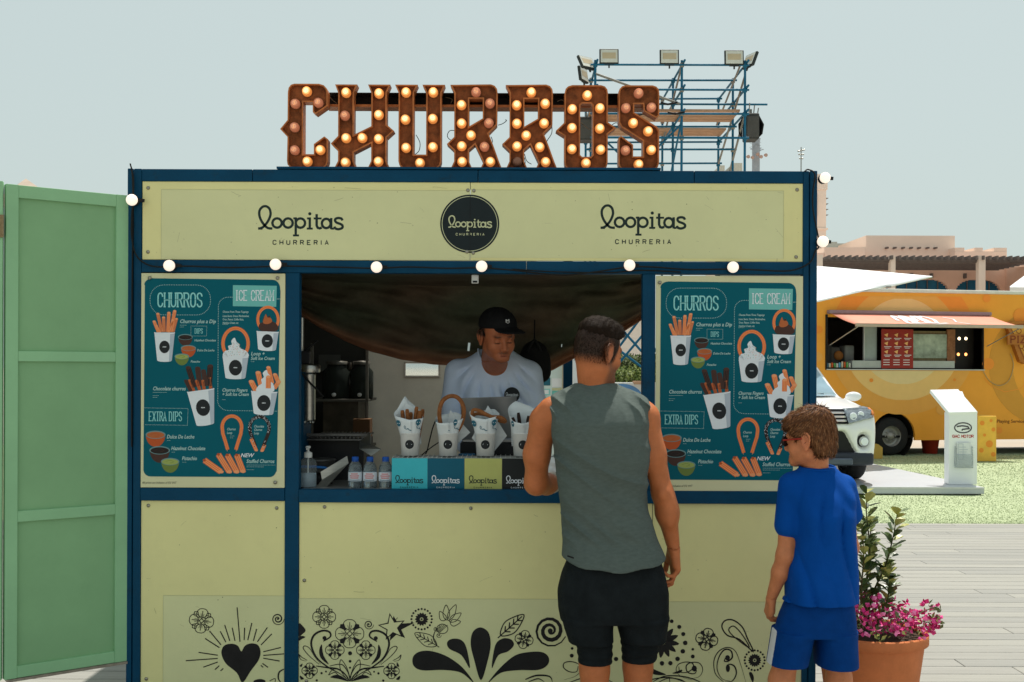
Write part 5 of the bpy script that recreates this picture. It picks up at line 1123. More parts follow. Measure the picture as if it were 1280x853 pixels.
# ---------------------------------------------------------------- the seller behind the counter
DV = 5.78
def seller():
    kk = F/DV
    def q(px, py, dy=0): p = P(px, py, DV); return np.array([p.x, DV+dy, p.z])
    zz = lambda py: 1.6-(py-460)/kk; xx = lambda px: (px-640)/kk
    row = lambda py, a, b, f, r: (zz(py), xx(a), xx(b), DV-f, DV+r)
    t = thing('person', 'seller in a white T-shirt looking down behind the serving counter of the kiosk', 'person', (xx(618), DV, ZB+.05))
    H = Head(P(622, 422, 5.50), 180-21, 17, 4, k=1.09); H.child = True; H.k = 1.04; HC = Head(H.c, 180-40, 12, 4, k=1.05)
    g = Rec(); H.build(g); hw_ = []
    g.cap(H.w((0, -.035, -.035)), q(617, 458, -.02), .060, .068, .03); g.cap(H.w((0, .0, -.06)), q(619, 460, -.07), .050, .06, .03)
    g.stack([row(450, 598, 640, .07, .07), row(466, 575, 662, .11, .11), row(510, 577, 660, .13, .12), row(560, 585, 655, .13, .12), row(600, 582, 655, .13, .13), row(660, 580, 655, .13, .13)], .04)
    for s_, sh, el, wr in ((-1, q(575, 470, 0), q(566, 533, -.02), q(596, 566, -.24)), (1, q(659, 472, 0), q(668, 533, -.02), q(640, 566, -.24))):
        g.cap(q(618, 452), sh, .05, .058, .05); g.cap(sh, el, .055, .043, .03); g.cap(el, wr, .044, .028, .03)
        hw_.append((wr+np.array([-s_*.03, -.09, -.01]), .105)); hand_sdf(g, wr, (-s_*.35, -1, -.1), (0, -.1, -1), (-s_, 0, .2), 1.0, curl=(15, 25, 15))
        hx = 619+s_*20; g.cap(q(hx, 640), (xx(hx), DV, .62), .085, .06, .03); g.cap((xx(hx), DV, .62), (xx(hx), DV+.01, .27), .058, .038, .03); g.cap((xx(hx), DV, .25), (xx(hx), DV-.15, .235), .04, .032, .02)
    vs, fs = g.mesh((-.42, 5.3, .19), (.22, 6.02, 1.70), .0065, 1.6-(452-460)/F*DV, [(H.c, .175)], hw_, hf=.003); Lc = H.loc(vs); col = np.tile(np.array([.44, .14, .062]), (len(vs), 1)); hd = (np.abs(Lc).max(1) < .2) & (Lc[:, 2] > -.15)
    def blend(mask, c, a): 
        nonlocal col
        mask = (np.clip(mask, 0, 1)*a*hd)[:, None]; col = col*(1-mask)+np.array(c)*mask
    blend(np.exp(-((Lc[:, 0]/.022)**2+((Lc[:, 1]-.09)/.014)**2+((Lc[:, 2]+.067)/.009)**2)), (.28, .085, .06), .75)
    blend(np.exp(-(((np.abs(Lc[:, 0])-.032)/.018)**4+((Lc[:, 1]-.088)/.024)**2+((Lc[:, 2]-.027)/.0055)**2)), (.02, .012, .01), .92)
    blend(np.exp(-(((np.abs(Lc[:, 0])-.031)/.0165)**4+((Lc[:, 1]-.092)/.02)**2+((Lc[:, 2]+.004)/.0032)**2)), (.012, .008, .006), .95)
    blend(np.exp(-((Lc[:, 0]/.028)**4+((Lc[:, 1]-.093)/.02)**2+((Lc[:, 2]+.052)/.006)**2)), (.05, .03, .02), .65); blend(sm(-Lc[:, 2], .078, .10)*sm(Lc[:, 1], .03, .06), (.07, .04, .03), .4)
    blend(sm(Lc[:, 2], .0, .02)*sm(-Lc[:, 1], -.03, -.01), (.02, .014, .012), .9)
    to_obj('body', vs, fs, SKIN, t, col)
    CAPM = mat('black_cap_fabric', (.010, .010, .011), .85, var=.2, bump=.2, bscale=200)
    h = SDF(H.c-.22, H.c+.22, .0045)
    HC.ell(h, (0, -.008, .060), (.085, .102, .082), .01)
    X, Y, Z = np.meshgrid(*h.ax, indexing='ij'); L3 = HC.loc(np.stack([X, Y, Z], -1).reshape(-1, 3)).reshape(*h.n, 3); lx, ly, lz = L3[..., 0], L3[..., 1], L3[..., 2]
    h.v = np.maximum(h.v-.003*np.cos(np.arctan2(lx, ly+.01)*6)*sm(lz, .05, .14)*-1, (.046+ly*.12-lz))
    br = np.maximum(np.sqrt((lx/.076)**2+((ly-.085)/.092)**2)-1, 0)*.07; bd = np.maximum(np.maximum((np.sqrt((lx/.072)**2+((ly-.08)/.088)**2)-1)*.07, .05-ly), np.abs(lz-(.062-lx*lx*3.2-(ly-.08)*.12))-.004)
    h.v = np.minimum(h.v, bd.astype(np.float32)); a, b = h.mesh()
    cp = thing('cap', 'black baseball cap with a small white emblem on the head of the seller', 'cap', H.w((0, 0, .1))); to_obj('cap_body', a, b, CAPM, cp)
    hb = SDF(H.c-.2, H.c+.2, .005); H.ell(hb, (0, -.02, .03), (.079, .096, .075), .01); H.ell(hb, (0, -.05, .0), (.07, .06, .06), .02)
    X, Y, Z = np.meshgrid(*hb.ax, indexing='ij'); L3 = H.loc(np.stack([X, Y, Z], -1).reshape(-1, 3)).reshape(*hb.n, 3); lx, ly, lz = L3[..., 0], L3[..., 1], L3[..., 2]
    hb.v = np.maximum(hb.v, np.maximum(np.interp(ly, [-.1, -.03, -.012, .012, .03, .045], [-.05, -.04, .02, .006, .008, .035])-lz, lz-.06)); hb.v = np.maximum(hb.v, ly-.052); a, b = hb.mesh()
    to_obj('hair', a, b, mat('black_hair', (.012, .009, .008), .5, var=.3, scale=80, bump=.6, bscale=200), t)
    # emblem on the cap
    m = MB(); e = HC.w((.022, .086, .096)); r_, u_ = Vector(HC.M[0]), Vector(HC.M[2])*.95-Vector(HC.M[1])*.3; f_ = Vector(HC.M[1])
    for (x0, z0, x1, z1) in ((-.009, -.008, -.009, .008), (-.009, .008, 0, 0), (0, 0, .009, .008), (.009, .008, .009, -.008), (-.004, -.010, .004, -.010)):
        m.bar(Vector(e)+r_*x0+u_*z0+f_*.004, Vector(e)+r_*x1+u_*z1+f_*.004, .0025, .003, mat('white_thread', (.8, .8, .8), .7, var=0), up=tuple(f_))
    m.build('emblem', cp, loc=-Vector(cp.location))
    TS = mat('white_cotton', (.68, .78, .98), .85, var=.05, scale=14, bump=.3, bscale=350); ff = folds(44, .0042, 14, 8)
    s_ = SDF((-.45, 5.42, .86), (.25, 6.02, 1.72), .005)
    cxv = xx(619)
    def fold(X, Y, Z):
        u = X-cxv; fr = sm(-(Y-DV), -.02, .05); ang = np.arctan2(u, 1.72-Z)
        nk = sm(np.sqrt((X-cxv)**2+(Z-1.635)**2), .10, .16); return ff(X, Y, Z)*nk-fr*nk*.021*(np.abs(np.sin(ang*13+1.6*np.sin(Z*9)))**.7-.5)*sm(-(Z-1.64), 0, .06)
    s_.stack([row(437, 601, 638, .06, .07), row(443, 592, 648, .085, .09), row(450, 581, 658, .105, .105), row(460, 572, 665, .12, .12), row(480, 570, 667, .14, .13), row(510, 573, 663, .15, .14), row(550, 580, 658, .15, .14), row(610, 578, 658, .15, .14)], 0, 2.3, fold=fold)
    for a0, a1, a2 in ((q(573, 466), q(567, 505, -.01), q(565, 535, -.02)), (q(661, 468), q(667, 505, -.01), q(669, 535, -.02))): s_.cap(a0, a1, .072, .064, .03); s_.cap(a1, a2, .064, .056, .02)
    s_.cap(q(565, 535, -.02), q(590, 562, -.20), .054, .040, .02); s_.cap(q(669, 535, -.02), q(645, 562, -.20), .054, .040, .02)
    X, Y, Z = s_.field(); nz = zz(455)
    s_.v = np.maximum(s_.v, .0-(((X-cxv)/.086)**2+((Z-(zz(436)))/.085)**2-1)*.07-np.maximum(0, (Y-DV+.02))*3)
    a, b = s_.mesh(); to_obj('t_shirt', a, b, TS, t)
    m = MB(); m.tube([(cxv+.088*math.cos(a), DV-.045-.062*math.sin(-a)*-1 if 0 else DV-.02-.105*max(0, -math.sin(a))**.7, zz(437)+.088*math.sin(a)) for a in np.linspace(PI, 2*PI, 24)], .0055, TS, 8); m.build('collar', t, loc=-Vector(t.location))
    pr = Print(lambda u, v, h: tuple(q(u, v, -.163-h)), .0006); pr.ell(640, 493, 9.5, 9.5, LBL, 1, 28); logo(pr, 640, 493, .14, WHT, 2, sub=False); pr.build('shirt_badge', t, loc=-Vector(t.location))
    ap = MB(); ap.box2(xx(586), xx(652), DV-.168, DV-.160, .55, zz(566), mat('black_apron', (.015, .015, .017), .8)); ap.build('apron', t, loc=-Vector(t.location), bevel=.002)
    # trousers
    s_ = SDF((-.42, 5.42, .2), (.22, 6.02, 1.0), .007); s_.stack([(1.0, xx(579), xx(657), DV-.14, DV+.14), (.8, xx(578), xx(658), DV-.14, DV+.14)], 0)
    for sg in (-1, 1): s_.cap((xx(619+sg*20), DV, .8), (xx(619+sg*20), DV, .28), .095, .06, .02)
    a, b = s_.mesh(); to_obj('trousers', a, b, mat('dark_trousers', (.02, .022, .028), .85, bump=.2), t)
seller()
# ================================================================ inside the kiosk
def pos(px, py, d): return P(px, py, d)
ZC = bz(613)-.002                              # worktop height
def zone(name, label, cat, px, d, z=ZC, group=None, rz=0): return thing(name, label, cat, (P(px, 460, d).x, d, z), rz, group)
def part(mb, name, t, **k): return mb.build(name, t, loc=-Vector(t.location), **k)
def lpart(mb, name, t, **k): return mb.build(name, t, **k)
# ---- tarpaulin curtain, hung in folds behind the window
TARP = mat('dark_tarpaulin', (.030, .026, .018), .75, var=.3, scale=4, attr='tone', bump=.5, bscale=55)
def tarp():
    t = thing('tarpaulin', 'dark sagging tarpaulin hung across the top of the serving window', 'tarpaulin', (bx(590), 5.9, 2.0))
    e = [(366, 388), (374, 394), (400, 411), (430, 427), (462, 440), (500, 450), (540, 456), (580, 458), (620, 462), (660, 468), (690, 463), (710, 452), (740, 436), (770, 420), (803, 399), (812, 392)]
    nu, nv = 120, 60; V, C = [], []
    for i in range(nu+1):
        px = 366+(812-366)*i/nu; low = np.interp(px, [a for a, _ in e], [b for _, b in e])
        for j in range(nv+1):
            v = j/nv; d = 5.10+1.02*min(1, v/.16)**.8+.10*max(0, v-.2); py = 339+(low-339)*v
            w = math.sin(v*14+px*.020)*.026+math.sin(v*31-px*.045+math.sin(px*.03)*2)*.011+.012*math.sin(px*.11+v*9)
            fr = .030*math.sin((v-1)*40*(.5+.5*v)+px*.01)*sm(v, .75, .95)
            p_ = P(px, py, d); V.append((p_.x*(d/5.1 if 0 else 1), d-(w+fr)*sm(v, .1, .3), p_.z))
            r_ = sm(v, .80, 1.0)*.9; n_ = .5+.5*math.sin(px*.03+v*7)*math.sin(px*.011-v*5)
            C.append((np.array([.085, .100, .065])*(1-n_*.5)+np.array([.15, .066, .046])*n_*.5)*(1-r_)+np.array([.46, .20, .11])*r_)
    V = np.array(V); idx = np.arange((nu+1)*(nv+1)).reshape(nu+1, nv+1)
    Fs = np.stack([idx[:-1, :-1], idx[1:, :-1], idx[1:, 1:], idx[:-1, 1:]], -1).reshape(-1, 4)
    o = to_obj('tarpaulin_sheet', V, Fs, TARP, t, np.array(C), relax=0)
    so_ = o.modifiers.new('thickness', 'SOLIDIFY'); so_.thickness = .003; so_.offset = 0
    for px, py, r in ((586, 434, 1.0), (702, 432, .35)):                # glowing chips painted for daylight through small worn holes
        m = MB(); p_ = P(px, py, 6.09); m.box(p_, (.012*r, .002, .045*r), mat('painted_hole_daylight', (.5, .6, .58), .6, emit=.35, var=.3), rot=(0, .1, 0)) ; part(m, 'worn_patch', t)
tarp()
# ---- clip hanging from the middle rail
t = zone('door_sensor', 'small white plastic clip hanging under the middle rail', 'clip', 593.5, 5.03, bz(352)); m = MB(); m.box((0, 0, .012), (.032, .014, .040), mat('white_plastic', (.6, .6, .58), .45), ch=.003); m.box((0, -.008, .0), (.02, .004, .008), BLACK); lpart(m, 'clip_body', t)
# ---- branded riser on the worktop
X0, X1 = bx(490), bx(722); t = thing('display_riser', 'low display box with turquoise, blue, cream and black logo panels on the counter', 'display box', ((X0+X1)/2, 5.14, ZC))
yf = 5.06; kf = F/yf; rx = lambda px: (px-640)/kf; rz_ = lambda py: 1.6-(py-460)/kf
ZR = rz_(573.5)
cols = [('turquoise', srgb('3fb6c4')), ('deep blue', srgb('0a5a72')), ('pale cream', srgb('b9bc6f')), ('black', srgb('1e2224')), ('turquoise', srgb('3fb6c4'))]
edges = [490, 535, 581, 628, 674, 719]
for k in range(5):
    c_ = mat('riser_'+cols[k][0].replace(' ', '_'), cols[k][1], .35, var=.06)
    m = MB(); m.box2(rx(edges[k])+.0006, rx(edges[k+1])-.0006, yf, yf+.006, ZC+.001, ZR, c_); o = part(m, 'logo_panel', t, label=cols[k][0]+' logo panel')
    p = Print(lambda u, v, h: (rx(u), yf-.0006-h, rz_(v)), .0004)
    logo(p, (edges[k]+edges[k+1])/2-.5, 602, .325, LOGOINK if cols[k][0] in ('turquoise', 'pale cream') else WHT, 1, True, 1.0); p.build('word_mark', o)
m = MB(); m.box2(rx(490.5), rx(718.5), yf+.007, yf+.20, ZC+.001, ZR-.002, mat('riser_body', (.45, .45, .43), .5)); part(m, 'riser_body', t)
MESH = mat('white_wire_mesh', (.62, .62, .60), .4)
for i in range(38): m = MB(); x = rx(491)+i*(rx(718)-rx(491))/37; m.bar((x, yf+.004, ZR+.003), (x, yf+.20, ZR+.003), .0025, .003, MESH); part(m, 'grille_bar', t) if i < 38 else 0
# ---- paper cups with churros
CUPW = mat('white_paper_cup', (.74, .74, .73), .5, var=.03); PAPER = mat('greaseproof_paper', (.70, .74, .76), .55, var=.05, bump=.2, bscale=60); DOTB = mat('paper_print_blue', srgb('2b6478'), .6, var=0); CH = mat('fried_churro', (.30, .115, .040), .65, var=.4, scale=40, bump=.7, bscale=160); CHK = mat('chocolate_churro', (.03, .016, .012), .4, var=.3, scale=40, bump=.4)
def ridged(mb, pts, r, m, n=12):
    """a churro: star-shaped section with eight ridges"""
    pts = [Vector(p) for p in smooth_line2(pts, 5)]; N = len(pts); vs = []; prev = None; nn = 16
    for i, p in enumerate(pts):
        t_ = (pts[min(i+1, N-1)]-pts[max(i-1, 0)]).normalized()
        u = prev-t_*prev.dot(t_) if prev else (Vector((0, 1, 0))-t_*t_.y); u.normalize(); prev = u; w = t_.cross(u)
        for k in range(nn): a = 2*PI*k/nn; q = r*(1 if k % 2 else .82)*(1 if 0 < i < N-1 else .7); vs.append(p+(u*math.cos(a)+w*math.sin(a))*q)
    mb.add(vs, [(i*nn+k, i*nn+(k+1) % nn, (i+1)*nn+(k+1) % nn, (i+1)*nn+k) for i in range(N-1) for k in range(nn)]+[tuple(range(nn))[::-1], tuple(range((N-1)*nn, N*nn))], m, False)
def smooth_line2(pts, k):
    if len(pts) < 3: return [tuple(Vector(pts[0]).lerp(Vector(pts[-1]), i/k)) for i in range(k+1)]
    return smooth_line(pts, k)
DC = 5.16; kc = F/DC
def cup(px, wrap, label, lean=0):
    t = zone('paper_cup', label, 'paper cup', px, DC, ZR+.006)
    s = lambda a: a/kc
    zt_ = s(573.5-546); m = MB(); rb, rt = s(11), s(12.6)
    m.lathe([(0, 0), (rb, 0), (rt, zt_), (rt+.0018, zt_+.001), (rt+.0012, zt_+.004), (rt-.001, zt_+.003), (rt-.002, zt_-.004), (rb-.002, .004), (0, .004)], CUPW, n=28); lpart(m, 'cup', t)
    def T(u, v, h): r_ = rb+(rt-rb)*(v/zt_)+.0008+h; a = u/r_-PI/2; return (r_*math.cos(a), r_*math.sin(a), v)
    p = Print(T, .0004); c = zt_*.52; p.ell(0.001, c, s(5.6), s(5.6), LBL, 1, 22, rings=4); p.line([(-.011, c), (.0125, c)], .003, WHT, 2); p.line([(-.010, c+.0032), (-.008, c+.0045)], .002, WHT, 3); p.build('cup_logo', t)
    # wrap: cone of paper with uneven points
    n = 36; V = []; rows = 5; prof = wrap
    for j in range(rows+1):
        f = j/rows
        for i in range(n+1):
            a = 2*PI*i/n*1.08-PI*.6; top = np.interp((math.degrees(a) % 360), *prof)
            r0 = rt-.003; r1 = s(17.5)*(1+.12*math.sin(3*a+px)); h = s(top)*f; r_ = r0+(r1-r0)*f**1.1*(1+.06*math.sin(a*5+f*3))+.003*i/n
            V.append((r_*math.cos(a), r_*math.sin(a)*.9, zt_-.014+h))
    fs = [(j*(n+1)+i, j*(n+1)+i+1, (j+1)*(n+1)+i+1, (j+1)*(n+1)+i) for j in range(rows) for i in range(n)]
    m = MB(); m.add(V, fs, PAPER, True); o = lpart(m, 'paper_wrap', t, fix=False)
    so_ = o.modifiers.new('thickness', 'SOLIDIFY'); so_.thickness = .0008
    def TW(u, v, h):
        f = v; a = u-PI/2; top = s(22); r0 = rt-.003; r1 = s(17.5)*(1+.12*math.sin(3*a+px)); r_ = (r0+(r1-r0)*f**1.1*(1+.06*math.sin(a*5+f*3)))+.0042+h; return (r_*math.cos(a), r_*math.sin(a)*.9, zt_-.014+top*f)
    p = Print(TW, .0004)
    for (u, v, r_) in ((-.9, .75, .19), (.65, .82, .19), (-.1, .42, 0), (.9, .45, 0)):
        if r_: p.ell(u, v, r_, r_*.95, DOTB, 1, 14, rings=3); p.line([(u-r_*.6, v), (u+r_*.6, v)], .05, WHT, 2)
        else: p.line(smooth_line([(u-.3, v+.02), (u-.22, v+.14), (u-.3, v+.2), (u-.34, v+.12), (u-.2, v+.0)], 3), .03, DOTB, 1); p.line(smooth_line([(u-.15, v), (u, v+.04), (u+.1, v-.03), (u+.28, v-.06)], 3), .045, DOTB, 1)
    p.build('wrap_print', o)
    return t
def W(*a): return ([x for x, _ in a], [y for _, y in a])
C1 = cup(513, W((0, 24), (60, 32), (120, 50), (160, 34), (200, 26), (270, 21), (360, 24)), 'white paper cup holding straight churro sticks, leftmost of the four on the counter')
C2 = cup(560.5, W((0, 24), (60, 30), (150, 24), (240, 17), (300, 18), (360, 24)), 'white paper cup with one upright churro loop, second from the left')
C3 = cup(607, W((0, 30), (60, 34), (120, 30), (180, 32), (225, 24), (270, 22), (320, 26), (360, 30)), 'white paper cup with a churro loop lying flat across its wrap, third from left')
C4 = cup(653.5, W((0, 26), (60, 38), (120, 44), (170, 32), (220, 20), (270, 17), (330, 22), (360, 26)), 'white paper cup with dark chocolate churros, nearest the man')
for k, (cc, pts) in enumerate(((559.5, [(541+14, 518), (559.5, 496), (584, 541), (548, 531)]),)): pass
for C_, px, pp in ((C2, 572, [(556, 541), (563, 513), (588, 541), (566, 560)]), (C3, 612, [(590, 548), (610, 507), (634, 545), (612, 572)]), (C1, 513, [(501, 556), (507, 504), (526, 516), (527, 556)]), (C4, 655, [(638, 520), (672, 512), (672, 556), (640, 558)])):
    m = MB(); m.add([P(a, b, DC+.035+.008*i) for i, (a, b) in enumerate(pp)], [(0, 1, 2), (0, 2, 3)], PAPER); o = part(m, 'paper_sheet', C_, fix=False); so_ = o.modifiers.new('thickness', 'SOLIDIFY'); so_.thickness = .0008
GS = 'churro sticks in the leftmost cup'
for k, (a, b, c, d, dy) in enumerate(((507, 556, 503, 513.5, 0), (512, 556, 509, 512, -.012), (516, 556, 521, 509, .0), (520, 556, 525, 514, -.012), (511, 556, 514, 516, .012), (522, 556, 529, 512, .014))):
    m = MB(); ridged(m, [P(a, b, DC+dy), P((a+c)/2, (b+d)/2, DC+dy), P(c, d, DC+dy)], .0098, CH); o = part(m, 'stick_body', thing('churro', 'brown fried churro stick standing in the leftmost paper cup', 'churro', P(a, b, DC+dy), group=GS))
t = thing('churro', 'large upright churro loop standing in the second paper cup', 'churro', P(566, 556, DC))
m = MB(); ridged(m, [P(x, y, DC-.004) for x, y in ((560, 560), (557, 545), (551, 530), (549.5, 514), (554, 501), (564, 495.5), (574, 499), (580, 512), (577, 530), (568, 546), (565, 560))], .0105, CH); part(m, 'loop_body', t)
t = thing('churro', 'churro loop lying flat over the third paper cup', 'churro', P(610, 530, DC))
m = MB(); ridged(m, [P(x, y, DC+z_) for x, y, z_ in ((590, 519, -.03), (592, 513, -.04), (600, 514, -.045), (614, 521, -.04), (626, 522, -.035), (632, 527, -.02), (624, 526, .0), (608, 519, .015), (594, 518, .0), (589, 524, -.02))], .0085, CH); part(m, 'loop_body', t)
for k, (a, b, c, d, dy) in enumerate(((648, 545, 641, 522, -.02), (652, 545, 648, 516, .0), (658, 545, 661, 520, .01))):
    m = MB(); ridged(m, [P(a, b, DC+dy), P(c, d, DC+dy)], .0095, CHK); part(m, 'stick_body', thing('churro', 'dark chocolate coated churro in the cup nearest the man', 'churro', P(a, b, DC+dy), group='chocolate churros in the right cup'))
# ---- laptop seen from behind
t = thing('laptop', 'grey laptop with its lid open towards the seller behind the paper cups', 'laptop', P(611, 575, 5.45))
AL = mat('laptop_aluminium', (.26, .27, .28), .35, metal=.7, var=.04)
m = MB(); a, b, c, d = P(575, 498, 5.33), P(646, 495.5, 5.33), P(643, 548, 5.38), P(578, 550, 5.38); th_ = Vector((0, .008, 0)); m.add([a, b, c, d, a+th_, b+th_, c+th_, d+th_], [(0, 1, 2, 3), (7, 6, 5, 4), (0, 4, 5, 1), (1, 5, 6, 2), (2, 6, 7, 3), (3, 7, 4, 0)], AL); part(m, 'lid', t, bevel=.002)
m = MB(); m.box2(P(578, 0, 5.38).x, P(643, 0, 5.38).x, 5.385, 5.6, P(0, 553, 5.4).z, P(0, 549, 5.4).z, AL); part(m, 'keyboard_base', t, bevel=.002)
m = MB(); m.box2(P(576, 0, 5.4).x, P(652, 0, 5.4).x, 5.36, 5.60, ZC+.001, P(0, 553.5, 5.4).z, mat('dark_stand', (.03, .03, .033), .6)); part(m, 'laptop_stand', t) if 0 else m.build('box_body', (q_ := thing('cash_box', 'dark box under the grey laptop on the counter', 'box', P(614, 575, 5.45))), loc=-Vector(q_.location), bevel=.003)
# stack of blue cups, black cable
t = thing('cup_stack', 'tall stack of blue ridged cups behind the second and third paper cups', 'cup stack', P(584, 573, 5.30)); m = MB(); pr_ = []
for i in range(17): z = i*.0085; pr_ += [(.034+i*.0003, z), (.037+i*.0003, z+.0015), (.0365+i*.0003, z+.006), (.034+i*.0003, z+.008)]
m.lathe([(0, 0)]+pr_+[(0, pr_[-1][1])], mat('blue_paper_cups', srgb('4f86b3'), .5), (P(584, 0, 5.28).x, 5.28, ZC+.001), 22); part(m, 'stacked_cups', t)
t = thing('power_cable', 'thin black cable hanging beside the laptop behind the second cup', 'cable', P(535, 560, 5.25)); m = MB()
m.tube(smooth_line([tuple(P(a, b, 5.3)) for a, b in ((552, 519), (546, 524), (541, 536), (537, 552), (533, 567), (524, 574))], 5), .003, CAB, 6); m2 = MB(); m2.tube(smooth_line([tuple(P(a, b, 5.28)) for a, b in ((560, 548), (548, 554), (534, 564), (524, 573))], 5), .0025, CAB, 6); part(m, 'cable', t); part(m2, 'cable', t)
# ---- bottles of water
PET = mat('clear_plastic', (.80, .88, .92), .08, trans=.92, var=0, ior=1.12); WAT = mat('bottled_water', (.75, .85, .9), .03, trans=.95, var=0, ior=1.2); CAPB = mat('blue_bottle_cap', srgb('1e4fa0'), .4); LABR = mat('bottle_label', (.62, .66, .72), .5, var=.0)
def bottle(px, label):
    t = zone('water_bottle', label, 'bottle', px, 5.10); k = 1/271.
    m = MB(); pr = [(0, .002), (8, .002)]
    for i in range(7): z = 2+i*3.1; pr += [(8.7, z), (8.7, z+1.8), (8.2, z+2.4)]
    pr += [(8.5, 24), (7.5, 28), (5, 32), (3.4, 34), (3.4, 36)]
    m.lathe([(a*k, b*k) for a, b in pr], PET, n=24); lpart(m, 'bottle_body', t)
    m = MB(); m.lathe([(0, .004), (7.6*k, .004), (7.7*k, 24*k), (6*k, 28.5*k), (0, 28.6*k)], WAT, n=20); lpart(m, 'water', t)
    m = MB(); m.lathe([(8.85*k, 9*k), (8.85*k, 20*k)], LABR, n=24); o = lpart(m, 'label', t)
    p = Print(lambda u, v, h: (8.9*k*math.cos(u-PI/2)+0, (8.9*k+h)*math.sin(u-PI/2), v*k), .0004); p.text('MAI', -.55, 12, -4.5 if 0 else 4.5, mat('label_red', (.55, .04, .04), .5), 1, wide=.09) if 0 else None
    for zz_, w_ in ((18, .5), (15.5, .7), (13, .6)): p.line([(-w_+2*w_*i/10, zz_) for i in range(11)], 1.1, mat('label_red', (.55, .05, .05), .5), 1)
    p.line([(-.8+i*.16, 10.3) for i in range(11)], .8, DOTB, 1); p.build('label_print', o)
    m = MB(); m.lathe([(4.2*k, 34*k), (4.3*k, 38*k), (3.8*k, 38.8*k), (0, 39*k)], CAPB, n=18); m.lathe([(4.4*k, 33*k), (4.4*k, 33.8*k)], CAPB, n=18); lpart(m, 'cap', t)
bottle(444.5, 'small water bottle with a blue cap beside the display box, leftmost of three'); bottle(463, 'small water bottle with a blue cap, middle one of the three'); bottle(482.5, 'small water bottle with a blue cap touching the display box')
# ---- hand sanitiser
t = zone('sanitiser_bottle', 'clear pump bottle of hand gel in the left corner of the window', 'pump bottle', 385.5, 5.12); k = 1/270.
m = MB(); m.lathe([(0, 0), (10, 0), (10.6, 1.5), (10.6, 30), (9.5, 34), (5, 36), (4, 37), (4, 39)], PET, n=24) ; m.v = [(a*k, b*k, c*k) for a, b, c in m.v]; lpart(m, 'bottle_body', t)
m = MB(); m.lathe([(0, 1), (9.6, 1), (9.8, 18), (0, 18.2)], mat('clear_gel', (.7, .8, .88), .2, trans=.6, var=0, ior=1.2), n=20); m.v = [(a*k, b*k, c*k) for a, b, c in m.v]; lpart(m, 'gel', t)
m = MB(); m.lathe([(5.2, 37), (5.2, 43), (2.2, 44.5), (1.5, 45), (1.5, 49), (0, 49)], mat('white_plastic', (1, 1, 1)), n=16); m.bar((-3, 0, 50), (3, 0, 50), 4.5, 3, mat('white_plastic', (1, 1, 1)), ch=.8); m.bar((0, 0, 50), (0, -8, 48), 2, 2, mat('white_plastic', (1, 1, 1))); m.tube([(0, 0, 4), (0, 0, 37)], .9, mat('white_plastic', (1, 1, 1)), 6); m.v = [(a*k, b*k, c*k) for a, b, c in m.v]; lpart(m, 'pump', t)
# ---- churro machine cylinder, grill tray, pans and the shelf of jars at the left
t = zone('churro_press', 'steel cylinder churro press mounted at the left window post', 'churro machine', 386, 5.35)
def C_(px, py, d=5.35): return P(px, py, d)
k = 5.35/F
m = MB(); m.lathe([(0, 0), (8*k, 0), (8.5*k, 3*k), (8.5*k, 58*k), (9*k, 60*k), (0, 60*k)], STEEL, C_(386, 528), 24); part(m, 'cylinder', t)
m = MB(); m.lathe([(14*k, 0), (14.5*k, 2*k), (14.5*k, 8*k), (13*k, 10*k), (0, 10*k)], STEEL, C_(386, 466.5), 26); m.lathe([(0, 0), (14*k, 0)], STEEL, C_(386, 466.5), 26); part(m, 'collar', t)
m = MB(); m.box(C_(382, 448), (12*k, 14*k, 16*k), mat('black_plastic', (.02, .02, .022), .4), ch=.004); part(m, 'motor_block', t)
m = MB(); m.lathe([(3*k, 0), (3*k, 58*k)], STEEL, C_(377, 456, 5.38), 12); part(m, 'piston_rod', t); m = MB(); m.lathe([(4.2*k, 0), (4.2*k, 42*k)], STEEL, C_(377, 528, 5.33), 12); part(m, 'side_tube', t)
m = MB(); m.tube(smooth_line([tuple(C_(a, b)) for a, b in ((397, 427), (388, 434), (380, 440), (376, 448))], 4), .006, CAB, 6); part(m, 'hose', t); m = MB(); m.tube(smooth_line([tuple(C_(a, b, 5.3)) for a, b in ((378, 468), (386, 478), (396, 488), (404, 497))], 4), .005, CAB, 6); part(m, 'hose', t)
for px in (381, 388, 391): m = MB(); m.lathe([(0, 0), (2*k, 0), (2*k, 3*k), (0, 3*k)], STEEL, C_(px, 530.5, 5.32), 10); part(m, 'bolt', t)
m = MB(); m.box2(C_(376, 0).x, C_(382, 0).x, 5.3, 5.5, ZC+.001, C_(0, 466).z, mat('blue_frame_paint', (0, 0, 0))); part(m, 'stand_post', t)
# warmer with slatted rack
t = zone('warming_rack', 'dark slatted warming rack standing left of the water bottles', 'warming rack', 422, 5.48)
DKM = mat('dark_greasy_steel', (.10, .10, .10), .42, metal=.6, var=.35, scale=12)
def B3(x0, x1, y0, y1, d0, d1, mm, name, par=t, **kw):
    m = MB(); m.box2(P(x0, 0, d0).x, P(x1, 0, d0).x, d0, d1, P(0, y1, d0).z, P(0, y0, d0).z, mm); return m.build(name, par, loc=-Vector(par.location), **kw)
B3(386, 455, 552, 611, 5.44, 5.80, mat('black_plastic', (0, 0, 0)), 'rack_body'); B3(384, 459, 543, 546, 5.36, 5.38, DKM, 'rack_rim'); B3(384, 459, 543, 546, 5.80, 5.82, DKM, 'rack_rim')
for i in range(14): m = MB(); x = P(387+i*5.1, 0, 5.38).x; m.bar((x, 5.375, P(0, 548, 5.38).z), (x, 5.80, P(0, 548, 5.38).z), .006, .008, DKM); part(m, 'slat', t)
B3(384, 459, 550, 551.5, 5.36, 5.44, DKM, 'drip_rail')
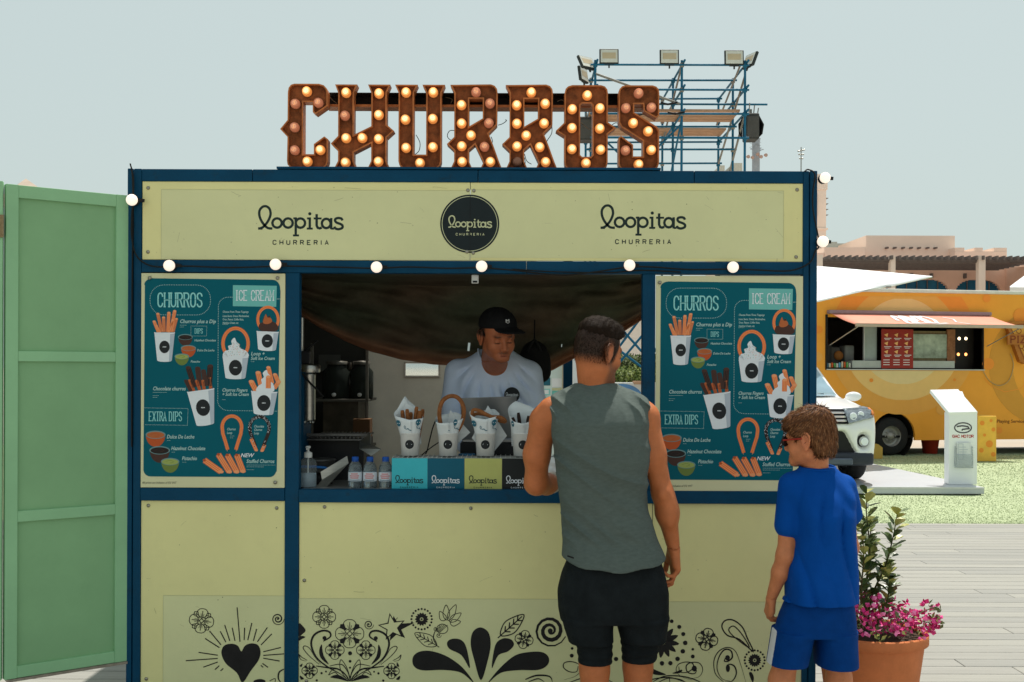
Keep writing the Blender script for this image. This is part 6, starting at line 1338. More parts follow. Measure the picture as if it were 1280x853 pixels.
m = MB(); m.add([P(450, 553, 5.30), P(464, 543, 5.30), P(464, 556, 5.22), P(477, 562, 5.22), P(465, 571, 5.22), P(450, 562, 5.26)], [(0, 1, 2, 5), (5, 2, 3, 4)], STEEL); o = part(m, 'chute', t, fix=False); so_ = o.modifiers.new('t', 'SOLIDIFY'); so_.thickness = .003
t = zone('fryer_pan', 'round dark steel pan in front of the warming rack', 'pan', 400, 5.28); m = MB(); m.lathe([(0, 0), (.07, 0), (.074, .01), (.074, .055), (.078, .057), (.078, .062), (.060, .066), (.0, .068)], DKM, (0, 0, .055), 28); lpart(m, 'pan_body', t); m = MB(); m.lathe([(0, 0), (.06, 0), (.06, .054), (0, .054)], mat('black_plastic', (0, 0, 0)), n=20); lpart(m, 'burner', t)
m = MB(); m.tube(smooth_line([(-.12, -.06, .085), (-.06, -.10, .088), (.0, -.105, .088), (.05, -.09, .08), (.062, -.08, .05)], 5), .006, mat('blue_handle', srgb('1c5c9c'), .4), 8); lpart(m, 'handle', t)
t = zone('tilted_tray', 'brushed steel tray propped at a slant between hand gel and water bottles', 'tray', 418, 5.2); m = MB(); m.add([P(401, 591, 5.16), P(434, 571, 5.22), P(436, 580, 5.22), P(403, 601, 5.16), P(396, 610.5, 5.12), P(408, 611, 5.12)], [(0, 1, 2, 3), (3, 2, 5, 4)], STEEL); o = part(m, 'tray_sheet', t, fix=False); so_ = o.modifiers.new('t', 'SOLIDIFY'); so_.thickness = .003
# shelf
t = thing('storage_shelf', 'dark steel shelf unit in the unlit rear corner of the kiosk', 'shelf', (P(425, 0, 6.9).x, 6.9, ZB+.05))
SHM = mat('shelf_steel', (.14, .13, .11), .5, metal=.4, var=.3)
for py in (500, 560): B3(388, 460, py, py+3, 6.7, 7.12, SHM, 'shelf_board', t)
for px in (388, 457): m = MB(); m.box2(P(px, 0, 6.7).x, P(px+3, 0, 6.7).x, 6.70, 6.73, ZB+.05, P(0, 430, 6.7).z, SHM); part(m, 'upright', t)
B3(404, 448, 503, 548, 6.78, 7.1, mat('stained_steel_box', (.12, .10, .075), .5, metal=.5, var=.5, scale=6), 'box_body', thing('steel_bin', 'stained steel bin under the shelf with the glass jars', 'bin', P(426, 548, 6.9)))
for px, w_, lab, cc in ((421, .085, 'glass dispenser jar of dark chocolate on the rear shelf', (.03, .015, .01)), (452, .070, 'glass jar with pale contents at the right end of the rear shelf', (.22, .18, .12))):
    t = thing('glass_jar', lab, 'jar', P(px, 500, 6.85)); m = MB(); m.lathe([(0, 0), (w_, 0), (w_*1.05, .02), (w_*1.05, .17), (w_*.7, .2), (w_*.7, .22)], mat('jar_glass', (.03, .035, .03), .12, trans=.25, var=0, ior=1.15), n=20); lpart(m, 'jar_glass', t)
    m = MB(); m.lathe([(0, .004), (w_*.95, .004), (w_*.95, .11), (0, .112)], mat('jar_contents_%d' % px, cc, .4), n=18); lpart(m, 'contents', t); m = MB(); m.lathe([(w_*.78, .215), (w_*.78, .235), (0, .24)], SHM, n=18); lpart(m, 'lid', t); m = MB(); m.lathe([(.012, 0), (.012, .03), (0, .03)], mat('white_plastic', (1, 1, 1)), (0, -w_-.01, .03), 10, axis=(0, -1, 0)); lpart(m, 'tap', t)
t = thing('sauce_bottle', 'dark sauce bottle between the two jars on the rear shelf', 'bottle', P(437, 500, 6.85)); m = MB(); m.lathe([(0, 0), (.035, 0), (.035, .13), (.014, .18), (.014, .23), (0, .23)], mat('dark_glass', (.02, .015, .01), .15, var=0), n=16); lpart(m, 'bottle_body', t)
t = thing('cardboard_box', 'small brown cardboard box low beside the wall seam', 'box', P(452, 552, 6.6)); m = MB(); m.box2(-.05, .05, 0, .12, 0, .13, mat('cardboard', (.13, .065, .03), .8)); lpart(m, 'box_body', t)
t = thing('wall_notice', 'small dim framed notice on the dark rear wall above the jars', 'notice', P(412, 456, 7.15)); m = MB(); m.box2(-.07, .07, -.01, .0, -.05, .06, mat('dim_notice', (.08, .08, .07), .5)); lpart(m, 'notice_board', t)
# backpack hung behind the seller
t = thing('backpack', 'black backpack hanging behind the right shoulder of the seller', 'backpack', P(672, 470, 6.02)); g = SDF((-.02, 5.8, 1.38), (.42, 6.2, 1.82), .008); c = P(668, 452, 6.02); g.ell(c, (.085, .06, .10), .02); g.cap(P(668, 440, 6.02), P(676, 466, 6.02), .06, .055, .03); a, b = g.mesh(); to_obj('bag_body', a, b, mat('black_bag_fabric', (.012, .012, .013), .8, bump=.3), t); m = MB(); m.tube(smooth_line([tuple(P(x, y, 5.96)) for x, y in ((660, 440), (668, 425), (676, 440))], 4), .008, BLACK, 6); part(m, 'strap', t); m = MB(); m.tube([P(668, 428, 6.0), P(668, 400, 6.05)], .004, BLACK, 6); part(m, 'hanging_cord', t)
# white bag by the arm of the man
t = zone('paper_bag', 'crumpled white paper bag on the counter beside the arm of the man', 'bag', 691, 4.99+.06); g = SDF((bx(680), 4.99, ZC-.01), (bx(712), 5.10, ZC+.20), .005)
g.stack([(ZC, bx(683), bx(706), 5.015, 5.055), (ZC+.08, bx(682), bx(707), 5.015, 5.055), (ZC+.15, bx(687), bx(703), 5.025, 5.05)], 0, 3, fold=lambda X, Y, Z: .006*np.sin(X*90+Z*70)*np.sin(Z*110-X*40)); a, b = g.mesh(); to_obj('bag_paper', a, b, mat('white_bag_paper', (.65, .66, .66), .6, bump=.3, bscale=60), t)
# ================================================================ ground
GR = mat('paved_ground', (.40, .365, .31), .85, var=.10, scale=.8, bump=.1, bscale=20)
g = MB(); g.box2(-400, 400, -60, 1200, -.6, -.03, GR); g.build('ground', kind='structure')
TURF = mat('artificial_turf', (.405, .465, .285), .9, var=.10, scale=.5, bump=.3, bscale=50)
g = MB(); g.box2(-30, 40, 11.46, 22.4, -.025, -.004, TURF); g.build('artificial_grass', kind='structure')
def grass():
    N = 34000; u = RNG.random(N); y = 11.47+(u**1.5)*9.5; x = RNG.uniform(.30, .50, N)*y+RNG.uniform(-.2, .4, N)
    h = RNG.uniform(.006, .016, N); a = RNG.uniform(0, PI, N); w = .0035+.0006*(y-11); lx = RNG.normal(0, .012, N); ly = RNG.normal(0, .012, N)
    z0 = -.005; V = np.stack([np.stack([x-np.cos(a)*w, y-np.sin(a)*w, np.full(N, z0)], 1), np.stack([x+np.cos(a)*w, y+np.sin(a)*w, np.full(N, z0)], 1), np.stack([x+lx, y+ly, z0+h], 1)], 1).reshape(-1, 3)
    me = bpy.data.meshes.new('turf_blades'); me.vertices.add(N*3); me.vertices.foreach_set('co', V.astype(np.float32).ravel()); me.loops.add(N*3); me.loops.foreach_set('vertex_index', np.arange(N*3, dtype=np.int32)); me.polygons.add(N); me.polygons.foreach_set('loop_start', np.arange(0, N*3, 3, dtype=np.int32)); me.polygons.foreach_set('loop_total', np.full(N, 3, np.int32)); me.update(calc_edges=True)
    me.materials.append(TURF); o = bpy.data.objects.new('turf_blades', me); COL.objects.link(o); o['kind'] = 'stuff'; o['label'] = 'short pile of the artificial turf behind the deck'; o['category'] = 'grass'
grass()
# deck of pale boards running across
DK = [mat('deck_board_%s' % n, c, .75, var=.13, scale=3.5, bump=.3, bscale=40, stretch=(.25, 3, 1), dirt=.10, dirtcol=(.25, .23, .19)) for n, c in (('light', (.31, .302, .278)), ('grey', (.288, .283, .263)), ('worn', (.325, .317, .288)))]
deck = thing('deck', 'pale wooden deck', 'deck', (0, 0, 0)); del deck['label'], deck['category']; deck['kind'] = 'structure'
bw, gap = .142, .007; random.seed(11)
cache = {}
far_mb = MB(); y = -1.2; row_ = 0
while y < 11.40:
    x = -5.2-random.uniform(0, 2.4)
    while x < 9.5:
        L = random.choice((2.4, 3.0, 3.6)); near = 4.6 < y < 8.6 and x+L > 1.2 and x < 5.2
        if near:
            key = (L, random.randrange(3))
            if key not in cache:
                m = MB(); m.box2(0, L-.004, 0, bw, -.024, 0, DK[key[1]], ch=.003); o = m.build('plank', deck, loc=(x, y, random.uniform(-.0012, 0)), fix=False); cache[key] = o.data
            else: o = bpy.data.objects.new('plank', cache[key]); COL.objects.link(o); o.parent = deck; o.location = (x, y, random.uniform(-.0012, 0))
        else: far_mb.box2(x, x+L-.004, y, y+bw, -.024, random.uniform(-.0012, 0), random.choice(DK))
        x += L
    y += bw+gap; row_ += 1
far_mb.build('planks', deck, kind='stuff', fix=False)
g = MB(); g.box2(-7, 12, -1.3, 11.44, -.03, -.0255, mat('dark_joists', (.07, .06, .05), .9)); g.build('deck_underlay', deck)
# ================================================================ flower pot
TER = mat('terracotta', (.60, .19, .07), .7, var=.16, scale=7, bump=.15, bscale=50, dirt=.2, dirtcol=(.30, .12, .06))
pc = P(1089, 460, 4.93); pt = thing('flower_pot', 'large round terracotta pot with pink flowers and a leafy shrub beside the kiosk', 'flower pot', (pc.x, 4.93, .0)); kp = 4.93/F
zp = lambda py: 1.6-(py-460)*kp
m = MB(); rt = 69*kp; m.lathe([(0, .0), (rt*.70, 0), (rt*.72, .01), (rt*.93, zp(800)), (rt*.94, zp(799)), (rt, zp(798)), (rt, zp(787)), (rt*.985, zp(785.5)), (rt*.93, zp(785.5)), (rt*.91, zp(790))], TER, n=56); m.build('pot', pt)
m = MB(); m.lathe([(0, zp(791)+.01), (rt*.5, zp(791)+.006), (rt*.92, zp(791))], mat('potting_soil', (.06, .04, .028), .95, var=.4, bump=.6), n=40); m.build('soil', pt)
LEAF = [mat('shrub_leaf_%d' % i, c, .4, var=.18, scale=20, spec=.6) for i, c in enumerate(((.09, .14, .035), (.14, .18, .05), (.42, .42, .12), (.05, .085, .025)))]
for m_ in LEAF: m_.node_tree.nodes['Principled BSDF'].inputs['Transmission Weight'].default_value = .0
STEM = mat('green_stem', (.10, .085, .035), .7)
def leafy(t, base, stems, mats, L=.045, Wd=.020, dens=26, seed=1):
    rnd = random.Random(seed)
    for st_ in stems:
        pts = [Vector(p) for p in smooth_line([tuple(p) for p in st_], 8)]; m = MB(); n = len(pts)
        m.tube(pts, [.006*(1-.75*i/n) for i in range(n)], STEM, 6); m.build('stem', t, loc=-Vector(t.location))
        lm = MB()
        for i in range(int(dens*len(st_)/2)):
            f = .22+.78*(i/(dens*len(st_)/2)); k = min(n-2, int(f*(n-1))); p = pts[k]; tan = (pts[k+1]-pts[k]).normalized()
            a = i*2.4+rnd.uniform(-.4, .4); u = tan.orthogonal().normalized(); w = tan.cross(u); out = (u*math.cos(a)+w*math.sin(a)); d = (out*(.85)+tan*rnd.uniform(.3, 1.1)).normalized()
            l = L*rnd.uniform(.7, 1.2)*(1 if f < .92 else .75); wd = Wd*rnd.uniform(.8, 1.2); sd = d.cross(tan).normalized(); nn = sd.cross(d).normalized(); q = p+out*.004
            mm = mats[2] if rnd.random() < (.12 if f < .8 else .5) else rnd.choice((mats[0], mats[1], mats[0], mats[3]))
            V = [q, q+d*l*.3+sd*wd*.30+nn*.002, q+d*l*.68+sd*wd*.5+nn*.003, q+d*l*.93+sd*wd*.32-nn*.001, q+d*l-nn*.004, q+d*l*.93-sd*wd*.32-nn*.001, q+d*l*.68-sd*wd*.5+nn*.003, q+d*l*.3-sd*wd*.30+nn*.002, q+d*l*.3-nn*.003, q+d*l*.65-nn*.003]
            lm.add(V, [(0, 1, 8), (1, 2, 9, 8), (2, 3, 4, 9), (9, 4, 5, 6), (8, 9, 6, 7), (0, 8, 7)], mm, False)
        lm.build('foliage', t, loc=-Vector(t.location), fix=False, kind='stuff')
b = lambda px, py, dy=0: tuple(P(px, py, 4.93)+Vector((0, dy, 0)))
sh = thing('shrub', 'upright shrub with glossy oval leaves growing in the terracotta pot', 'shrub', b(1085, 788))
leafy(sh, None, [[b(1082, 786), b(1084, 740, .02), b(1088, 690), b(1082, 640, -.02), b(1084, 612)], [b(1086, 786), b(1092, 750, .03), b(1110, 705, .02), b(1117, 670), b(1123, 636)], [b(1078, 786), b(1074, 735, -.04), b(1076, 690, -.05), b(1073, 650, -.04)], [b(1088, 786, .05), b(1092, 730, .08), b(1096, 680, .08), b(1094, 650, .06)], [b(1094, 786), b(1108, 756), b(1113, 728), b(1110, 708)], [b(1080, 786, .06), b(1070, 700, .1), b(1078, 660, .08)]], LEAF, L=.060, Wd=.043, dens=16, seed=4)
PINK = [mat('pink_petal_%d' % i, c, .6, var=.1, scale=30) for i, c in enumerate(((.85, .09, .34), (.90, .24, .48), (.62, .03, .20)))]
fl = thing('bougainvillea', 'pink flowering plant spilling over the rim of the terracotta pot', 'flowers', b(1110, 780))
rnd = random.Random(8); fm = MB(); lm = MB()
for i in range(400):
    a = rnd.uniform(0, 2*PI); rr = rt*math.sqrt(rnd.random())*1.0; h_ = rnd.uniform(0, 1); c = Vector((pc.x+rr*math.cos(a), 4.93+rr*math.sin(a), zp(788)+.01+h_*.15*(1-.5*(rr/rt)**2)))
    if rr > rt*.8: c.z -= rnd.uniform(0, .04)
    if rnd.random() < .12: c = Vector(b(1160+rnd.uniform(-3, 16), 766+rnd.uniform(-12, 22), rnd.uniform(-.04, .04)))
    pin = rnd.random() < .66; mb_ = fm if pin else lm
    for k_ in range(3 if pin else 2):
        th_ = rnd.uniform(0, 2*PI); el_ = rnd.uniform(-.2, 1.2); d = Vector((math.cos(th_)*math.cos(el_), math.sin(th_)*math.cos(el_), math.sin(el_))); sd = d.orthogonal().normalized(); l = rnd.uniform(.018, .030) if pin else rnd.uniform(.02, .035); w_ = l*(.42 if pin else .28)
        sd.rotate(Matrix.Rotation(rnd.uniform(0, 6), 3, d)); n_ = d.cross(sd)
        mb_.add([c, c+d*l*.5+sd*w_, c+d*l+n_*.003, c+d*l*.5-sd*w_, c+d*l*.5-n_*.004], [(0, 1, 4), (1, 2, 4), (2, 3, 4), (3, 0, 4)], rnd.choice(PINK) if pin else rnd.choice(LEAF[:3]))
fm.build('petals', fl, loc=-Vector(fl.location), fix=False, kind='stuff'); lm.build('foliage', fl, loc=-Vector(fl.location), fix=False, kind='stuff')
for st_ in ([b(1120, 786), b(1140, 765, -.05), b(1162, 760), b(1172, 757)], [b(1110, 786), b(1138, 778, -.1), b(1160, 776), b(1168, 783)], [b(1095, 786), b(1088, 765, -.1), b(1075, 755)]):
    m = MB(); m.tube(smooth_line(st_, 5), .0025, STEM, 5); m.build('stem', fl, loc=-Vector(fl.location))
# ================================================================ platform, podium, car
PLW = mat('white_platform_paint', (.52, .54, .58), .35, var=.05, scale=2)
t = thing('platform', 'low white display platform on the grass carrying the white car', 'platform', (3.4, 17, 0))
yp = 14.06; xr = (1231-640)/F*yp
m = MB(); V = [(-1, yp, 0), (xr, yp, 0), (5.35, 22.0, 0), (-1, 22.0, 0)]; m.prism([(a, b_) for a, b_, _ in V], .012, .10, PLW, T=lambda x, y, z: (x, z, y)); m.build('platform_deck', t, loc=-Vector(t.location), bevel=.006)
m = MB(); m.box2(-1, xr-.03, yp+.03, yp+.06, -.003, .013, BLACK); m.build('plinth', t, loc=-Vector(t.location))
m = MB(); m.box2(1, xr-.002, yp-.006, yp-.0005, .078, .099, mat('edge_trim', (.6, .6, .62), .4)); m.build('edge_trim', t, loc=-Vector(t.location))
dp = 14.35; kq = F/dp; X_ = lambda px: (px-640)/kq; Z_ = lambda py: 1.6-(py-460)/kq
t = thing('podium', 'tall white information podium with an oval emblem on the front corner of the platform', 'podium', (X_(1204), dp, .1))
POD = mat('glossy_white', (.86, .88, .88), .25, var=.0)
m = MB(); m.box2(X_(1186.5), X_(1222), dp, dp+.16, .1005, Z_(514), POD); bo = m.build('column', t, loc=-Vector(t.location), bevel=.008)
m = MB(); a, b_, c, d = Vector((X_(1173.5), dp+.30, Z_(486))), Vector((X_(1209.5), dp+.30, Z_(485))), Vector((X_(1222), dp-.01, Z_(513))), Vector((X_(1186), dp-.01, Z_(514))); u = Vector((0, .015, -.045)); m.add([a, b_, c, d, a+u, b_+u, c+u, d+u], [(0, 1, 2, 3), (7, 6, 5, 4), (0, 4, 5, 1), (1, 5, 6, 2), (2, 6, 7, 3), (3, 7, 4, 0)], POD); m.build('sloping_top', t, loc=-Vector(t.location), bevel=.006)
m = MB(); m.prism([(dp+.01, Z_(516)), (dp+.01, Z_(514)), (dp+.28, Z_(488)), (dp+.15, Z_(516))], X_(1190), X_(1214), POD, T=lambda x, y, z: (y, x, z)); m.build('neck', t, loc=-Vector(t.location))
p = Print(lambda u, v, h: (X_(u), dp-.001-h, Z_(v)), .001); CHR = mat('dark_chrome', (.12, .12, .13), .25, metal=.8)
p.line(arc(1204, 533, 10.5, 6.2, 0, 360, 30)[:-1], 1.6, CHR, 1, closed=True); p.line([(1196, 531.5), (1203, 530.5), (1210, 531.5), (1211.5, 534), (1203.5, 535), (1202.5, 536.5)], 1.8, CHR, 2)
p.strokes('GAC MOTOR', 1204, 545.3, 3.3, 2.4, .75, mat('sign_red', (.5, .03, .03), .4), 1, .3, center=True); p.build('emblem', bo)
m = MB(); ACR = mat('clear_acrylic', (.85, .88, .9), .06, trans=.9, var=0, ior=1.1); m.box2(X_(1193), X_(1215), dp-.045, dp-.04, Z_(582), Z_(566), ACR); m.box2(X_(1193), X_(1215), dp-.045, dp-.001, Z_(583), Z_(581.5), ACR); m.box2(X_(1193), X_(1194), dp-.04, dp-.001, Z_(581), Z_(556), ACR); m.box2(X_(1214), X_(1215), dp-.04, dp-.001, Z_(581), Z_(556), ACR); m.build('leaflet_holder', t, loc=-Vector(t.location))
lf = thing('leaflets', 'white leaflets in the clear holder on the podium', 'leaflets', (X_(1204), dp-.02, Z_(580))); m = MB(); m.box2(X_(1195.5), X_(1212.5), dp-.030, dp-.012, Z_(580), Z_(551.5), mat('leaflet_paper', (.72, .74, .76), .6)); o = m.build('leaflet', lf, loc=-Vector(lf.location))
p = Print(lambda u, v, h: (X_(u), dp-.0305-h, Z_(v)), .0008); 
for k_ in range(4): p.line([(1198, 557+k_*3), (1198+random.uniform(5, 11), 557+k_*3)], .7, WSH, 1)
p.line([(1197, 553), (1203, 553), (1203, 572), (1197, 572)], .6, WSH, 1, closed=True); p.build('leaflet_print', o)
# ---- car
def car():
    cx, yf = 3.85, 14.18; z0 = .10
    t = thing('parked_car', 'white SUV facing us on the display platform, half hidden by the kiosk', 'car', (cx, yf+2.3, z0))
    g = SDF((-1.06, -.06, .12), (1.06, 4.78, 1.78), .034); X, Y, Z = g.field()
    # half width and height over the length (y from the front bumper backwards)
    yy = [0, .08, .25, .6, 1.05, 1.3, 2.0, 3.0, 3.9, 4.4, 4.62]; hw = np.interp(Y, yy, [.74, .84, .90, .925, .93, .93, .93, .93, .92, .88, .82])
    top = np.interp(Y, yy, [.80, .93, 1.0, 1.05, 1.11, 1.12, 1.12, 1.13, 1.13, 1.12, 1.05]); bot = np.interp(Y, yy, [.42, .34, .28, .27, .27, .27, .27, .27, .27, .32, .40])
    shl = .035*np.sin(np.clip((Z-.3)/.8, 0, 1)*PI); tum = np.clip(Z-.95, 0, 1)*.35
    dx = np.abs(X)-(hw-.03+shl-tum); dz = np.maximum(Z-(top-.06*(X/.9)**4), bot-Z); dy = np.maximum((.02+.10*np.clip(.62-Z, 0, 1)*0+.12*(X/.9)**2-Y+np.where(Z > .72, (Z-.72)*.45, 0)), Y-(4.62-.08*(X/.9)**2))
    rr = .07; q = [np.maximum(a+rr, 0) for a in (dx, dy, dz)]; body = np.sqrt(q[0]**2+q[1]**2+q[2]**2)+np.minimum(np.maximum(np.maximum(dx+rr, dy+rr), dz+rr), 0)-rr
    # glasshouse
    f0 = np.interp(Z, [1.05, 1.62], [1.18, 1.98]); b0 = np.interp(Z, [1.05, 1.62], [4.45, 4.10]); w0 = np.interp(Z, [1.0, 1.62], [.82, .60]); dx = np.abs(X)-w0; dy = np.maximum(f0-Y+.10*(X/.7)**2, Y-b0); dz = np.maximum(Z-(1.66-.05*(X/.6)**2-.03*((Y-2.8)/1.2)**2), 1.0-Z)
    rr = .09; q = [np.maximum(a+rr, 0) for a in (dx, dy, dz)]; gh = np.sqrt(q[0]**2+q[1]**2+q[2]**2)+np.minimum(np.maximum(np.maximum(dx+rr, dy+rr), dz+rr), 0)-rr
    v = np.minimum(body, gh); h_ = np.maximum(.08-np.abs(body-gh), 0)/.08; v = v-h_*h_*.02
    for wy in (.93, 3.63):
        wh = np.sqrt((Y-wy)**2+(Z-.36)**2)-.40; v = np.maximum(v, -np.maximum(wh, .60-np.abs(X)))
    # scoops: fog lamp pockets and lower grille
    for s_ in (-1, 1):
        e = np.sqrt(((X-s_*.715)/.10)**2+((Z-.57)/.125)**2+((Y-.12)/.09)**2); v = np.maximum(v, -(e-1)*.08)
    lg = np.maximum(np.maximum(np.abs(X)-np.interp(Z, [.40, .70], [.62, .46]), np.abs(Z-.55)-.15), Y-.16); v = np.maximum(v, -lg)
    g.v = np.broadcast_to(v, g.n).astype(np.float32).copy(); vs, fs = g.mesh()
    V = g.v
    def front(x, z, default=.1):
        i = int((x-g.lo[0])/g.h); k = int((z-g.lo[2])/g.h); col = V[max(0, min(i, g.n[0]-1)), :, max(0, min(k, g.n[2]-1))]; w = np.where(col < 0)[0]
        if len(w) == 0: return default
        j = w[0]; 
        return float(g.ax[1][j]-g.h*(0 if j == 0 else (-col[j])/(col[j-1]-col[j]+1e-9)))
    off = Vector((cx, yf, z0)); vs = vs+np.array(off)
    PNT = mat('white_car_paint', (.80, .81, .82), .25, var=0, coat=.5)
    to_obj('body_shell', vs, fs, PNT, t, relax=3)
    L = lambda p: Vector(p)+off
    def skin(poly, m_, name, lift=.012, n=10, par=t, depth=.03):
        """patch following the nose of the car, inside a quad given by its corners (x, z)"""
        a, b_, c, d = [Vector((p[0], 0, p[1])) for p in poly]; mb = MB(); W_ = n+1; vs_ = []
        for back in (0, 1):
            for i in range(W_):
                for j in range(W_):
                    p_ = (a.lerp(b_, i/n)).lerp(d.lerp(c, i/n), j/n); y_ = front(p_.x, p_.z); vs_.append(L((p_.x, y_-lift+back*depth, p_.z)))
        fs_ = [(i*W_+j, (i+1)*W_+j, (i+1)*W_+j+1, i*W_+j+1) for i in range(n) for j in range(n)]; N = W_*W_
        ring = [i*W_ for i in range(W_)]+[n*W_+j for j in range(1, W_)]+[i*W_+n for i in range(n-1, -1, -1)]+[j for j in range(n-1, 0, -1)]
        fs_ += [(ring[i-1], ring[i], ring[i]+N, ring[i-1]+N) for i in range(len(ring))]; mb.add(vs_, fs_, m_, True); return mb.build(name, par, loc=-Vector(t.location) if par is t else (0, 0, 0))
    GB_ = mat('gloss_black', (.012, .012, .014), .2, var=0); CRM = mat('chrome', (.6, .6, .62), .12, metal=1, var=0)
    skin([(-.46, .98), (.46, .98), (.50, .79), (-.50, .79)], GB_, 'grille', .004)
    for z in (.83, .88, .93): skin([(-.47, z+.016), (.47, z+.016), (.47, z-.010), (-.47, z-.010)], CRM, 'grille_bar', .022, 12)
    skin([(-.07, .94), (.07, .94), (.06, .83), (-.06, .83)], CRM, 'badge', .034, 3)
    LENS = mat('headlight_lens', (.35, .38, .42), .08, var=.5, scale=16, metal=.6); LW_ = mat('headlight_white', (.8, .85, .9), .15, var=0)
    for s_ in (-1, 1):
        o = skin([(s_*.46, .985), (s_*.83, 1.01), (s_*.86, .87), (s_*.50, .79)], LENS, 'headlight', .014)
        for x, z, r_ in ((.57, .885, .05), (.68, .905, .045)):
            m = MB(); m.lathe([(r_, 0), (r_, .012), (r_*.8, .016), (r_*.5, .01), (0, .012)], LW_, L((s_*x, front(x, z)-.012, z)), 18, axis=(s_*.2, -1, .1)); m.build('reflector', o, loc=(0, 0, 0))
        skin([(s_*.82, 1.0), (s_*.88, .99), (s_*.88, .90), (s_*.84, .88)], mat('amber_lens', (.65, .22, .06), .2), 'indicator', .014, 3)
        m = MB(); c = L((s_*.72, .155, .56)); m.lathe([(.068, 0), (.068, .02), (.056, .022), (.056, .03), (.03, .028), (0, .032)], CRM, c, 22, axis=(s_*.15, -1, 0)); m.lathe([(.05, .031), (0, .034)], LW_, c, 22, axis=(s_*.15, -1, 0)); m.build('fog_lamp', t, loc=-Vector(t.location))
        m = MB(); m.lathe([(.095, 0), (.09, .008), (0, .008)], GB_, L((s_*.715, .185, .56)), 22, axis=(s_*.15, -1, 0)); m.build('fog_lamp_bezel', t, loc=-Vector(t.location))
        # mirror
        g2 = SDF((-.16, -.12, -.1), (.16, .12, .1), .012); g2.ell((0, 0, 0), (.115, .06, .068), 0); g2.cap((-s_*.08, .03, -.03), (-s_*.14, .05, -.06), .02, .02, .02); a, b_ = g2.mesh(); to_obj('mirror', a+np.array(L((s_*1.0, 1.5, 1.11))), b_, PNT, t, relax=1)
    m = MB(); 
    m.box(L((0, .15, .55)), (1.24, .03, .32), mat('black_grille', (.02, .02, .022), .6)); m.build('lower_grille', t, loc=-Vector(t.location))
    SK = mat('dark_bumper_plastic', (.035, .04, .055), .45, var=.1); g3 = SDF((-1, -.06, .12), (1, 1, .5), .03); X, Y, Z = g3.field(); dx = np.abs(X)-np.interp(Y, [0, .3, .6], [.80, .90, .92]); dy = np.maximum(.0+.12*(X/.9)**2-Y, Y-.52); dz = np.abs(Z-.335)-.085; rr = .03; q = [np.maximum(a+rr, 0) for a in (dx, dy, dz)]; g3.v = np.broadcast_to(np.sqrt(q[0]**2+q[1]**2+q[2]**2)+np.minimum(np.maximum(np.maximum(dx+rr, dy+rr), dz+rr), 0)-rr, g3.n).astype(np.float32).copy(); a, b_ = g3.mesh(); to_obj('bumper_skirt', a+np.array(off), b_, SK, t, relax=1)
    m = MB(); m.box(L((0, .0, .31)), (1.06, .05, .085), mat('satin_skid_plate', (.10, .12, .16), .35, metal=.5), ch=.015); m.build('skid_plate', t, loc=-Vector(t.location))
    # glass
    WG = mat('windscreen_glass', (.22, .34, .42), .06, var=.15, scale=2, coat=1)
    def ws(x, z): return np.interp(z, [1.05, 1.62], [1.18, 1.98])+.10*(x/.7)**2
    mb = MB(); n = 12; vs_ = []
    for i in range(n+1):
        for j in range(n+1): z = 1.125+.455*j/n; w_ = np.interp(z, [1.05, 1.62], [.76, .54])-.02; x = (-1+2*i/n)*w_; y_ = front(x, z); vs_.append(L((x, y_-.010, z)))
    mb.add(vs_, [(i*(n+1)+j, (i+1)*(n+1)+j, (i+1)*(n+1)+j+1, i*(n+1)+j+1) for i in range(n) for j in range(n)], WG, True); mb.build('windscreen', t, loc=-Vector(t.location))
    for s_ in (-1, 1):
        mb = MB(); q = [(1.62, 1.13), (4.05, 1.16), (3.9, 1.52), (2.2, 1.52)]; vs_ = [L((s_*(np.interp(z, [1.0, 1.62], [.82, .60])+.012), y_, z)) for y_, z in q]; vs_ += [v_-Vector((s_*.01, 0, 0)) for v_ in vs_]
        mb.add(vs_, [(0, 1, 2, 3), (7, 6, 5, 4), (0, 4, 5, 1), (1, 5, 6, 2), (2, 6, 7, 3), (3, 7, 4, 0)], WG); mb.build('side_window', t, loc=-Vector(t.location))
        for wy in (.93, 3.63):
            c = L((s_*.80, wy, .36-.0)); mb = MB(); mb.lathe([(.24, -.11), (.33, -.115), (.355, -.09), (.36, 0), (.355, .09), (.33, .115), (.24, .11)], mat('tyre_rubber', (.02, .02, .021), .8), c, 36, axis=(1, 0, 0)); w_ = mb.build('wheel', t, loc=-Vector(t.location))
            mb = MB(); mb.lathe([(.0, .05*s_), (.06, .06*s_), (.24, .08*s_), (.245, .10*s_), (.245, -.1*s_)], mat('alloy_rim', (.35, .36, .38), .3, metal=.8), c, 30, axis=(1, 0, 0)); mb.build('rim', w_)
    m = MB(); m.box(L((.25, 1.22, 1.135)), (.5, .012, .02), BLACK, rot=(0, -.05, 0)); m.build('wiper', t, loc=-Vector(t.location))
car()
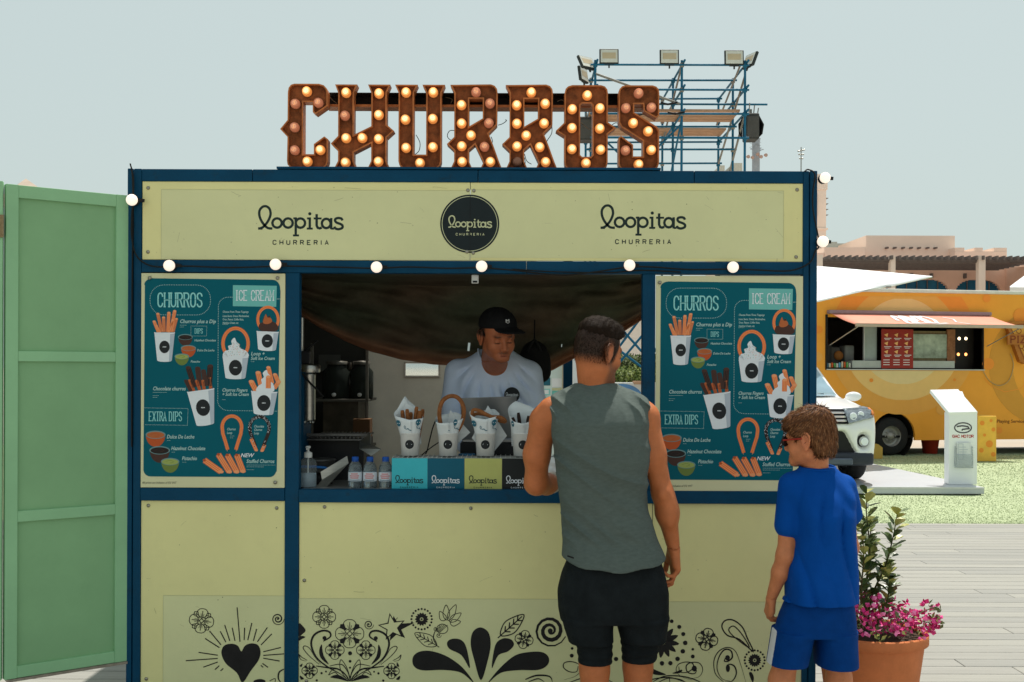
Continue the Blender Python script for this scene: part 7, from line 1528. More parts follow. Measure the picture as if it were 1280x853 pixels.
# ================================================================ the yellow pizza truck
def truck():
    d0 = 20.3; ang = R(11); o = P(1100, 460, d0); t = thing('food_truck', 'yellow pizza food truck with a pink awning over its serving hatch', 'food truck', (o.x, d0, 0), ang)
    # local coordinates: x along the side, y away from us, z up; helper from photograph pixels to the side plane
    c, s_ = math.cos(ang), math.sin(ang)
    def loc(px, py):
        r_ = (px-640)/F; l = (r_*d0-o.x)/(c-r_*s_); dd = d0+l*s_; return l, 1.6-(py-460)/F*dd
    LX = lambda px, py=460: loc(px, py)[0]
    YEL = mat('yellow_truck_paint', (.86, .36, .045), .4, var=.06, scale=1.5); TOPW = mat('truck_roof_white', (.66, .66, .6), .5)
    xl, xr_ = -2.6, 6.8; zb, zt_ = .27, loc(1100, 364)[1]
    hx0, hz1 = loc(1034, 393); hx1, hz0 = loc(1229, 461); hz0 = loc(1130, 460)[1]; hz1 = loc(1130, 396)[1]
    wheels = [LX(1117, 545), LX(1117, 545)+4.6]
    out = [(xl, zb), ]
    for wx in wheels: out += [(wx+.44*math.cos(R(a)), .36+.44*math.sin(R(a))) for a in range(190, -11, -10)]
    out += [(xr_, zb), (xr_, zt_-.12), (xr_-.1, zt_), (xl+.1, zt_), (xl, zt_-.12)]
    m = MB(); m.prism(out, 0, .05, YEL, [[(hx0, hz0), (hx1, hz0), (hx1, hz1), (hx0, hz1)]]); side = m.build('side_panel', t)
    m = MB(); m.box2(xl+.05, xr_-.05, 2.15, 2.2, zb, zt_-.02, YEL); m.build('far_side_panel', t); m = MB(); m.box2(xl, xl+.05, .051, 2.2, zb, zt_-.1, YEL); m.build('front_panel', t); m = MB(); m.box2(xr_-.05, xr_, .051, 2.2, zb, zt_-.1, YEL); m.build('rear_panel', t)
    m = MB(); m.box2(xl, xr_, -.02, 2.22, zt_+.001, zt_+.07, TOPW); m.build('roof', t, bevel=.02)
    m = MB(); m.box2(xl+.1, xr_-.1, .1, 2.1, zb+.06, zb+.1, BLACK); m.build('chassis', t)
    m = MB(); m.box2(xl+.06, xr_-.06, 2.0, 2.14, zb+.06, zt_-.05, mat('truck_interior', (.05, .045, .04), .6, var=.3)); m.build('inner_wall', t)
    m = MB(); m.box2(hx0+.02, hx1-.02, .052, 2.0, hz1+.02, hz1+.05, mat('truck_interior', (0, 0, 0))); m.build('inner_ceiling', t)
    TY = mat('tyre_rubber', (0, 0, 0)); RIMM = mat('truck_steel_rim', (.34, .33, .31), .4, metal=.4)
    for wx in wheels:
        w_ = MB(); w_.lathe([(.19, -.11), (.31, -.11), (.35, -.08), (.36, 0), (.35, .08), (.31, .11), (.19, .11)], TY, (wx, .17, .36), 40, axis=(0, -1, 0)); wo_ = w_.build('wheel', t)
        w_ = MB(); w_.lathe([(.21, .10), (.20, .10), (.19, .03), (.13, .0), (.10, .05), (.07, .055), (.065, .09), (0, .095)], RIMM, (wx, .17, .36), 32, axis=(0, -1, 0)); ro = w_.build('rim', wo_)
        w_ = MB(); w_.lathe([(.45, .02), (.45, 1.8)], mat('wheel_arch_dark', (.02, .018, .015), .9), (wx, .06, .36), 32, axis=(0, 1, 0)); w_.build('wheel_arch', t)
        for k_ in range(8): a = k_*PI/4; q_ = MB(); q_.lathe([(.014, 0), (.014, .02), (0, .022)], BLACK if k_ % 1 else RIMM, (wx+.10*math.cos(a), .12, .36+.10*math.sin(a)), 8, axis=(0, -1, 0)); q_.ring = 0; q_.build('wheel_nut', wo_)
    # painted cheese rings and holes on the side
    pr = Print(lambda u, v, h: (loc(u, v)[0], -.001-h, loc(u, v)[1]), .0012)
    O1 = mat('truck_orange', (.86, .29, .04), .4, var=.04); O2 = mat('truck_pale_orange', (.84, .50, .20), .4, var=.04); O3 = mat('truck_light_yellow', (.84, .54, .20), .4, var=.04); O4 = mat('truck_mid_orange', (.80, .38, .08), .4, var=.04)
    def clipring(cx, cy, r, m_, layer, lo=368, hi=547, x0=1000, hatch=True, ry=1):
        # disc cut by the panel edges and the hatch: upper and lower pieces
        for (a0, b0) in ((lo, 392.2), (461, hi)):
            ys = np.linspace(a0, b0, 26); L_, R_ = [], []
            for y in ys:
                dd = r*r-((y-cy)/ry)**2
                if dd <= 0: continue
                w_ = math.sqrt(dd); L_.append((max(x0, cx-w_), y)); R_.append((cx+w_, y))
            if len(L_) > 2: pr.poly(L_+R_[::-1], m_, layer)
    def upper(cx, cy, r, m_, layer): 
        ys = np.linspace(369, 392, 16); L_ = []; R_ = []
        for y in ys:
            dd = r*r-(y-cy)**2
            if dd > 0: w_ = math.sqrt(dd); L_.append((cx-w_, y)); R_.append((cx+w_, y))
        if len(L_) > 2: pr.poly(L_+R_[::-1], m_, layer)
    def lower(cx, cy, r, m_, layer):
        ys = np.linspace(462, min(545, cy+r-.5), 20); L_ = []; R_ = []
        for y in ys:
            dd = r*r-(y-cy)**2
            if dd > 0: w_ = math.sqrt(dd); L_.append((max(cx-w_, 1000), y)); R_.append((cx+w_, y))
        if len(L_) > 2: pr.poly(L_+R_[::-1], m_, layer)
    upper(1128, 425, 92, O1, 1); upper(1128, 425, 70, O4, 2); upper(1128, 425, 54, O2, 3); lower(1128, 425, 92, O4, 1); lower(1128, 425, 74, O3, 2); lower(1128, 425, 54, mat('truck_pale_yellow', (.80, .62, .32), .4, var=.04), 3)
    O5 = mat('truck_amber', (.66, .30, .045), .4, var=.04); pr.ell(1312, 455, 76, 76, O5, 1, 48); pr.ell(1318, 455, 52, 60, YEL, 2, 40)
    for x, y, r_, m_ in ((1235, 453, 7.5, O1), (1089, 474, 2.5, O1), (1233, 371, 5, O1), (1177, 510, 7, O4), (1023, 411, 5, O1), (1276, 393, 10, O1), (1193, 473, 1.8, O1), (1249, 536, 4, O1), (1022, 445, 6, O4)): pr.ell(x, y, r_, r_, m_, 5, 18)
    pr.build('ring_print', side)
    p = Print(lambda u, v, h: (loc(u, v)[0], -.004-h, loc(u, v)[1]), .0012); p.text('Playing Service', 1246, 526.5, 4.2, mat('truck_lettering', (.22, .08, .02), .5, var=0), 1, wide=1.0, bold=.01); p.line([(1230, 471), (1238, 480), (1256, 488), (1275, 484), (1290, 470)], .7, O1, 1); p.build('side_lettering', side)
    # hatch furniture
    def hb(x0, x1, y0, y1, dy0, dy1, m_, name, ch=0, par=t, **k):
        a, b_ = loc(x0, y1)[0], loc(x1, y1)[0]; q = MB(); q.box2(a, b_, dy0, dy1, loc((x0+x1)/2, y1)[1], loc((x0+x1)/2, y0)[1], m_, ch); return q.build(name, par, **k)
    FRM = mat('hatch_aluminium', (.45, .47, .47), .4, metal=.6)
    hb(1032.5, 1230, 460, 461.3, -.03, .06, FRM, 'hatch_sill'); hb(1031.5, 1034, 392, 461, -.02, .03, BLACK, 'hatch_frame'); hb(1228, 1229.5, 396, 461, -.01, .03, BLACK, 'hatch_frame')
    hb(1066, 1194, 449.5, 458.5, .02, .3, mat('hatch_counter', (.42, .46, .46), .3, var=.1), 'counter'); 
    GLT = mat('hatch_glass', (.35, .42, .42), .1, var=.2, scale=2); hb(1084, 1100, 405, 449, .12, .14, GLT, 'sneeze_glass'); hb(1083, 1084.5, 396, 452, .10, .14, FRM, 'glass_post')
    mn = hb(1102, 1141.5, 410, 459, .0, .02, mat('menu_red', (.32, .035, .03), .5), 'price_board'); p = Print(lambda u, v, h: (loc(u, v)[0], -.001-h, loc(u, v)[1]), .001)
    for i in range(3):
        for j in range(3):
            x, y = 1105+i*12.5, 417+j*10.5; p.poly([(x, y), (x+5, y-2), (x+4, y+3)], O2, 1); p.line([(x, y+4.5), (x+9, y+4.5)], .8, WHT, 1); p.line([(x+1, y+6.2), (x+7, y+6.2)], .6, WHT, 1)
    for i in range(3):
        for j in range(3): p.line([(1104+i*12.5, 448.5+j*3), (1112+i*12.5, 448.5+j*3)], .8, WHT, 1)
    p.build('price_print', mn)
    hb(1142.5, 1186, 412, 450, .10, .12, mat('bamboo_blind', (.20, .16, .09), .7, stretch=(40, 1, 1), scale=3, var=.4), 'blind'); hb(1142.5, 1186, 416, 446, .07, .09, mat('truck_inner_window', (.36, .44, .38), .15, var=.7, scale=2.5), 'window_pane'); hb(1187, 1197, 410, 452, .08, .12, mat('brick_pillar', (.28, .13, .07), .8, var=.4, scale=12), 'pillar')
    hb(1198, 1227, 396, 459, .25, .30, mat('oven_black', (.015, .013, .012), .4), 'oven')
    OG = mat('oven_glow', (1, .38, .12), .4, var=0, emit=2.5); OW = mat('oven_lamp', (1, .8, .5), .4, var=0, emit=3)
    for x, y, m_ in ((1208.5, 421, OW), (1217, 421, OW), (1207.5, 441, OG), (1217, 441, OG)): a, b_ = loc(x, y); q = MB(); q.lathe([(.03, 0), (.02, .015), (0, .02)], m_, (a, .245, b_), 12, axis=(0, -1, 0)); q.build('oven_light', t)
    rnd_ = random.Random(4)
    for i in range(10):
        x = 1034.5+i*3.1; hh = rnd_.uniform(6, 9); cc = [(.1, .3, .5), (.55, .5, .4), (.5, .1, .03), (.12, .35, .12), (.55, .55, .55)][i % 5]; a, b_ = loc(x, 458.8); q = MB(); r_ = .019; q.lathe([(0, 0), (r_, 0), (r_, hh*.0105), (r_*.8, hh*.0125), (0, hh*.0125)], mat('can_%d' % (i % 5), cc, .35), (0, 0, 0), 12)
        e = thing('drink_can', 'small drink can in the row at the left end of the truck hatch', 'can', (0, 0, 0), group='cans on the truck hatch sill'); e.location = Vector((o.x+a*c-.04*-s_*-1, d0+a*s_+.0, b_+.01)); q.build('can_body', e)
    for x, y0, y1, w_, cc in ((1046, 428, 458, 6, (.03, .03, .03)), (1056, 432, 458, 6, (.06, .06, .06)), (1074, 430, 450, 6, (.2, .22, .22)), (1043, 420, 432, 4, (.10, .03, .02))):
        hb(x-w_, x+w_, y0, y1, .35, .6, mat('kit_%d' % x, cc, .5, var=.2), 'kitchen_unit', .02)
    a, b_ = loc(1059, 443); q = MB(); q.lathe([(.09, 0), (.085, .02), (0, .02)], mat('wooden_board', (.30, .12, .03), .6), (a, .33, b_), 18, axis=(0, -1, 0)); q.build('round_board', t)
    # awning
    AW = mat('pink_awning_cloth', (.80, .33, .24), .75, var=.10, scale=2.5, bump=.15); x0, z_ = loc(1036, 394); x1, z1_ = loc(1232, 397)
    z_ = z1_ = (z_+z1_)/2+.03
    F0 = Vector((x0+.12, -.80, z_-.21)); F1 = Vector((x1+.18, -.80, z_-.21)); q = MB(); n = 14; vs_ = []
    for i in range(n+1):
        for j in range(7): f = j/6; p_ = Vector((x0+(x1-x0)*i/n, -.09, z_+.02)).lerp(F0.lerp(F1, i/n), f); p_.z -= .02*math.sin(PI*f); vs_.append(p_)
    q.add(vs_, [(i*7+j, (i+1)*7+j, (i+1)*7+j+1, i*7+j+1) for i in range(n) for j in range(6)], AW, True); a_ = q.build('awning_cloth', t, fix=False); so_ = a_.modifiers.new('t', 'SOLIDIFY'); so_.thickness = .006
    q = MB(); q.box2(x0-.05, x1+.05, -.12, -.003, z_+.02, z_+.085, mat('awning_case', (.30, .22, .24), .5), .01); q.build('awning_case', t); q = MB(); q.bar(F0-Vector((.02, 0, 0)), F1+Vector((.02, 0, 0)), .05, .06, mat('awning_front_bar', (.50, .40, .32), .5)); q.build('front_bar', t)
    for xx_ in (x0, x1): q = MB(); q.bar((xx_, -.04, z_-.55), (xx_+.15, -.78, z_-.24), .012, .014, FRM); q.build('awning_arm', t)
    p = Print(lambda u, v, h: tuple(Vector((x0+(x1-x0)*u, -.09, z_+.02)).lerp(F0.lerp(F1, u), v)+Vector((0, -.006-h, -.02*math.sin(PI*v)+.012+h))), .0015)
    for cx_, w_ in ((.36, .035), (.42, .04), (.48, .035), (.545, .05), (.40, .02), (.50, .02)): p.line(smooth_line([(cx_-w_, .35+.2*random.random()), (cx_-w_*.3, .15), (cx_+w_*.4, .4), (cx_-w_*.3, .75), (cx_+w_, .7)], 5), .022, WHT, 1)
    p.line([(.34, .82), (.46, .9), (.58, .8)], .03, WHT, 1); p.line([(.66, .2), (.70, .35), (.67, .6), (.72, .8)], .012, WHT, 1); p.build('awning_script', a_)
    # slice-shaped sign
    sg = thing('pizza_sign', 'brown sign shaped like a pizza slice on the side of the yellow truck', 'sign', (0, 0, 0)); sg.location = Vector((o.x, d0, 0)); sg.rotation_euler = (0, 0, ang)
    SB = mat('sign_brown', (.42, .15, .03), .5); SBD = mat('sign_dark_brown', (.22, .05, .015), .5, var=0); SC = mat('sign_cheese', (.62, .30, .05), .5, var=0)
    Q = lambda pts: [loc(*p_) for p_ in pts]
    q = MB(); q.prism(Q([(1251, 403), (1262, 400), (1280, 399.5), (1300, 402), (1301, 408), (1277, 453), (1271, 450), (1256, 410)]), -.10, -.003, SB); b0 = q.build('slice_board', sg)
    q = MB(); q.prism(Q([(1254, 416), (1304, 416), (1304, 429), (1254, 429)]), -.13, -.101, SB); b1 = q.build('name_board', sg)
    p = Print(lambda u, v, h: (loc(u, v)[0], -.1005-h, loc(u, v)[1]), .0015); p.poly([(1260, 409), (1280, 405), (1296, 409), (1277, 445)], SC, 1); p.line([(1258, 407), (1270, 403.5), (1290, 404), (1299, 407)], 1, SBD, 2); p.line([(1260, 410), (1276, 447), (1296, 410)], .8, SBD, 2)
    for x, y in ((1269, 412), (1286, 412), (1277, 434), (1272, 431)): p.line(arc(x, y, 3, 3, 0, 360, 12)[:-1], .8, SBD, 3, closed=True)
    p.build('slice_print', b0); p = Print(lambda u, v, h: (loc(u, v)[0], -.1305-h, loc(u, v)[1]), .0015); p.strokes('PIZZA', 1258, 426.5, 8, 5.4, 1.7, SBD, 1, .35, serif=1); p.build('pizza_lettering', b1)
    q = MB(); q.tube(smooth_line([(loc(a, b_)[0], -.02, loc(a, b_)[1]) for a, b_ in ((1228, 462), (1236, 474), (1248, 480), (1260, 474), (1266, 455), (1262, 440))], 5), .006, mat('grey_hose', (.4, .33, .2), .6), 6); q.build('hose', t)
truck()
def simple(name, label, cat, px, d, builder): t = thing(name, label, cat, (P(px, 460, d).x, d, 0)); builder(t, d/F); return t
def yb_(t, k):
    m = MB(); m.box2(-11.5*k, 12*k, 0, 45*k, 0, 57*k, mat('yellow_sign_box', (.88, .50, .08), .45), .01); o = m.build('sign_box', t); p = Print(lambda u, v, h: (u*k, -.001-h, v*k), .001)
    for x, y, r_ in ((-6, 48, 3), (5, 51, 2), (8, 40, 2.6), (-3, 33, 2), (3, 22, 4.5), (-7, 14, 3), (8, 9, 3)): p.ell(x, y, r_, r_, mat('truck_orange', (0, 0, 0)), 1, 14)
    p.build('spot_print', o)
simple('sign_box', 'small yellow box sign with orange spots standing behind the podium', 'sign', 1234, 19.2, yb_)
def rb(t, k): m = MB(); m.lathe([(0, 0), (.13, 0), (.17, .3), (.175, .3), (.175, .32), (.15, .32), (.14, .28), (0, .27)], mat('red_plastic', (.5, .05, .03), .45), n=24); m.build('bucket_body', t)
simple('red_bucket', 'red plastic tub on the ground beneath the yellow truck', 'bucket', 1163, 21.0, rb)
def wc(t, k): m = MB(); m.prism([(-.10, 0), (.08, 0), (.08, .2), (.0, .26), (-.1, .26)], 0, .2, mat('chock_yellow', (.55, .35, .08), .6)); m.build('chock_body', t)
simple('wheel_chock', 'small yellow wheel chock in front of the truck tyre', 'wheel chock', 1098, 19.7, wc)
# ================================================================ white canopies
CAN = mat('white_canopy_fabric', (.80, .81, .83), .75, var=.02)
t = thing('shade_canopy', 'white tensioned fabric canopy reaching out from behind the kiosk', 'canopy', P(1080, 350, 17.5))
def sheet(pts, name, n=8, m_=CAN, sag=.04):
    a, b_, c, d = [Vector(p_) for p_ in pts]; m = MB(); vs_ = []
    for i in range(n+1):
        for j in range(n+1): p_ = a.lerp(b_, i/n).lerp(d.lerp(c, i/n), j/n); p_.z -= sag*math.sin(PI*i/n)*math.sin(PI*j/n); vs_.append(p_)
    m.add(vs_, [(i*(n+1)+j, (i+1)*(n+1)+j, (i+1)*(n+1)+j+1, i*(n+1)+j+1) for i in range(n) for j in range(n)], m_, True); o = m.build(name, t, loc=-Vector(t.location), fix=False); s2 = o.modifiers.new('t', 'SOLIDIFY'); s2.thickness = .02; return o
sheet([P(940, 326, 19), P(1165, 345, 18.2), P(1118, 356, 17.4), P(940, 344, 16.2)], 'canopy_panel'); sheet([P(940, 344.2, 16.2), P(1118, 356.2, 17.4), P(1083, 362, 17.0), P(940, 396, 15.2)], 'canopy_panel')
m = MB(); m.tube([P(940, 326, 19), P(1165, 345, 18.2)], .02, STEEL, 8); m.build('edge_cable', t, loc=-Vector(t.location)); m = MB(); m.tube([P(940, 330, 17), (P(940, 330, 17).x, 17, 0)], .06, STEEL, 10); m.build('mast', t, loc=-Vector(t.location))
m = MB(); m.box(P(1108, 357, 17.3), (.12, .08, .03), STEEL); m.build('corner_plate', t, loc=-Vector(t.location))
t = thing('tent', 'small white tent roof at the right edge of the picture behind the truck', 'tent', P(1285, 360, 30)); m = MB(); a = P(1290, 335, 30); q = [P(1262, 357, 28.6), P(1312, 357, 28.6), P(1312, 356, 31.5), P(1262, 356, 31.5)]; m.add([a]+q+[v_-Vector((0, 0, .25)) for v_ in q], [(0, 1, 2), (0, 2, 3), (0, 3, 4), (0, 4, 1), (1, 5, 6, 2), (2, 6, 7, 3), (3, 7, 8, 4), (4, 8, 5, 1)], CAN); m.build('tent_roof', t, loc=-Vector(t.location))
for v_ in q: m = MB(); m.tube([v_-Vector((0, 0, .2)), Vector((v_.x, v_.y, 0))], .04, CAN, 8); m.build('tent_leg', t, loc=-Vector(t.location))
# ================================================================ building far behind
PK = mat('pink_render', (.86, .56, .43), .85, var=.05, scale=.6); PK2 = mat('pale_pink_render', (.84, .68, .58), .85, var=.05, scale=.6); SLT = mat('dark_timber_slats', (.17, .14, .13), .7, var=.2); BG = mat('blue_window_glass', (.02, .14, .26), .15, var=.2, scale=.5)
DF = 62.0
def fx(px, d=DF): return (px-640)/F*d
def fz(py, d=DF): return 1.6-(py-460)/F*d
t = thing('pink_building', 'low pink rendered building with a dark slatted pergola and blue arched windows', 'building', (fx(1160), DF, 0))
def fb(x0, x1, y0, y1, dd, th_, m_, name, par=t, zb=None, ch=0, **k):
    d = DF+dd; m = MB(); m.box2(fx(x0, d), fx(x1, d), d, d+th_, fz(y1, d) if zb is None else zb, fz(y0, d), m_, ch); return m.build(name, par, loc=-Vector(t.location) if par is t else (0, 0, 0), **k)
def archw(x0, x1, y0, y1, steps=4):
    w = (x1-x0); p_ = [(x0, y1), (x1, y1), (x1, y1-(y1-y0)*.25)]
    for k_ in range(1, steps+1): f = k_/steps; p_ += [(x1-w*.16*f*.8+0, y1-(y1-y0)*(.25+.65*(f-.25))), (x1-w*.20*f, y1-(y1-y0)*(.25+.65*(f-.25)))]
    p_ += [(x1-w*.24, y0), (x0+w*.24, y0)]; return p_+[(x0+x1-a, b_) for a, b_ in p_[2:-2][::-1]]
ws = [(1070, 1104), (1107, 1185), (1195, 1250)]
dW = DF+6; m = MB(); hol = []
for x0, x1 in ws:
    pts = [(x0, 366)]
    for k_, (a, b_) in enumerate(((0, 10), (1.5, 10), (1.5, 7), (4, 7), (4, 4.5), (7, 4.5), (7, 2.5), (11, 2.5), (11, 1), (15, 1), (15, 0))): pts.append((x0+a, 348+b_))
    pts += [(x0+x1-a, b_) for a, b_ in pts[1:][::-1]]+[(x1, 366)]; hol.append([(fx(a, dW), fz(b_, dW)) for a, b_ in pts])
m.prism([(fx(960, dW), 0), (fx(1290, dW), 0), (fx(1290, dW), fz(322, dW)), (fx(960, dW), fz(322, dW))], dW, dW+.5, PK, hol); m.build('wall', t, loc=-Vector(t.location))
for x0, x1 in ws:
    fb(x0-1, x1+1, 347, 367, 6.3, .1, BG, 'window'); n_ = int((x1-x0)/19)+1
    for k_ in range(1, n_+1): q_ = x0+(x1-x0)*k_/(n_+1); fb(q_-.4, q_+.4, 347, 367, 6.15, .1, SLT, 'mullion')
fb(1082, 1193, 293, 325, 8, 6, PK2, 'upper_storey', zb=4); fb(1030, 1081.5, 308, 326, 7, 5, PK2, 'upper_storey', zb=4); fb(1193.5, 1258, 312.5, 326, 7, 5, PK2, 'parapet', zb=4); fb(900, 1029.5, 315, 326, 7, 5, PK2, 'parapet', zb=4)
for x0, x1 in ((1193.5, 1205), (1218, 1228), (1242, 1258)): fb(x0, x1, 307.8, 312.4, 7.02, 2, PK2, 'merlon')
for x in (1109, 1119, 1129.5, 1139.5, 1149.5, 1160, 1170): fb(x-1, x+1.5, 307, 309, 7.6, .39, SLT, 'drain_spout')
for k_ in range(0, 30):
    x = 1033+k_*8.6+(k_ > 9)*1.5
    if x < 1285: d = DF+1; m = MB(); m.bar((fx(x, DF), DF-.6, fz(321.5)), (fx(x, DF)*1.02, DF+5.9, fz(321.5)), .10, .22, SLT); m.build('pergola_beam', t, loc=-Vector(t.location))
for k_ in range(9): d = DF-.2+k_*.68; m = MB(); m.box2(fx(1025), fx(1300), d, d+.14, fz(325.5), fz(325.5)+.1, SLT); m.build('pergola_slat', t, loc=-Vector(t.location))
fb(1025, 1300, 323, 327, -.1, .25, SLT, 'pergola_beam')
for x0, x1 in ((1113, 1119), (1223, 1231.5), (1020, 1028)): fb(x0, x1, 317.5, 400, -.4, .4, PK2, 'column', zb=0)
for x in (1140, 1165, 1207): fb(x-1.2, x+1.2, 340, 346, 5.7, .3, SLT, 'wall_lantern')
m = MB(); a = (fx(1256, dW), dW-.01); m.add([(a[0], dW-.01, 0), (fx(1300, 58), 56, 0), (fx(1300, 58), 56, fz(328, 56)), (a[0], dW-.01, fz(333, dW))], [(0, 1, 2, 3)], PK); o = m.build('wing_wall', t, loc=-Vector(t.location), fix=False); s2 = o.modifiers.new('t', 'SOLIDIFY'); s2.thickness = .3
t2 = thing('tower', 'slim pink tower rising beside the right edge of the kiosk', 'tower', (fx(1015, 75), 75, 0)); dt = 75
def tb(x0, x1, y0, y1, m_, name, dd=0): m = MB(); m.box2(fx(x0, dt), fx(x1, dt), dt+dd, dt+dd+1.6, fz(y1, dt), fz(y0, dt), m_); m.build(name, t2, loc=-Vector(t2.location))
tb(1005, 1032, 236, 500, PK2, 'shaft'); tb(1003, 1034, 284, 286, PK2, 'band', -.1); tb(1004, 1033.5, 222, 236, PK2, 'top_storey', -.05); tb(1008, 1028, 216, 221.8, PK2, 'crown', .1); tb(1010, 1020, 240, 270, SLT, 'louvre', -.12)
for y in (245, 252, 259, 266): tb(1032.2, 1037, y, y+.5, SLT, 'bracket', .4)
t3 = thing('far_building', 'hazy pale rooftops beyond the pink building', 'building', (fx(1050, 110), 110, 0))
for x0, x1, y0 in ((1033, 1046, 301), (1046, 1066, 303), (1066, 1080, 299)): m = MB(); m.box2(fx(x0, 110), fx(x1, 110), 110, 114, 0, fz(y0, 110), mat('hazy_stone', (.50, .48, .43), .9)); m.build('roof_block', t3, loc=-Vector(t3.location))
# left: tip of a tent beyond the door
t = thing('tent', 'tan tip of a pointed tent showing above the green door', 'tent', P(31, 240, 20)); m = MB(); a = P(31.5, 225.5, 20); q = [P(x_, 262, d_) for x_, d_ in ((-20, 19), (84, 19), (84, 21), (-20, 21))]; m.add([a]+q, [(0, 1, 2), (0, 2, 3), (0, 3, 4), (0, 4, 1), (4, 3, 2, 1)], mat('tan_canvas', (.50, .40, .33), .8)); m.build('tent_roof', t, loc=-Vector(t.location))
for v_ in q: m = MB(); m.tube([v_, Vector((v_.x, v_.y, 0))], .04, STEEL, 8); m.build('tent_leg', t, loc=-Vector(t.location))
# antenna mast
t = thing('antenna_mast', 'thin distant antenna mast above the right end of the kiosk roof', 'antenna', P(1000, 210, 60)); m = MB(); m.tube([P(1000.5, 183, 60), (P(1000.5, 0, 60).x, 60, 0)], .035, STEEL, 6); m.build('mast', t, loc=-Vector(t.location)); 
for a, b_ in (((996, 188), (1005, 186)), ((997, 192), (1004, 192)), ((998, 197), (1003, 197))): m = MB(); m.tube([P(*a, 60), P(*b_, 60)], .04, STEEL, 6); m.build('crossbar', t, loc=-Vector(t.location))
# cell mast dressed as a palm, with lamps
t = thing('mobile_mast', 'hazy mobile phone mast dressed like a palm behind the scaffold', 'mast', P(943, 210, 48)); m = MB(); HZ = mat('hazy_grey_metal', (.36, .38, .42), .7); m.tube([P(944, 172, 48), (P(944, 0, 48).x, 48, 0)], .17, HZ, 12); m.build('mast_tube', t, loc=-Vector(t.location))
rnd = random.Random(5)
for k_ in range(46):
    a = rnd.uniform(0, 2*PI); z_ = rnd.uniform(178, 190); c = P(944, z_, 48); l = rnd.uniform(.15, .34); e = c+Vector((math.cos(a)*l, math.sin(a)*l, rnd.uniform(-.05, .22))); m = MB(); m.bar(c, e, .03, .012, HZ); m.build('frond', t, loc=-Vector(t.location))
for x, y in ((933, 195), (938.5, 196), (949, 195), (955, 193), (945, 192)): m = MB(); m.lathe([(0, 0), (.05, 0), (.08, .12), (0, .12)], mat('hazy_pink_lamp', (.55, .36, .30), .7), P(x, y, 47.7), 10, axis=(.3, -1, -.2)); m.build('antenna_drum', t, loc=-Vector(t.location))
for k_, (x, w_, y0) in enumerate(((921, 12, 203), (905, 7, 205), (899, 4, 203))):
    pass
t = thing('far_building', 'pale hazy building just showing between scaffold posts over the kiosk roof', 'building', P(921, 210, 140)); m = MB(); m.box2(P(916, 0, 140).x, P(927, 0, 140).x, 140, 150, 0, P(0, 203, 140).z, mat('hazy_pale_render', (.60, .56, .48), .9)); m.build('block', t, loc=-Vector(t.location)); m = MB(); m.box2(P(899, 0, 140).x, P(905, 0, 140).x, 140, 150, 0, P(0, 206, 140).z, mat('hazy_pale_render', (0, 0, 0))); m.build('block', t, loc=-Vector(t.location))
# ================================================================ scaffold tower
SCB = mat('blue_scaffold_paint', (.012, .12, .22), .5, var=.2, scale=6); SCD = mat('scaffold_steel', (.25, .24, .22), .5, metal=.4, var=.3); WD = mat('scaffold_board_wood', (.46, .27, .17), .8, var=.2, scale=4)
t = thing('scaffold_tower', 'tall blue tube scaffold tower with wooden boards standing behind the kiosk', 'scaffold', P(850, 460, 24.3)); t.location.z = 0
rows = [23.0, 24.26, 25.96]; colx = [102.8, 211, 290]; k0 = 23.0/F
XS = [c_*k0 for c_ in colx]; ZL = [1.6+h_*k0 for h_ in (379, 348, 318, 288)]
def tube(a, b_, r_=.024, m_=SCB, name='ledger'): m = MB(); m.tube([a, b_], r_, m_, 8); return m.build(name, t, loc=-Vector(t.location))
for j, y in enumerate(rows):
    for i, x in enumerate(XS):
        tube((x, y, 0), (x, y, ZL[0]+(.10 if j == 0 else .06)), .026, SCB, 'post')
        for z in ZL: m = MB(); m.lathe([(.026, -.05), (.045, -.04), (.045, .04), (.026, .05)], SCD if (i+j) % 2 else SCB, (x, y, z), 8); m.build('coupler', t, loc=-Vector(t.location))
    for q_, z in enumerate(ZL):
        if j == 0 and q_ == 1: tube((XS[1]-.6, y-.03, z), (XS[2]+.08, y-.03, z))
        elif j == 1 and q_ == 1: tube((XS[0]-.1, y-.03, z), (XS[2]+.75, y-.03, z))
        else: tube((XS[0]-.1, y-.03, z), (XS[2]+.08, y-.03, z+.012*j))
    for z in (4.0, 2.0): tube((XS[0]-.1, y-.03, z), (XS[2]+.1, y-.03, z))
for i, x in enumerate(XS):
    for z in ZL[:3]: tube((x+.03, rows[0]-.2, z+.05), (x+.03, rows[2]+.1, z+.05), .024, SCB, 'transom')
tube((XS[0], rows[0], ZL[0]-.18), (XS[1]-.05, rows[0]-.05, ZL[2]+.2), .026, SCD, 'brace'); tube((XS[1], rows[0]+.05, ZL[2]-.2), (XS[0]+.8, rows[0]+.05, ZL[3]-.7), .022, SCB, 'brace'); tube((XS[2], rows[0], ZL[1]+.3), (XS[2]+.0, rows[2], ZL[3]), .024, SCD, 'brace'); tube((XS[2], rows[0], ZL[2]), (XS[2], rows[2], ZL[3]-1.2), .024, SCD, 'brace'); tube((XS[1], rows[0], ZL[0]), (XS[1], rows[2], ZL[2]), .022, SCD, 'brace'); tube((XS[1], rows[0], ZL[2]-.1), (XS[1], rows[2], ZL[3]-1.3), .022, SCB, 'brace'); tube((XS[0], rows[1], ZL[2]), (XS[1], rows[1], ZL[3]-1.2), .022, SCB, 'brace'); tube((XS[2]-.1, rows[0], ZL[0]), (XS[2]-.05, rows[2], ZL[2]+.4), .022, SCD, 'brace')
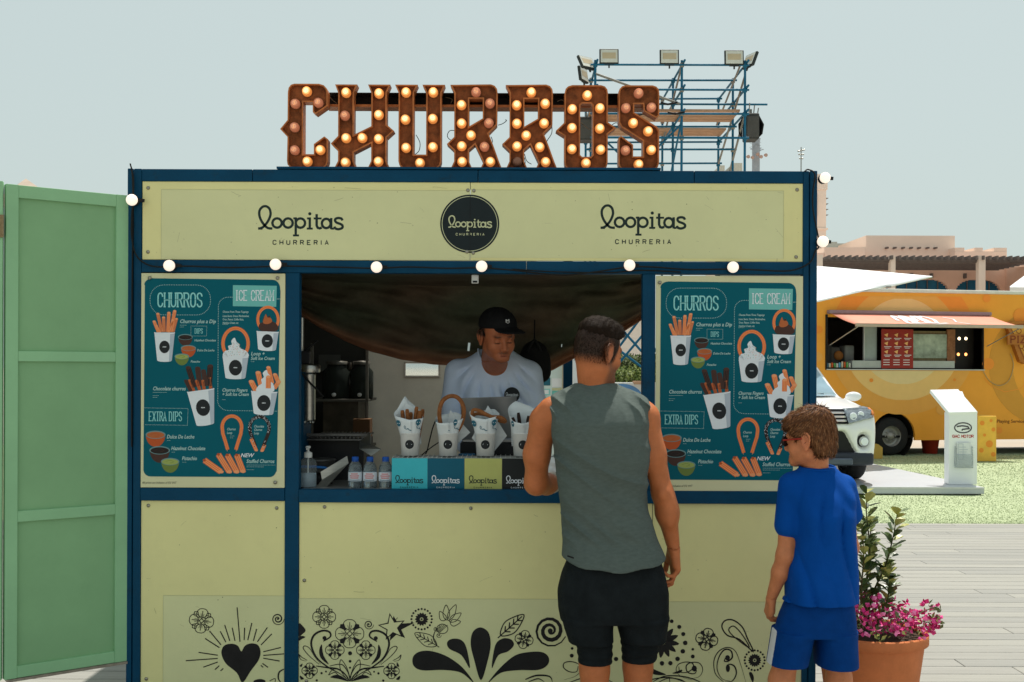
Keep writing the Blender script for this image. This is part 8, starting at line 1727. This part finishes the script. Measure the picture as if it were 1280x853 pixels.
tube((XS[1]-.1, rows[2], ZL[3]-.2), (XS[1]-.35, rows[2], ZL[3]-2.2), .02, SCB, 'brace'); tube((XS[2]-.15, rows[2], ZL[3]-.4), (XS[2]+.1, rows[2], ZL[3]-2.0), .02, SCD, 'brace')
for k_ in range(4): m = MB(); y = rows[0]+.10+k_*.27; m.box2(XS[0]-.1, XS[2]-.08, y, y+.22, ZL[2]+.085, ZL[2]+.125, WD); m.build('scaffold_board', t, loc=-Vector(t.location))
for k_ in range(3): m = MB(); y = rows[2]-.75+k_*.25; z = 1.6+291/F*rows[2]; m.box2(XS[0]-.1, P(899, 0, rows[2]).x, y, y+.22, z-.02, z+.02, WD); m.build('scaffold_board', t, loc=-Vector(t.location))
for x, z in ((XS[1]-.3, ZL[2]+.22), (XS[1]-.15, ZL[2]+.02), (XS[0]-.1, ZL[2]+.4), (XS[1]-.9, ZL[3]+.5)): m = MB(); m.tube([(x-.15, rows[0]-.06, z), (x, rows[0]-.08, z-.04), (x+.2, rows[0]-.06, z+.01)], .022, BLACK, 6); m.build('tied_cable', t, loc=-Vector(t.location))
FLB = mat('floodlight_black', (.03, .035, .035), .5); FLG = mat('floodlight_glass', (.62, .62, .56), .2, var=.15, scale=3); FLR = mat('floodlight_led_panel', (.52, .42, .28), .4, var=.1)
def flood(p_, ry, rx, lab, s_=1):
    f = thing('floodlight', lab, 'floodlight', p_); f.rotation_euler = (R(rx), R(0), R(ry)); m = MB(); m.box((0, .03, .0), (.40*s_, .06, .32*s_), FLB, ch=.01); m.build('housing', f)
    m = MB(); m.box((0, -.006, 0), (.35*s_, .008, .27*s_), FLG); m.build('glass', f); m = MB(); m.box((0, -.0115, .01), (.28*s_, .002, .13*s_), FLR); m.build('led_panel', f)
    m = MB(); m.bar((-.1, .03, -.17), (.1, .03, -.17), .03, .02, FLB); m.bar((0, .03, -.17), (0, .03, -.24), .03, .03, FLB); m.build('bracket', f)
dz = -.0
for px, py, lab in ((760, 70, 'leftmost of the three upright floodlights facing us on top of the scaffold'), (835.5, 70.5, 'middle one of the three upright floodlights on top of the scaffold'), (916.5, 71, 'rightmost of the three upright floodlights facing us on the scaffold')): flood(P(px, py, 22.95), 0, -6, lab)
flood(P(733, 77.5, 23.0), 38, -30, 'floodlight tilted downwards at the upper left corner of the scaffold'); flood(P(729, 93, 24), 62, -8, 'floodlight seen nearly edge on below the upper left corner of the scaffold'); flood(P(935, 74, 23.1), -68, -22, 'floodlight seen edge on at the upper right corner of the scaffold')
def speaker(px, py, d, w_, h_, lab, cover):
    s_ = thing('loudspeaker', lab, 'loudspeaker', P(px, py, d)); m = MB(); m.box((0, .2, 0), (w_, .4, h_), mat('speaker_grey', (.055, .055, .055), .7, var=.2), ch=.02); m.build('cabinet', s_); m = MB(); m.box((0, -.008, -.02), (w_*.86, .012, h_*.8), mat('speaker_grille', (.09, .085, .08), .8, bump=.4, bscale=120)); m.build('grille', s_)
    m = MB(); m.bar((0, .2, h_/2), (0, .2, h_/2+.12), .04, .04, SCD); m.build('hanger', s_)
    if cover:
        for q_ in (-1, 1): m = MB(); m.add([(q_*w_/2, .05, h_*.45), (q_*(w_/2+.12), .1, h_*.1), (q_*(w_/2+.10), .15, -h_*.25), (q_*(w_/2+.02), .3, -h_*.4), (q_*w_/2, .4, h_*.3)], [(0, 1, 2, 3, 4)], BLACK); o = m.build('rain_cover', s_, fix=False); z_ = o.modifiers.new('t', 'SOLIDIFY'); z_.thickness = .03
speaker(940, 156.5, 23.3, .28, .55, 'black loudspeaker with loose rain cover hung at the right side of the scaffold', 1); speaker(732.5, 160, 23.6, .34, .50, 'dark loudspeaker seen through the opening of the letter O', 0)
for k_, x in enumerate((935, 941, 946)): m = MB(); m.tube([P(x, 141, 23.4), P(x+1, 128+k_*3, 23.4)], .012, SCD, 6); m.build('clamp_rod', t, loc=-Vector(t.location))
# ================================================================ seen through the kiosk at the right of the seller
db = 9.0; XB = lambda px, d=db: (px-640)/F*d; ZBk = lambda py, d=db: 1.6-(py-460)/F*d
t = thing('lattice_fence', 'blue steel fence with crossed bars behind the kiosk', 'fence', (XB(780), db, 0))
m = MB(); m.tube([(XB(756), db, .0), (XB(756), db, ZBk(390))], .02, SCB, 8); m.build('post', t, loc=-Vector(t.location)); m = MB(); m.tube([(XB(830), db, .0), (XB(830), db, ZBk(390))], .02, SCB, 8); m.build('post', t, loc=-Vector(t.location))
for a, b_ in (((760, 470), (812, 408)), ((764, 430), (812, 466)), ((775, 409), (812, 450)) , ((760, 452), (800, 398))): m = MB(); m.tube([P(*a, db), P(*b_, db)], .010, SCB, 8); m.build('cross_bar', t, loc=-Vector(t.location))
t = thing('low_wall', 'pale low wall with capping stones seen through the serving window', 'wall', (XB(760, 12), 12, 0)); m = MB(); m.box2(XB(700, 12), XB(860, 12), 12, 12.2, 0, ZBk(478, 12), mat('white_board_wall', (.66, .66, .64), .6)); m.build('wall_body', t, loc=-Vector(t.location)); m = MB(); m.box2(XB(792, 12), XB(806, 12), 11.9, 12.1, ZBk(480, 12), ZBk(476, 12), WD); m.build('capping', t, loc=-Vector(t.location))
p = Print(lambda u, v, h: (XB(u, 12), 11.998-h, ZBk(v, 12)), .002); p.line(arc(778, 500, 24, 18, 190, 350, 16), 5, mat('blue_arch_paint', (.10, .22, .42), .5), 1); o = p.build('arch_print', t, loc=-Vector(t.location))
def hedge(px0, px1, py0, py1, d, lab, seed, cols):
    t = thing('hedge', lab, 'hedge', (XB((px0+px1)/2, d), d, 0)); rnd = random.Random(seed); m = MB(); x0, x1, z0, z1 = XB(px0, d), XB(px1, d), max(0, ZBk(py1, d)), ZBk(py0, d)
    ms = [mat('hedge_leaf_%d_%d' % (seed, i), c, .6, var=.2, scale=20) for i, c in enumerate(cols)]
    for i in range(5200):
        c = Vector((rnd.uniform(x0, x1), d+rnd.uniform(-.25, .25), z0+(z1-z0)*rnd.random()**.7+rnd.gauss(0, .02))); dd = Vector((rnd.gauss(0, 1), rnd.gauss(0, 1), rnd.gauss(.3, 1))).normalized(); s2 = dd.orthogonal().normalized()*.016; m.add([c, c+dd*.022+s2, c+dd*.05, c+dd*.022-s2], [(0, 1, 2, 3)], rnd.choice(ms))
    m.build('foliage', t, loc=-Vector(t.location), fix=False, kind='stuff'); m = MB(); m.box2(x0, x1, d-.1, d+.1, 0, z1-.08, mat('hedge_core', (.03, .035, .015), .9)); m.build('core', t, loc=-Vector(t.location))
hedge(700, 850, 464, 476, 13.5, 'bright green clipped hedge seen through the serving window', 2, ((.16, .20, .05), (.22, .26, .07), (.10, .14, .04)))
hedge(700, 850, 446, 470, 16, 'darker hedge behind the bright green one', 3, ((.05, .07, .02), (.08, .11, .03), (.12, .15, .05)))
t = thing('boundary_wall', 'plain pinkish wall beyond the hedges behind the kiosk', 'wall', (XB(780, 19), 19, 0)); m = MB(); m.box2(XB(560, 19), XB(815, 19), 19, 19.3, 0, ZBk(345, 19), mat('pale_pink_render', (0, 0, 0))); m.build('wall_body', t, loc=-Vector(t.location))
t = thing('info_board', 'white and teal information board seen between seller and customer', 'board', (XB(688, 8.2), 8.2, 0)); d8 = 8.2; m = MB(); m.box2(XB(668, d8), XB(703, d8), d8, d8+.04, .05, ZBk(435, d8), mat('info_board_white', (.60, .72, .72), .5)); o = m.build('board_sheet', t, loc=-Vector(t.location))
p = Print(lambda u, v, h: (XB(u, d8), d8-.001-h, ZBk(v, d8)), .001)
for a, b_, c, d_, mm in ((676, 472, 688, 482, DOTB), (675, 486, 688, 494, MCY), (677, 487.5, 686, 492.5, WHT), (690, 473, 702, 484, WHT), (690, 485, 702, 488, BADGETXT), (690, 488.5, 702, 500, MINT), (675, 496, 688, 508, MCY), (676, 512, 700, 530, DOTB)): p.poly([(a, b_), (c, b_), (c, d_), (a, d_)], mm, 1)
p.build('board_print', o); 
for x in (667, 703): m = MB(); m.box2(XB(x, d8), XB(x+2, d8), d8-.02, d8+.06, 0, ZBk(430, d8), mat('worn_wood_post', (.45, .36, .22), .8)); m.build('board_post', t, loc=-Vector(t.location))
t = thing('white_partition', 'white canvas partition standing on the grass behind the kiosk', 'partition', (XB(735, 10), 10, 0)); m = MB(); m.box2(XB(560, 10), XB(752, 10), 10, 10.04, .02, ZBk(420, 10), mat('white_canvas', (.70, .72, .72), .8)); m.build('canvas', t, loc=-Vector(t.location))
